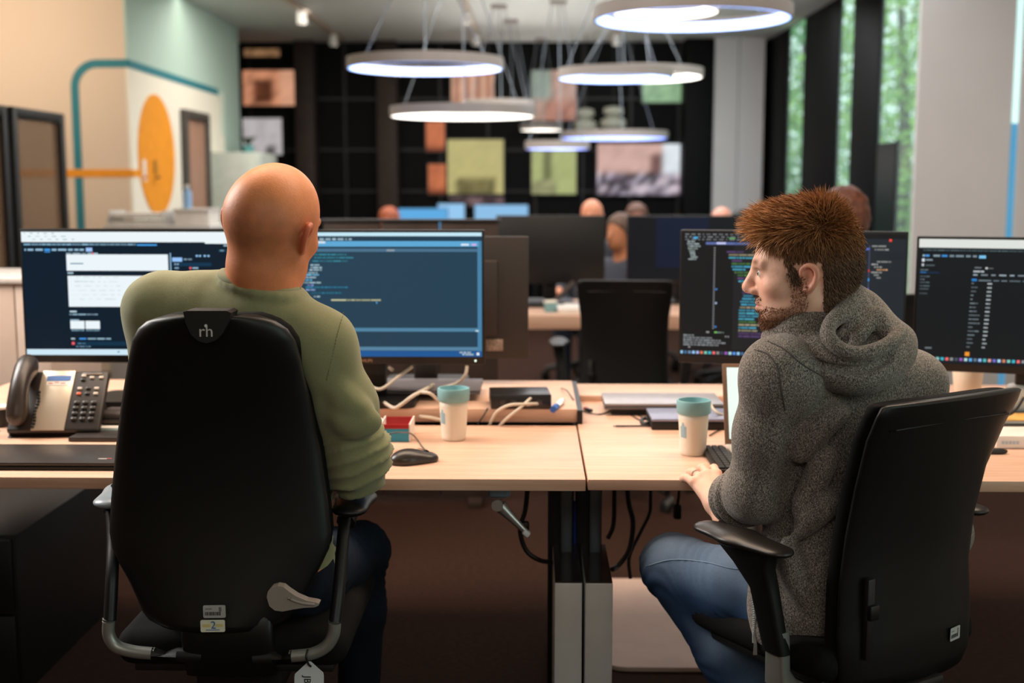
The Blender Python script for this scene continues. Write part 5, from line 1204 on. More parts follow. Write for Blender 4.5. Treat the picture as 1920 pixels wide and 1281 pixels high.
# hanging tag on a strap
Yt = 2.27
strap = [at(577, 1218, Yt) - O1, at(574, 1232, Yt-0.012) - O1, at(578, 1245, Yt-0.004) - O1, at(583, 1250, Yt) - O1]
tg = obj('paper_tag', prism(new(), [at(x, y, Yt) - O1 for x, y in ((552, 1270), (553, 1264), (578, 1241), (583, 1241), (606, 1262), (607, 1268), (607, 1340), (552, 1340))], (0, 0.0012, 0)), mat('tag_white', rgb(206, 214, 216), 0.6), t, local=True, smooth=None)
obj('tag_strap', tube(new(), strap, 0.0022, sub=5), M_cblk, t, local=True)
text_part('tag_lettering', 'JBL', 0.019, basis(at(576, 1279, Yt - 0.0006), (0, 0, -1), (1, 0, 0)), mat('print_black', rgb(24, 24, 26), 0.6), tg)
# seat, mechanism, lower spine
obj('seat', box(new(), (0, 0.03, 0.47), (0.46, 0.46, 0.075), None, 0.034, 5), M_cush, t, local=True, smooth=True)
obj('seat_pan', box(new(), (0, 0.03, 0.425), (0.40, 0.40, 0.02), None, 0.006), M_plast, t, local=True)
obj('mechanism', box(new(), (0, 0.0, 0.385), (0.18, 0.26, 0.06), None, 0.012), M_plast, t, local=True)
obj('back_spine', loft(new(), [sec(0.0, y, z, hw, 0.016, 0.4) for z, y, hw in ((0.59, -0.20, 0.088), (0.5, -0.215, 0.09), (0.42, -0.19, 0.088), (0.375, -0.08, 0.07))]), M_shell, t, local=True, smooth=True)
star_base(t)
c1b_ = bpy.data.objects
# ---------------- chair of the man in the hoodie
TH = math.radians(33)
Fv = Vector((-math.sin(TH), math.cos(TH), 0)); Lv = Vector((-math.cos(TH), -math.sin(TH), 0))
bk = at(1722, 1200, 2.33); O2 = Vector((bk.x, 2.33, 0)) + Fv*0.22
def make_chair2(name, label, loc, rz):
    t = thing(name, label, 'office chair', loc, rz, group='office chairs')
    rows = [(0.985, -0.288, 0.186, 0.008), (0.981, -0.287, 0.197, 0.01), (0.96, -0.28, 0.2, 0.012), (0.915, -0.266, 0.197, 0.02), (0.82, -0.243, 0.186, 0.03), (0.72, -0.222, 0.184, 0.03), (0.62, -0.212, 0.186, 0.03), (0.52, -0.217, 0.192, 0.03), (0.44, -0.22, 0.188, 0.03), (0.41, -0.215, 0.17, 0.025)]
    obj('back_shell', loft(new(), [sec(0, y, z, hw, 0.014, 0.42, 32, bow=b_) for z, y, hw, b_ in rows]), M_shell, t, local=True, smooth=True)
    obj('back_cushion', loft(new(), [sec(0, y+0.033, z-0.004, hw*0.97, 0.024, 0.45, 32, bow=b_) for z, y, hw, b_ in rows]), M_cush, t, local=True, smooth=True)
    obj('top_seam', tube(new(), [(-0.168, -0.274, 0.935), (-0.1, -0.282, 0.938), (0, -0.285, 0.94), (0.1, -0.282, 0.938), (0.168, -0.274, 0.935)], 0.002, n=6, sub=5), M_plast, t, local=True)
    sl = obj('height_slider', box(new(), (-0.142, -0.217, 0.56), (0.02, 0.014, 0.16), None, 0.004), M_plast, t, local=True)
    obj('slider_button', box(new(), (-0.14, -0.227, 0.575), (0.024, 0.01, 0.03), None, 0.003), M_shell, sl, local=True)
    for s in (-1, 1):
        f = Field((-0.08, -0.2, -0.05), (0.08, 0.25, 0.06), 0.005)
        f.chain([(0.0, -0.12, 0), (0.0, -0.01, 0.0), (0.004*s, 0.07, 0.004)], [0.03, 0.042, 0.034], k=0.02); V, Fq = f.net(); V = relax(V, Fq, 2); V[:, 2] *= 0.36; V += np.array((s*0.285, 0.0, 0.69))
        V = (np.array(XF[t.name].to_3x3()) @ V.T).T + np.array(loc)
        net_mesh('arm_pad', [(V, Fq)], mat('pad_black', rgb(30, 25, 22), 0.38), t)
        obj('arm_post', loft(new(), [[(s*x + px_*s, y + py_, z) for px_, py_ in rrect(w, d, 0.012, 3)] for x, y, z, w, d in ((0.285, -0.03, 0.685, 0.05, 0.15), (0.28, -0.05, 0.645, 0.042, 0.09), (0.27, -0.07, 0.6, 0.036, 0.06), (0.256, -0.085, 0.5, 0.034, 0.055), (0.25, -0.088, 0.475, 0.034, 0.055))]), M_shell, t, local=True, smooth=0.7)
        obj('arm_bracket', loft(new(), [[(s*x + px_*s, y + py_, z) for px_, py_ in rrect(w, d, 0.008, 3)] for x, y, z, w, d in ((0.25, -0.088, 0.52, 0.028, 0.046), (0.247, -0.088, 0.44, 0.028, 0.05), (0.23, -0.085, 0.405, 0.05, 0.055), (0.12, -0.06, 0.385, 0.06, 0.055))]), M_alu, t, local=True, smooth=0.7)
    obj('seat', box(new(), (0, 0.04, 0.462), (0.45, 0.46, 0.07), None, 0.032, 5), M_cush, t, local=True, smooth=True)
    obj('seat_pan', box(new(), (0, 0.04, 0.42), (0.4, 0.4, 0.02), None, 0.006), M_plast, t, local=True)
    obj('mechanism', box(new(), (0, 0.0, 0.385), (0.16, 0.3, 0.055), None, 0.012), M_plast, t, local=True)
    obj('back_spine', box(new(), (0, -0.17, 0.4), (0.12, 0.14, 0.03), None, 0.008), M_plast, t, local=True)
    star_base(t)
    sticker(t, basis((0.10, -0.2275, 0.487), (1, 0.15, 0), (0, 0, 1)), 0.036, 0.027, 'bar')
    return t
chair2 = make_chair2('office_chair', 'black office chair with tall flared back, seating the man in the hoodie', O2, TH)
mc = at(1176, 700, 5.15)
dup(chair2, (mc.x, 5.35, 0), math.radians(-4), 'empty black office chair at the second row desk', 'office chairs')
# ================================================================== people
M_skin = mat('skin', None, 0.48, var=0.06, scale=45, bump=0.06, bscale=260, attr='Col', sss=0.12, spec=0.4)
M_denim = mat('denim', None, 0.85, var=0.14, scale=700, bump=0.25, bscale=1200, attr='Col', spec=0.15, detail=2)
M_eye = mat('eye_white', rgb(225, 220, 212), 0.15); M_iris = mat('eye_iris', rgb(34, 40, 44), 0.15)
M_shoe = mat('shoe_dark', rgb(30, 28, 28), 0.6); M_sole = mat('shoe_sole', rgb(200, 196, 190), 0.7)
def S(rgb3): return np.array(rgb(*rgb3)[:3])
def head_field(neck_pts=(), bald=True, h=0.0023, ey=0.0):
    """head in its own frame: x right, y forward, z up, origin between the ear canals"""
    F = Field((-0.17, -0.2, -0.26), (0.17, 0.165, 0.16), h)
    F.ell((0, 0.004, 0.040), (0.0765, 0.097, 0.088), k=0.02)
    F.ell((0, -0.04, 0.02), (0.064, 0.056, 0.064), k=0.04)            # occiput
    F.ell((0, 0.042, -0.012), (0.060, 0.060, 0.086), k=0.03)          # face
    F.ell((0, 0.040, -0.064), (0.050, 0.045, 0.038), k=0.03)          # jaw
    for s in (-1, 1):
        F.cap((s*0.058, -0.002, -0.035), (s*0.030, 0.070, -0.082), 0.014, 0.013, k=0.03)   # jaw line
        F.ell((s*0.045, 0.062, -0.016), (0.020, 0.024, 0.018), k=0.02)                      # cheek
        F.ell((s*0.034, 0.104, 0.012), (0.018, 0.014, 0.011), k=0.014, sub=True)            # eye socket
        F.ell((s*0.032, 0.083, 0.012), (0.0145, 0.0135, 0.0125), k=0.006)                   # lids
        F.cap((s*0.012, 0.098, 0.030), (s*0.046, 0.088, 0.031), 0.008, 0.006, k=0.014)      # brow
        F.ell((s*0.0115, 0.106, -0.027), (0.0085, 0.011, 0.0075), k=0.008)                  # nostril wing
    F.ell((0, 0.078, -0.090), (0.021, 0.015, 0.016), k=0.02)          # chin
    F.cap((0, 0.098, 0.026), (0, 0.119, -0.016), 0.0075, 0.0105, k=0.012)   # nose
    F.ell((0, 0.120, -0.022), (0.011, 0.010, 0.0095), k=0.008)
    F.chain([(-0.024, 0.086, -0.056), (-0.008, 0.0985, -0.051), (0.008, 0.0985, -0.051), (0.024, 0.086, -0.056)], [0.004, 0.0058, 0.0058, 0.004], k=0.006)
    F.chain([(-0.022, 0.086, -0.060), (0, 0.098, -0.063), (0.022, 0.086, -0.060)], [0.004, 0.0068, 0.004], k=0.006)
    F.chain([(-0.026, 0.092, -0.0575), (0, 0.1065, -0.0565), (0.026, 0.092, -0.0575)], 0.0022, k=0.003, sub=True)
    for s in (-1, 1):                                                   # ears
        Re = np.array((Matrix.Rotation(s*0.35, 3, 'Z') @ Matrix.Rotation(-0.15, 3, 'X')))
        F.ell((s*0.0765, -0.008+ey, 0.003), (0.0075, 0.016, 0.023), Re, k=0.006)
        F.ell((s*0.087, -0.003+ey, -0.001), (0.0065, 0.008, 0.013), Re, k=0.004, sub=True)
        rim = [(s*0.078, 0.006, 0.008), (s*0.081, 0.004, 0.026), (s*0.086, -0.010, 0.035), (s*0.090, -0.024, 0.028), (s*0.089, -0.027, 0.010), (s*0.085, -0.021, -0.010), (s*0.079, -0.010, -0.024)]
        rim = [(a_, b_*0.9+ey, c_*0.84) for a_, b_, c_ in rim]
        F.chain(rim, [0.003, 0.0038, 0.0042, 0.0045, 0.004, 0.004, 0.0055], k=0.004, sm=4)
        F.ell((s*0.0775, -0.003+ey, -0.021), (0.0055, 0.0075, 0.008), k=0.005)
    if len(neck_pts): F.chain(neck_pts[0], neck_pts[1], k=0.035)
    return F
def xform(V, R_, o_, s=1.0): return (np.array(R_) @ (V*s).T).T + np.array(o_)
def hand_net(wrist, fwd, up, side, curl=(0.25, 0.35, 0.3), spread=0.06, scale=1.0, thumb_out=0.6, h=0.0023, fore=None):
    """side=+1: thumb towards +x of the hand frame"""
    y = Vector(fwd).normalized(); z = Vector(up); z = (z - y*z.dot(y)).normalized(); x = y.cross(z)
    F = Field((-0.085, -0.06, -0.085), (0.085, 0.2, 0.05), h)
    F.cap((0, -0.05, 0), (0, 0.0, 0), 0.026, 0.024, k=0.02)
    F.chain([(0.014, 0.005, 0), (0.026, 0.085, 0.002)], [0.015, 0.0125], k=0.02); F.chain([(-0.012, 0.005, 0), (-0.027, 0.078, 0.0)], [0.015, 0.0115], k=0.02); F.chain([(0, 0, 0), (0, 0.085, 0.004)], [0.016, 0.0125], k=0.02)
    fl = ((0.029, 0.086, 0.042, 0.025, 0.02), (0.0098, 0.091, 0.046, 0.029, 0.021), (-0.0100, 0.086, 0.043, 0.027, 0.021), (-0.0285, 0.077, 0.034, 0.020, 0.018))
    tips = []
    for i, (fx, fy_, l1, l2, l3) in enumerate(fl):
        p = Vector((fx*side, fy_, 0.001)); yaw = -fx*side*spread/0.03; a = 0; P = [p]
        for l_, c in zip((l1, l2, l3), curl):
            a += c; d = Vector((math.sin(-yaw)*math.cos(a), math.cos(yaw)*math.cos(a), -math.sin(a))); p = p + d*l_; P.append(p)
        F.chain(P, [0.0098, 0.0088, 0.0080, 0.0066], k=0.004); tips.append(P)
        F.ell(P[0] + Vector((0, 0, 0.003)), (0.0095, 0.010, 0.0085), k=0.008)
    T = [Vector((0.020*side, 0.012, -0.006)), Vector((0.043*side, 0.040, -0.014)), Vector(((0.043+0.022*thumb_out)*side, 0.071, -0.018)), Vector(((0.043+0.026*thumb_out)*side, 0.096, -0.02))]
    F.chain(T, [0.015, 0.0115, 0.0098, 0.0075], k=0.012)
    V, Fq = F.net(); V = relax(V, Fq, 1)
    R_ = Matrix((x, y, z)).transposed(); o_ = Vector(wrist)
    tw = [[o_ + R_ @ (q*scale) for q in P] for P in tips]
    return (xform(V, R_, o_, scale), Fq), tw, R_
def limb_bounds(pts, m=0.14):
    P = np.array([tuple(p) for p in pts]); return P.min(0) - m, P.max(0) + m
def colarr(V, base): return np.concatenate([np.tile(base, (len(V), 1)), np.ones((len(V), 1))], 1)
def shoe(parent, ankle, d, s=1.0):
    d = Vector((d[0], d[1], 0)).normalized(); R_ = Matrix((Vector((d.y, -d.x, 0)), d, Vector((0, 0, 1)))).transposed()
    f = Field((-0.08, -0.14, 0.0), (0.08, 0.24, 0.16), 0.005)
    f.ell((0, -0.03, 0.05), (0.042, 0.06, 0.05), k=0.03); f.ell((0, 0.1, 0.035), (0.046, 0.09, 0.036), k=0.04); f.cap((0, -0.02, 0.07), (0, -0.02, 0.12), 0.045, 0.04, k=0.02); f.cut_below(0.018)
    V, Fq = f.net(); V = relax(V, Fq, 1); o_ = (ankle[0], ankle[1], 0.0)
    sh = net_mesh('shoe', [(xform(V, R_, o_, s), Fq)], M_shoe, parent)
    pts = [(0.046*math.cos(a)*(1 if math.sin(a) > 0 else 0.9), 0.045 + (0.145 if math.sin(a) > 0 else 0.135)*math.sin(a)) for a in np.linspace(0, 2*math.pi, 28, endpoint=False)]
    obj('sole', prism(new(), [Vector(o_) + R_ @ Vector((x, y, 0.001)) for x, y in pts], (0, 0, 0.019)), M_sole, sh)
    return sh
def eyes(parent, R_, o_, s):
    for sd in (-1, 1):
        c = Vector((sd*0.032, 0.0865, 0.012)); bm = new()
        bmesh.ops.create_uvsphere(bm, u_segments=16, v_segments=12, radius=0.0118*s, matrix=Matrix.Translation(Vector(o_) + R_ @ (c*s)))
        e = obj('eye', bm, M_eye, parent)
        p = Vector(o_) + R_ @ ((c + Vector((0, 0.0105, 0)))*s); d = R_ @ Vector((0, 1, 0))
        obj('iris', cyl(new(), p, p + d*0.0018*s, 0.0056*s, 0.004*s, n=16), M_iris, e)

# ------------------------------------------------------------------ the bald man
HS = 1.06
Rh = Matrix.Rotation(math.radians(-20), 3, 'Z') @ Matrix.Rotation(math.radians(11), 3, 'Y') @ Matrix.Rotation(math.radians(-4), 3, 'X')
Oh = at(506, 434, 2.42)
person1 = thing('person', 'bald man in a green sweater seen from behind, seated at the left desk', 'person', (O1.x, 2.5, 0))
N1 = at(492, 548, 2.43); SL = at(298, 584, 2.47); SR = at(596, 648, 2.41); ER = at(668, 872, 2.45); WR = at(604, 880, 2.68); WR.z = DZ + 0.055
EL = at(304, 850, 2.50); WL = Vector((at(330, 800, 2.75).x, 2.72, DZ + 0.055)); P1 = Vector((O1.x + 0.01, 2.44, 0.60))
KR = at(676, 1032, 2.86); KL = Vector((O1.x - 0.17, 2.88, 0.55)); AR = Vector((KR.x - 0.02, 2.93, 0.1)); AL = Vector((KL.x, 2.95, 0.1)); HR = P1 + Vector((0.10, 0.02, -0.04)); HL = P1 + Vector((-0.10, 0.02, -0.04))
Ri = Rh.inverted()
def toloc(p): return (Ri @ (Vector(p) - Oh))/HS
Fh1 = head_field(([Vector((0, -0.016, -0.02)), Vector((0.0, -0.020, -0.07)), toloc(N1 + Vector((0, 0, 0.0))), toloc(N1 + Vector((-0.005, 0.01, -0.06)))], [0.047, 0.049, 0.056, 0.062]))
Vh, Fqh = Fh1.net(); Vh = relax(Vh, Fqh, 2)
x, y, z = Vh.T
c = np.tile(S((212, 132, 88)), (len(Vh), 1))
lit_crown = np.clip((z - 0.03)/0.08, 0, 1)[:, None]; c = c*(1-lit_crown) + S((228, 144, 88))*lit_crown  # brighter orange top: overhead light put into the skin colour
stub = np.exp(-(((x)/0.06)**2 + ((z+0.005)/0.05)**2))*(y < 0.0)*0.6; stub = np.maximum(stub, 0.34*np.exp(-((z-0.0)/0.045)**2)*(y < 0.03))
stub *= (0.8 + 0.5*nz(Vh, (60, 60, 60), 3.0)); c = c*(1-stub[:, None]) + S((128, 84, 66))*stub[:, None]
ear = (np.clip((np.abs(x) - 0.0765)/0.006, 0, 1)*((z < 0.045) & (z > -0.04)))[:, None]*0.6; c = c*(1-ear) + S((206, 96, 66))*ear
nk = np.clip((-0.06 - z)/0.05, 0, 1)[:, None]*0.5; c = c*(1-nk) + S((220, 128, 84))*nk
brow = np.exp(-(((np.abs(x)-0.03)/0.018)**2 + ((z-0.034)/0.006)**2))*(y > 0.07); c = c*(1-0.6*brow[:, None]) + S((90, 60, 45))*0.6*brow[:, None]
headnet = (xform(Vh, Rh, Oh, HS), Fqh); cols = [np.concatenate([c, np.ones((len(c), 1))], 1)]
lo, hi = limb_bounds([N1, SL, SR, ER, EL, WR, WL, P1, KR, KL, AR, AL]); lo[2] = 0.02
Fb = Field(lo, hi, 0.007)
Fb.cap(N1 + Vector((0, 0.01, -0.02)), N1 + Vector((-0.01, 0.02, -0.12)), 0.05, 0.06, k=0.03); Fb.ell(at(452, 690, 2.46), (0.16, 0.10, 0.19), k=0.05); Fb.ell(P1 + Vector((0, 0.02, 0.1)), (0.15, 0.1, 0.17), k=0.05)
Fb.cap(SL, SR, 0.06, k=0.05); Fb.chain([SL, EL, WL], [0.052, 0.042, 0.028], k=0.03); Fb.chain([SR, ER, WR], [0.052, 0.043, 0.029], k=0.03)
Fb.chain([HR, KR, AR], [0.075, 0.055, 0.038], k=0.04); Fb.chain([HL, KL, AL], [0.075, 0.055, 0.038], k=0.04); Fb.ell(P1, (0.16, 0.11, 0.1), k=0.05)
bn = Fb.net(); cols.append(colarr(bn[0], S((224, 148, 108))))
hn = []
for w_, e_, sd in ((WR, ER, -1), (WL, EL, 1)):
    d = Vector((0.12*sd, 1, -0.12)); n_, _, _ = hand_net(w_, d, (0, 0.1, 1), -sd if False else sd, h=0.003); hn.append(n_); cols.append(colarr(n_[0], S((226, 150, 110))))
body1 = net_mesh('body', [headnet, bn] + hn, M_skin, person1, np.concatenate(cols))
eyes(person1, Rh, Oh, HS)
# sweater
M_knit = mat('green_knit', rgb(138, 138, 102), 0.92, var=0.07, scale=420, bump=0.18, bscale=900, sheen=0.25, spec=0.15, detail=2)
lo, hi = limb_bounds([N1, SL, SR, ER, EL, WL, P1], 0.12); Fs = Field(lo, hi, 0.0048)
Nl = at(425, 552, 2.45)
Fs.ell(at(455, 700, 2.47), (0.185, 0.115, 0.20), k=0.05); Fs.ell(P1 + Vector((0, 0.02, 0.12)), (0.17, 0.12, 0.19), k=0.06); Fs.ell(P1 + Vector((0, 0.02, -0.0)), (0.175, 0.13, 0.09), k=0.05)
Fs.cap(SL, SR, 0.066, 0.066, k=0.05); Fs.cap(N1 + Vector((-0.02, 0.0, -0.045)), SL + Vector((0.02, 0, 0.005)), 0.062, 0.06, k=0.04); Fs.cap(Nl + Vector((0, 0, -0.01)), SL + Vector((0.03, 0, 0.012)), 0.045, 0.05, k=0.05)
Fs.cap(N1 + Vector((0.01, 0, -0.05)), SR, 0.062, 0.062, k=0.05); Fs.ell(N1 + Vector((-0.005, 0.0, -0.05)), (0.09, 0.075, 0.06), k=0.05)
Fs.chain([SR, SR.lerp(ER, 0.5) + Vector((0.012, 0, 0)), ER], [0.066, 0.064, 0.060], k=0.035)
cuff = ER.lerp(WR, 0.08)
Fs.chain([ER, cuff], [0.058, 0.054], k=0.03); Fs.ell(ER + Vector((0.006, -0.004, 0.035)), (0.066, 0.064, 0.045), k=0.03)
Fs.chain([SL, EL, EL.lerp(WL, 0.35)], [0.064, 0.056, 0.05], k=0.035)
# armpit furrow and blade folds
arm = (ER - SR).normalized()
Fs.chain([at(588, 700, 2.30), at(600, 790, 2.33), at(603, 860, 2.36)], [0.006, 0.012, 0.014], k=0.035, sub=True, sm=3)
for pts, r_ in ((((612, 700), (650, 752), (690, 778)), 0.012), (((628, 780), (670, 800), (704, 790)), 0.010), (((560, 600), (590, 660), (600, 720)), 0.010)):
    Fs.chain([at(px, py, 2.375) for px, py in pts], [0.003, r_, 0.003], k=0.03, sm=4)
ring_c = N1 + Vector((0, 0, 0.012)); col_pts = []
for k in range(25):
    a = 2*math.pi*k/24; col_pts.append(N1 + Vector((0.002, 0.0, 0.010)) + Vector((0.077*math.cos(a), 0.074*math.sin(a), 0.018*-math.cos(a)*1.1 - 0.022*math.sin(a)*-1*0.2)))
Fs.chain(col_pts, 0.0075, k=0.012)
V, Fq = Fs.net(); V = relax(V, Fq, 2); Nn = vnormals(V, Fq)
# creases gathered round the pushed-up sleeve
ax = np.array(arm); rel = V - np.array(SR); tt = rel @ ax; L_ = (ER - SR).length; rad_ = np.linalg.norm(rel - tt[:, None]*ax, axis=1)
near = np.exp(-np.maximum(0, rad_ - 0.075)**2/0.0006)*np.clip((tt/L_ - 0.62)/0.25, 0, 1)*(V[:, 0] > SR.x - 0.05)
xx = V[:, 0] - SR.x
ph_ = tt*235 + 26*xx + 3.2*nz(V, (14, 14, 10), 1.0)
amp = 0.0062*near*(0.5 + 0.5*np.clip(nz(V, (10, 10, 14), 5.0)*2 + 0.6, 0, 1))
V = V + Nn*(amp*(1.0 - 2.2*np.abs(np.sin(ph_*0.5))**0.6 + 0.6))[:, None]
V = V + Nn*(0.0035*nz(V, (9, 9, 6), 2.0) + 0.0012*nz(V, (30, 30, 22), 8.0))[:, None]
sw1 = net_mesh('sweater', [(V, Fq)], M_knit, person1)
Cc = at(487, 528, 2.43); cr = []
for k in range(33):
    a = 2*math.pi*k/32; cr.append(Cc + Vector((0.072*math.cos(a), 0.068*math.sin(a), -0.017*math.cos(a) - 0.016*(math.sin(a) < 0)*abs(math.sin(a))*0.4)))
obj('collar', tube(new(), cr, 0.010, n=10, sub=2), M_knit, sw1, smooth=True)
# raglan shoulder stitching
M_seam = mat('seam_green', rgb(146, 146, 108), 0.9)
seam = [at(px, py, 2.36) for px, py in ((644, 586), (634, 620), (626, 655), (618, 690), (612, 715))]
from mathutils.bvhtree import BVHTree
def on_surface(pts, V, Fq, off=0.0008):
    bv = BVHTree.FromPolygons([tuple(v) for v in V], [tuple(f) for f in Fq]); o_ = []
    for p in pts:
        d = (Vector(p) - CAMP).normalized(); hit, nn_, _, _ = bv.ray_cast(CAMP, d)
        o_.append((hit + nn_*off) if hit is not None else Vector(p))
    return o_
ss = on_surface(smooth_pts(seam, 6), V, Fq)
bm = new()
for k in range(0, len(ss)-1): tube(bm, [ss[k], ss[k].lerp(ss[k+1], 0.6)], 0.0011, n=5, sub=0)
obj('shoulder_seam', bm, M_seam, sw1)
# jeans
def jeans(parent, hl, hr, kl, kr, al, ar, P, light, seed, rt=0.088, fold=0.004, dark=(30, 52, 80)):
    lo, hi = limb_bounds([hl, hr, kl, kr, al, ar], 0.15); lo[2] = 0.05; F = Field(lo, hi, 0.0065)
    F.ell(P, (0.178, 0.135, 0.10), k=0.05)
    for h_, k_, a_ in ((hl, kl, al), (hr, kr, ar)):
        d = (a_ - k_); F.chain([h_, h_.lerp(k_, 0.5), k_, k_ + d*0.4, a_], [rt, rt*0.93, rt*0.78, rt*0.72, rt*0.62], k=0.035)
    V, Fq = F.net(); V = relax(V, Fq, 2); Nn = vnormals(V, Fq)
    dk = np.minimum(np.linalg.norm(V - np.array(kl), axis=1), np.linalg.norm(V - np.array(kr), axis=1))
    dh = np.minimum(np.linalg.norm(V - np.array(hl), axis=1), np.linalg.norm(V - np.array(hr), axis=1))
    am = fold*(0.4 + 0.9*np.exp(-(dk/0.09)**2)*(Nn[:, 2] < 0.3) + 0.9*np.exp(-(dh/0.13)**2))
    V = V + Nn*(am*(np.sin(70*nz(V, (5, 5, 5), seed)*0.5 + V[:, 2]*60) * 0.5 + nz(V, (18, 18, 18), seed+2)))[:, None]
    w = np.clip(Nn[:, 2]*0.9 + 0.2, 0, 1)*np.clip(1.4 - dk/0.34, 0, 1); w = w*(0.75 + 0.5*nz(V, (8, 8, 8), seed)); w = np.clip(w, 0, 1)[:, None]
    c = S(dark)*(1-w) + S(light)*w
    return net_mesh('jeans', [(V, Fq)], M_denim, parent, np.concatenate([c, np.ones((len(c), 1))], 1)), V, Fq
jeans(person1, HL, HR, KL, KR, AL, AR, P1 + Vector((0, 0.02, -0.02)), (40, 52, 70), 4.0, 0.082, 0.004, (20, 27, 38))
shoe(person1, AR, (0.05, 1)); shoe(person1, AL, (-0.05, 1))

# ------------------------------------------------------------------ the red-haired man in the hoodie
person2 = thing('person', 'red haired man in a grey hoodie and blue jeans, turned to the left', 'person', (O2.x, O2.y, 0))
Rg = Matrix.Rotation(math.radians(78), 3, 'Z') @ Matrix.Rotation(math.radians(-3), 3, 'X') @ Matrix.Rotation(math.radians(-3), 3, 'Y')
Og = at(1515, 516, 2.43); GS = 0.985
N2 = at(1556, 640, 2.47)
Ri2 = Rg.inverted()
def toloc2(p): return (Ri2 @ (Vector(p) - Og))/GS
Fg = head_field(([Vector((0, -0.018, -0.02)), Vector((0, -0.024, -0.06)), toloc2(N2 + Vector((0, 0, 0.03))), toloc2(N2 + Vector((0.01, 0.0, -0.06)))], [0.052, 0.055, 0.062, 0.066]), h=0.0021, ey=0.008)
Vg, Fqg = Fg.net(); Vg = relax(Vg, Fqg, 1); Ng = vnormals(Vg, Fqg)
x, y, z = Vg.T
c = np.tile(S((244, 196, 172)), (len(Vg), 1))
def blend(c, m, col, k): m = np.clip(m*k, 0, 1)[:, None]; return c*(1-m) + S(col)*m
c = blend(c, np.exp(-(((np.abs(x)-0.045)/0.025)**2 + ((y-0.075)/0.03)**2 + ((z+0.015)/0.025)**2)), (226, 140, 116), 0.45)
c = blend(c, np.exp(-(((x)/0.016)**2 + ((z+0.02)/0.02)**2))*(y > 0.1), (222, 136, 112), 0.6)
c = blend(c, np.clip((np.abs(x) - 0.0765)/0.006, 0, 1)*(z < 0.045)*(z > -0.045)*1.0, (226, 132, 106), 0.55)
c = blend(c, np.exp(-((x/0.024)**2 + ((z+0.057)/0.007)**2))*(y > 0.084), (196, 106, 96), 0.75)
beard = np.clip((-0.038 - z)/0.02, 0, 1)*np.clip((y - 0.0)/0.03, 0, 1)*np.clip((z + 0.125)/0.02, 0, 1)*(1 - np.exp(-((x/0.026)**2 + ((z+0.056)/0.010)**2))*(y > 0.08))
beard = np.clip(beard*(0.45 + 0.55*np.clip((-0.062 - z)/0.02, 0, 1)), 0, 1)
side_b = np.exp(-((y+0.0-0.018)/0.02)**2)*np.clip((0.02 - z)/0.02, 0, 1)*np.clip((z+0.1)/0.05, 0, 1)*(np.abs(x) > 0.04)
must = np.exp(-((x/0.03)**2 + ((z+0.042)/0.007)**2))*(y > 0.08)
c = blend(c, beard, (124, 82, 56), 0.75); c = blend(c, side_b, (140, 90, 60), 0.35); c = blend(c, must, (168, 96, 54), 0.5)
brow = np.exp(-(((np.abs(x)-0.031)/0.02)**2 + ((z-0.034-0.0)/0.0065)**2))*(y > 0.066); c = blend(c, brow, (128, 76, 46), 0.95)
eyel = np.exp(-(((np.abs(x)-0.032)/0.016)**2 + ((z-0.0195)/0.004)**2))*(y > 0.078); c = blend(c, eyel, (84, 46, 36), 0.9)
mole = np.exp(-(((x+0.060)/0.004)**2 + ((y-0.058)/0.0028)**2 + ((z-0.012)/0.0028)**2)); c = blend(c, mole, (176, 70, 44), 0.95)
SL2 = at(1460, 700, 2.37); SR2 = at(1706, 722, 2.57); EL2 = at(1420, 920, 2.42); WL2 = at(1346, 946, 2.555)
ER2 = at(1768, 1000, 2.66); WR2 = Vector((at(1700, 860, 2.80).x, 2.80, DZ + 0.05))
P2 = at(1580, 1110, 2.47); HL2 = P2 + Lv*0.09 + Fv*0.02 + Vector((0, 0, -0.03)); HR2 = P2 - Lv*0.10 + Fv*0.02 + Vector((0, 0, -0.03))
KL2 = at(1262, 1062, 2.66); AL2 = Vector((0.60, 2.46, 0.10)); KR2 = HR2 + Vector((0.02, 0.42, 0.03)); AR2 = Vector((KR2.x, KR2.y+0.05, 0.1))
gn = (xform(Vg, Rg, Og, GS), Fqg); cols = [np.concatenate([c, np.ones((len(c), 1))], 1)]
lo, hi = limb_bounds([N2, SL2, SR2, EL2, ER2, WL2, WR2, P2, KL2, KR2, AL2, AR2]); lo[2] = 0.02; Fb = Field(lo, hi, 0.007)
Rt = np.array(rotz(TH))
Fb.cap(N2, N2 + Vector((0, 0, -0.12)), 0.06, 0.08, k=0.05); Fb.ell(at(1585, 860, 2.52), (0.125, 0.065, 0.18), Rt, k=0.03); Fb.ell(P2 + Vector((0, 0.03, 0.08)), (0.11, 0.07, 0.15), Rt, k=0.04); Fb.cap(SL2, SR2, 0.045, k=0.03)
Fb.chain([SL2, EL2, WL2], [0.05, 0.04, 0.027], k=0.03); Fb.chain([SR2, ER2, WR2], [0.05, 0.04, 0.027], k=0.03)
Fb.chain([HL2, KL2, AL2], [0.075, 0.055, 0.036], k=0.04); Fb.chain([HR2, KR2, AR2], [0.075, 0.055, 0.036], k=0.04)
bn = Fb.net(); cols.append(colarr(bn[0], S((236, 180, 152))))
kn = at(1302, 893, 2.70)
kq = at(1314, 905, 2.645); kq.z = DZ + 0.026; hf = (kq - WL2); hl_, tips, Rhand = hand_net(WL2, hf, (-0.15, -0.1, 1), 1, curl=(0.42, 0.38, 0.20), spread=0.2, scale=0.98)
hr_, _, _ = hand_net(WR2, (-0.3, 1, -0.1), (0, 0, 1), -1, h=0.003)
for n_ in (hl_, hr_): 
    cc = np.tile(S((242, 190, 166)), (len(n_[0]), 1)); cols.append(np.concatenate([cc, np.ones((len(cc), 1))], 1))
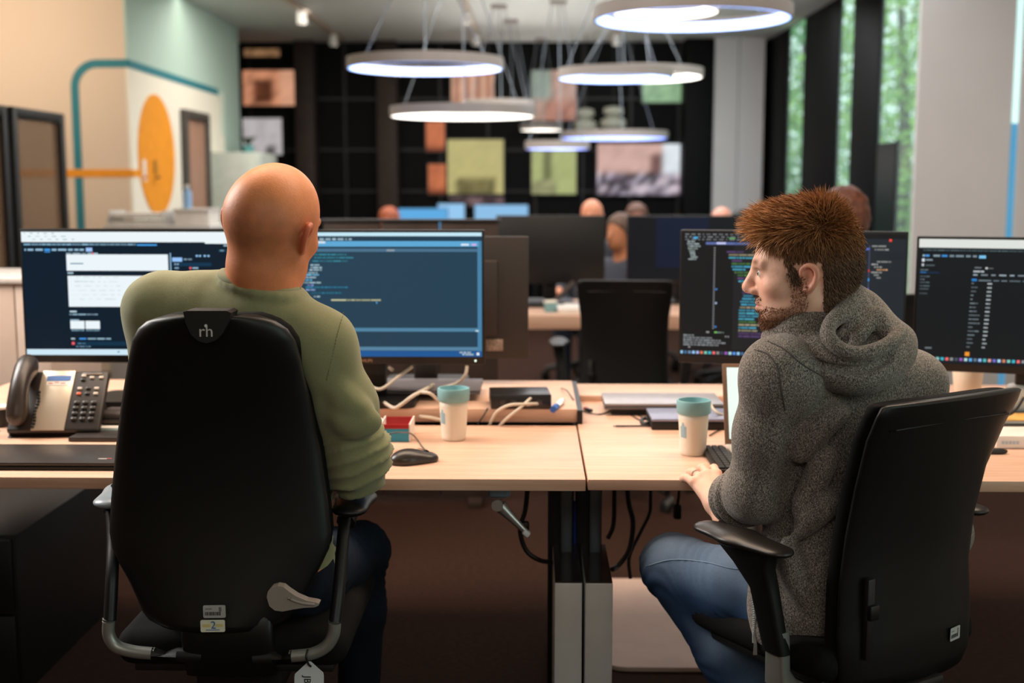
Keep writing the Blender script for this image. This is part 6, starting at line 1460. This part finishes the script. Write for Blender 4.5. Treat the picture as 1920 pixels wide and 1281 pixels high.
body2 = net_mesh('body', [gn, bn, hl_, hr_], M_skin, person2, np.concatenate(cols))
eyes(person2, Rg, Og, GS)
rg = tips[2]; rc = rg[0].lerp(rg[1], 0.55); rd = (rg[1]-rg[0]).normalized(); xr, yr = frame_of(rd)
rng_ = obj('finger_ring', tube(new(), [rc + (xr*math.cos(a) + yr*math.sin(a))*0.0102 for a in np.linspace(0, 2*math.pi, 20)], 0.0017, n=8, sub=0), M_silver); tag(rng_, 'silver ring on the hand resting on the desk edge', 'ring')
# hoodie
def heather():
    m = bpy.data.materials.new('heather_grey'); m.use_nodes = True; n = m.node_tree.nodes; l = m.node_tree.links; b = n['Principled BSDF']
    tc = n.new('ShaderNodeTexCoord'); mp = n.new('ShaderNodeMapping'); mp.inputs['Scale'].default_value = (1.0, 1.0, 0.55); l.new(tc.outputs['Object'], mp.inputs[0])
    a = n.new('ShaderNodeTexNoise'); a.inputs['Scale'].default_value = 520; a.inputs['Detail'].default_value = 3; a.inputs['Roughness'].default_value = 0.7; l.new(mp.outputs[0], a.inputs[0])
    r = n.new('ShaderNodeValToRGB'); e = r.color_ramp.elements; e[0].position = 0.36; e[0].color = rgb(52, 49, 47); e[1].position = 0.64; e[1].color = rgb(176, 166, 156); e.new(0.5).color = rgb(112, 106, 100)
    l.new(a.outputs['Fac'], r.inputs[0]); l.new(r.outputs[0], b.inputs['Base Color']); b.inputs['Roughness'].default_value = 0.95; b.inputs['Specular IOR Level'].default_value = 0.1; b.inputs['Sheen Weight'].default_value = 0.2
    bp = n.new('ShaderNodeBump'); bp.inputs['Strength'].default_value = 0.2; bp.inputs['Distance'].default_value = 0.003; l.new(a.outputs['Fac'], bp.inputs['Height']); l.new(bp.outputs[0], b.inputs['Normal']); return m
M_heath = heather()
lo, hi = limb_bounds([N2, SL2, SR2, EL2, ER2, WL2, P2], 0.13); Fs = Field(lo, hi, 0.0046)
Fs.ell(at(1590, 830, 2.51), (0.18, 0.115, 0.19), Rt, k=0.05); Fs.ell(at(1575, 960, 2.50), (0.165, 0.12, 0.18), Rt, k=0.06); Fs.ell(at(1570, 1050, 2.48), (0.17, 0.13, 0.13), Rt, k=0.06); Fs.ell(at(1556, 1130, 2.48), (0.18, 0.135, 0.10), Rt, k=0.06)
Fs.cap(SL2, SR2, 0.066, 0.068, k=0.05); Fs.cap(N2 + Vector((0, 0, -0.04)), SL2, 0.07, 0.062, k=0.05); Fs.cap(N2 + Vector((0, 0, -0.045)), SR2, 0.07, 0.062, k=0.05)
cf2 = EL2.lerp(WL2, 0.55)
Fs.chain([SL2, SL2.lerp(EL2, 0.5), EL2, EL2.lerp(WL2, 0.5), cf2], [0.066, 0.062, 0.060, 0.052, 0.041], k=0.03)
Fs.chain([SR2, ER2, ER2.lerp(WR2, 0.8)], [0.064, 0.056, 0.044], k=0.03)
Fs.chain([at(1452, 1070, 2.44), at(1452, 1185, 2.40)], [0.036, 0.036], k=0.06)     # front edge of the open hoodie
# armpit furrow and back folds
Fs.chain([at(1497, 770, 2.31), at(1487, 850, 2.33), at(1478, 950, 2.36)], [0.004, 0.010, 0.014], k=0.03, sub=True, sm=3)
for pts, r_ in ((((1500, 860), (1540, 800), (1590, 770)), 0.011), (((1490, 960), (1530, 900), (1560, 850)), 0.010), (((1470, 1010), (1490, 1080), (1520, 1130)), 0.012), (((1480, 770), (1500, 740), (1520, 700)), 0.009), (((1500, 1000), (1530, 960), (1560, 940)), 0.010)):
    Fs.chain([at(px, py, 2.345) for px, py in pts], [0.003, r_, 0.003], k=0.035, sm=4)
V, Fq = Fs.net(); V = relax(V, Fq, 2); Nn = vnormals(V, Fq)
fa = np.array((cf2 - EL2).normalized()); tf = (V - np.array(EL2)) @ fa; Lf = (cf2-EL2).length; rf = np.linalg.norm(V - np.array(EL2) - tf[:, None]*fa, axis=1)
m_ = np.exp(-np.maximum(0, rf-0.06)**2/0.0005)*np.clip((tf/Lf - 0.35)/0.3, 0, 1)
V = V + Nn*(0.0048*m_*np.sin(tf*165 + 22*V[:, 2] + 2.5*nz(V, (12, 12, 12), 2.0)))[:, None]
V = V + Nn*(0.005*nz(V, (8, 8, 5), 3.0) + 0.0025*nz(V, (20, 20, 12), 6.0))[:, None]
hd = net_mesh('hoodie', [(V, Fq)], M_heath, person2); hoodie_VF = (V, Fq)
# cuff ring
cx_, cy_ = frame_of((WL2-EL2).normalized()); cd = (WL2-EL2).normalized()
obj('cuff', loft(new(), [[cf2 + cd*t_ + (cx_*math.cos(a) + cy_*math.sin(a))*r_ for a in np.linspace(0, 2*math.pi, 28, endpoint=False)] for t_, r_ in ((-0.035, 0.043), (-0.02, 0.047), (0.004, 0.045), (0.016, 0.040), (0.014, 0.033))]), M_heath, hd, smooth=True)
# hood lying on the back
Fk = Field(tuple(np.array(at(1590, 640, 2.40)) - np.array((0.26, 0.22, 0.2))), tuple(np.array(at(1590, 640, 2.40)) + np.array((0.26, 0.22, 0.2))), 0.0042)
def hp_(px, py, Y): return at(px, py, Y)
Fk.ell(hp_(1575, 640, 2.44), (0.115, 0.075, 0.055), np.array(Matrix.Rotation(-0.25, 3, 'Y')), k=0.04)
Fk.chain([hp_(1452, 640, 2.44), hp_(1500, 652, 2.40), hp_(1560, 682, 2.36), hp_(1620, 692, 2.36), hp_(1668, 668, 2.40), hp_(1684, 640, 2.44)], [0.022, 0.035, 0.042, 0.040, 0.034, 0.03], k=0.03, sm=3)
Fk.chain([hp_(1456, 632, 2.47), hp_(1490, 612, 2.42), hp_(1530, 585, 2.41), hp_(1575, 566, 2.41), hp_(1606, 575, 2.44), hp_(1640, 610, 2.47)], [0.016, 0.028, 0.03, 0.026, 0.026, 0.03], k=0.035, sm=3)
Fk.ell(hp_(1640, 632, 2.42), (0.05, 0.05, 0.05), k=0.03)
# hollow between the folds, then the folds
Fk.chain([hp_(1560, 612, 2.345), hp_(1584, 636, 2.322), hp_(1625, 640, 2.318), hp_(1672, 622, 2.35)], [0.012, 0.026, 0.027, 0.012], k=0.012, sub=True, sm=3)
Fk.chain([hp_(1608, 566, 2.39), hp_(1578, 588, 2.352), hp_(1554, 612, 2.325), hp_(1556, 638, 2.305), hp_(1588, 660, 2.292), hp_(1630, 660, 2.292), hp_(1670, 642, 2.315), hp_(1690, 618, 2.36)], [0.017, 0.015, 0.012, 0.011, 0.011, 0.012, 0.013, 0.012], k=0.008, sm=4)
Fk.chain([hp_(1598, 652, 2.335), hp_(1618, 622, 2.345), hp_(1642, 592, 2.375), hp_(1655, 612, 2.36), hp_(1668, 636, 2.345)], [0.009, 0.013, 0.017, 0.016, 0.010], k=0.008, sm=4)
Fk.chain([hp_(1576, 632, 2.36), hp_(1600, 602, 2.36), hp_(1618, 576, 2.39)], [0.010, 0.012, 0.015], k=0.008, sm=4)
Fk.chain([hp_(1500, 664, 2.35), hp_(1560, 690, 2.315), hp_(1625, 692, 2.312), hp_(1668, 668, 2.34)], [0.003, 0.006, 0.006, 0.004], k=0.010, sub=True, sm=3)
Fk.ell(hp_(1662, 662, 2.32), (0.012, 0.012, 0.02), k=0.015, sub=True)
Fk.cap(N2 + Vector((-0.01, 0.02, 0.0)), Og + Vector((0.02, 0.01, -0.05)), 0.057, 0.05, k=0.012, sub=True)
V, Fq = Fk.net(); V = relax(V, Fq, 2); Nn = vnormals(V, Fq); V = V + Nn*(0.002*nz(V, (22, 22, 22), 4.0))[:, None]
hood = net_mesh('hood', [(V, Fq)], M_heath, hd)
M_stitch = mat('stitch_grey', rgb(78, 74, 72), 0.9)
for pts in (((1440, 640), (1470, 655), (1502, 682), (1540, 705)), ((1416, 656), (1440, 665), (1458, 690), (1464, 725), (1472, 770))):
    st = on_surface(smooth_pts([at(px, py, 2.3) for px, py in pts], 5), *hoodie_VF, off=0.0004)
    obj('seam', tube(new(), st, 0.0016, n=5, sub=0), M_stitch, hd)
# zip along the open front edge
zp = on_surface([at(px, py, 2.3) for px, py in ((1414, 1070), (1415, 1110), (1417, 1150), (1416, 1185), (1415, 1205))], *hoodie_VF, off=0.001)
zp = [Vector((at(px, py, zp[2].y).x, zp[2].y, at(px, py, zp[2].y).z)) for px, py in ((1413, 1066), (1414, 1110), (1416, 1150), (1416, 1185), (1416, 1206))]
zo = obj('zip', tube(new(), zp, 0.0036, n=6, sub=5), mat('zip_white', rgb(206, 208, 208), 0.4), hd)
for k in range(36):
    q = smooth_pts(zp, 9)[min(k, 35)]
    obj('zip_tooth', box(new(), q + Vector((-0.003, -0.002, 0)), (0.006, 0.003, 0.0022)), MATS['zip_white'], zo, smooth=None)
q = zp[-1]
obj('zip_pull', prism(new(), [q + Vector((x_, -0.003, z_)) for x_, z_ in ((-0.003, 0), (0.003, 0), (0.004, -0.024), (-0.004, -0.024))], (0, 0.002, 0)), M_silver, zo, smooth=None)
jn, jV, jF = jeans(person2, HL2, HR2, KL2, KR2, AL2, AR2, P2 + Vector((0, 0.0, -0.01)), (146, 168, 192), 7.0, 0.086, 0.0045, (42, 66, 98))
st = on_surface(smooth_pts([at(px, py, 2.5) for px, py in ((1212, 1062), (1260, 1050), (1320, 1054), (1370, 1066), (1410, 1070))], 6), jV, jF, 0.0008)
obj('side_seam', tube(new(), st, 0.0014, n=5, sub=0), mat('seam_denim', rgb(120, 146, 170), 0.8), jn)
shoe(person2, AL2, (-0.6, 0.8)); shoe(person2, AR2, (-0.1, 1))
# hair: scalp cap plus combed strands
def hair_part(V, N, Fq, R_, o_, s, parent, sel, flow, length, n, col_fn, name='hair', width=0.0009, lift=0.004, seed=1, base=None, thk=None):
    r = np.random.default_rng(seed); idx = np.flatnonzero(sel)
    pick = r.choice(idx, n); nr = N[pick]; roots = V[pick] + r.normal(0, 0.0012, (n, 3)) + (nr*(thk[pick]*0.8)[:, None] if thk is not None else 0)
    ln = length(roots)*r.uniform(0.65, 1.25, n); fl = flow(roots, nr, r)
    seg = 4; P = [roots]; p = roots.copy(); d = nr*0.45 + fl*0.8; d /= np.linalg.norm(d, axis=1, keepdims=True)
    clump = np.stack([nz(roots, (70, 70, 70), 11.0), nz(roots, (70, 70, 70), 17.0), nz(roots, (70, 70, 70), 23.0)], 1)
    for k in range(seg):
        p = p + d*(ln/seg)[:, None]; P.append(p.copy()); d = d*0.45 + fl*0.65 + clump*0.24; d /= np.linalg.norm(d, axis=1, keepdims=True)
    P = np.stack(P, 1); t1 = np.cross(P[:, -1]-P[:, 0], r.normal(size=(n, 3))); t1 /= np.maximum(np.linalg.norm(t1, axis=1, keepdims=True), 1e-9)
    ax_ = P[:, -1]-P[:, 0]; ax_ /= np.maximum(np.linalg.norm(ax_, axis=1, keepdims=True), 1e-9); t2 = np.cross(ax_, t1)
    ws = width*np.array([1.0, 1.15, 1.0, 0.7, 0.12]); verts = np.zeros((n, seg+1, 3, 3))
    for j, a in enumerate((0, 2*math.pi/3, 4*math.pi/3)):
        verts[:, :, j] = P + (t1*math.cos(a) + t2*math.sin(a))[:, None, :]*ws[None, :, None]
    VV = verts.reshape(-1, 3); b0 = np.arange(n)*(seg+1)*3; F_ = []
    for k in range(seg):
        for j in range(3):
            j2 = (j+1) % 3; F_.append(np.stack([b0+k*3+j, b0+k*3+j2, b0+(k+1)*3+j2, b0+(k+1)*3+j], 1))
    F_ = np.concatenate(F_); cc = np.repeat(col_fn(roots, r), (seg+1)*3, axis=0); cc = np.concatenate([cc, np.ones((len(cc), 1))], 1)
    nets = [(xform(VV, R_, o_, s), F_)]; cols = [cc]
    if base is not None:
        nets.append((xform(base[0], R_, o_, s), base[1])); bc = base[2]; cols.append(np.concatenate([bc, np.ones((len(bc), 1))], 1))
    return net_mesh(name, nets, mat('hair_fibre', None, 0.6, var=0.12, scale=300, attr='Col', spec=0.22), parent, np.concatenate(cols))
x, y, z = Vg.T
# hairline: above forehead, down in front of the ear, round the ear to the nape
top_edge = 0.087 - 0.02*np.clip((np.abs(x)-0.02)/0.04, 0, 1)
front = (z > top_edge) & (y > 0.02)
sidev = (y <= 0.05) & (z > 0.024 + np.clip((y-0.0)/0.045, 0, 1)*0.034)
sburn = (np.abs(x) > 0.05) & (y > 0.014) & (y < 0.040 + 0.2*(z-0.02)) & (z > -0.008) & (z < 0.06)
nape = (y < -0.028) & (z > -0.062)
hairsel = (front | sidev | sburn | nape) & ~((np.abs(x) > 0.0745) & (z < 0.038) & (y > -0.026)) & (z > -0.07)
def flow_h(p, n_, r):
    f = np.zeros_like(p); tp_ = np.clip((p[:, 2]-0.06)/0.05, 0, 1)
    fr_ = np.clip((p[:, 1]+0.05)/0.08, 0, 1); f[:, 1] = tp_*(0.85*fr_ - 0.25*(1-fr_)) + 0.12; f[:, 2] = -0.85*(1-tp_) + 0.12*tp_*(1-fr_) + 0.30*tp_*np.clip(p[:, 1]/0.06, 0, 1); f[:, 0] = -0.22*tp_
    bk_ = np.clip(-p[:, 1]/0.05, 0, 1)*(1-tp_); f[:, 1] -= 0.3*bk_ + 0.25*(1-tp_)
    f += n_*(0.10*tp_ + 0.16*tp_*(1-fr_))[:, None] + r.normal(0, 0.12, p.shape); return f/np.linalg.norm(f, axis=1, keepdims=True)
def len_h(p):
    tp_ = np.clip((p[:, 2]-0.035)/0.06, 0, 1); return 0.009 + 0.026*tp_*np.clip((p[:, 1]+0.10)/0.06, 0.3, 1) + 0.016*np.clip((p[:, 1]-0.04)/0.03, 0, 1)*tp_ 
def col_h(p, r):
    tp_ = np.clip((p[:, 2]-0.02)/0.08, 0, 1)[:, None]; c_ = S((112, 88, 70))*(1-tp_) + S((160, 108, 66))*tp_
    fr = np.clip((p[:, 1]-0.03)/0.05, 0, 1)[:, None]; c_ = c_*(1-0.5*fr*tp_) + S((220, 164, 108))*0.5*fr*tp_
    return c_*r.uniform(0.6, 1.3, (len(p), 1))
# scalp cap that hides skin between the strands
cap_keep = hairsel[Fqg].all(1); used = np.unique(Fqg[cap_keep]); remap = -np.ones(len(Vg), int); remap[used] = np.arange(len(used))
thk_ = 0.002 + 0.017*np.clip((Vg[:, 2]-0.05)/0.06, 0, 1)*np.clip((0.105 - Vg[:, 1])/0.07, 0.1, 1) + 0.005*np.exp(-((Vg[:, 1]+0.03)/0.045)**2)*np.clip((Vg[:, 2]-0.08)/0.03, 0, 1)
thick = thk_[used]
capV = Vg[used] + Ng[used]*(thick*(0.85 + 0.3*nz(Vg[used], (45, 45, 45), 9.0)))[:, None]; capF = remap[Fqg[cap_keep]]
capC = col_h(Vg[used], np.random.default_rng(3))*0.75
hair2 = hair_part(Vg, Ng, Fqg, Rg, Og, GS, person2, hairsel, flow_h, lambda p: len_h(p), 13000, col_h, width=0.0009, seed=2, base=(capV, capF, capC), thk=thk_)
hair2['label'] = 'short tousled red brown hair'
bsel = (beard > 0.35) | (must > 0.4) | ((side_b > 0.5) & (np.abs(x) > 0.05))
def flow_b(p, n_, r):
    f = np.zeros_like(p); f[:, 2] = -0.7; f[:, 1] = 0.3; f += r.normal(0, 0.3, p.shape); return f/np.linalg.norm(f, axis=1, keepdims=True)
hair_part(Vg, Ng, Fqg, Rg, Og, GS, person2, bsel, flow_b, lambda p: 0.0035 + 0.006*np.clip((-0.07-p[:, 2])/0.03, 0, 1), 5200, lambda p, r: S((120, 80, 54))*r.uniform(0.6, 1.4, (len(p), 1)), 'beard', 0.0005, seed=4)

# ------------------------------------------------------------------ people in the background (out of focus)
def bg_person(px, py, Y, yaw, skin, hair, shirt, label, bald=False):
    top_ = at(px, py, Y); o_ = Vector((top_.x, Y, top_.z - 0.125)); R_ = rotz(yaw)
    t = thing('person', label, 'person', (o_.x, Y - 0.05, 0), group='people in the background')
    F = Field((-0.3, -0.35, -0.95), (0.3, 0.65, 0.16), 0.0085)
    F.ell((0, 0.0, 0.04), (0.075, 0.096, 0.088), k=0.02); F.ell((0, 0.04, -0.03), (0.058, 0.058, 0.075), k=0.03); F.cap((0, 0.10, 0.02), (0, 0.118, -0.018), 0.009, 0.012, k=0.01)
    for s in (-1, 1): F.ell((s*0.078, -0.01, 0), (0.009, 0.018, 0.028), k=0.006)
    F.cap((0, -0.015, -0.04), (0, -0.03, -0.17), 0.054, 0.062, k=0.03)
    sk = (F.f.copy())
    hz = o_.z; seat = -(hz - 0.52)
    F.ell((0, -0.03, -0.36), (0.17, 0.1, 0.2), k=0.05); F.ell((0, -0.03, seat), (0.16, 0.12, 0.12), k=0.05)
    for s in (-1, 1):
        F.chain([(s*0.17, -0.03, -0.23), (s*0.22, 0.02, -0.48), (s*0.16, 0.26, -0.5)], [0.055, 0.045, 0.03], k=0.03); F.ell((s*0.15, 0.32, -0.5), (0.035, 0.06, 0.02), k=0.02)
        F.chain([(s*0.09, 0.0, seat-0.02), (s*0.1, 0.42, seat+0.0), (s*0.1, 0.42, max(seat-0.42, -0.9))], [0.075, 0.06, 0.045], k=0.03)
    V, Fq = F.net(); V = relax(V, Fq, 1); c = np.tile(S(skin), (len(V), 1))
    leg = V[:, 2] < seat + 0.06; c[leg] = S((40, 46, 60))
    net_mesh('body', [(xform(V, R_, o_), Fq)], M_skin, t, np.concatenate([c, np.ones((len(c), 1))], 1))
    F2 = Field((-0.32, -0.3, -0.75), (0.32, 0.4, -0.08), 0.0095)
    F2.ell((0, -0.03, -0.36), (0.185, 0.118, 0.22), k=0.05); F2.ell((0, -0.03, seat+0.06), (0.175, 0.13, 0.12), k=0.05); F2.cap((-0.16, -0.03, -0.22), (0.16, -0.03, -0.22), 0.066, k=0.04)
    for s in (-1, 1): F2.chain([(s*0.17, -0.03, -0.23), (s*0.22, 0.02, -0.48), (s*0.17, 0.22, -0.5)], [0.066, 0.055, 0.042], k=0.03)
    V, Fq = F2.net(); net_mesh('shirt', [(xform(relax(V, Fq, 1), R_, o_), Fq)], mat('shirt_%d_%d_%d' % shirt, rgb(*shirt), 0.9), t)
    if hair is not None:
        F3 = Field((-0.12, -0.14, -0.09), (0.12, 0.13, 0.17), 0.006)
        F3.ell((0, -0.006, 0.052), (0.084, 0.102, 0.092), k=0.02); F3.ell((0, -0.04, 0.0), (0.078, 0.072, 0.075), k=0.03); F3.ell((0, 0.09, -0.03), (0.09, 0.075, 0.095), k=0.02, sub=True)
        V, Fq = F3.net(); V = relax(V, Fq, 1); Nn = vnormals(V, Fq); V = V + Nn*(0.006*nz(V, (40, 40, 40), 2.0))[:, None]
        net_mesh('hair', [(xform(V, R_, o_), Fq)], mat('hair_%d_%d_%d' % hair, rgb(*hair), 0.6, var=0.3, scale=60), t)
    ch = dup(chair2, (o_.x, Y - 0.02, 0), yaw, 'black chair under the ' + label.replace('background ', ''), 'background chairs')
    return t
PI = math.pi
bg_person(1110, 375, 8.6, PI*0.9, (226, 150, 116), None, (60, 62, 70), 'background person with a bare head left of the dark blue monitor')
bg_person(1194, 384, 9.4, PI, (150, 100, 80), (96, 62, 48), (50, 52, 60), 'background person with brown hair above the dark blue monitor')
bg_person(1164, 404, 7.9, PI*0.75, (196, 130, 92), (96, 70, 54), (66, 70, 80), 'background person in grey seen between two dark monitors')
bg_person(1354, 389, 9.0, PI*0.85, (236, 164, 142), None, (150, 160, 190), 'background person with a pink bare head before the pale column')
bg_person(1394, 396, 8.2, PI*1.1, (130, 90, 74), (20, 18, 20), (24, 24, 28), 'background person with black hair before the pale column')
bg_person(1583, 356, 4.7, PI*0.1, (206, 130, 100), (84, 44, 28), (40, 50, 56), 'background person with red brown hair behind the hooded man')
bg_person(729, 391, 9.9, PI*0.95, (170, 90, 60), (150, 74, 44), (40, 34, 34), 'background person with auburn hair above the brown partition')
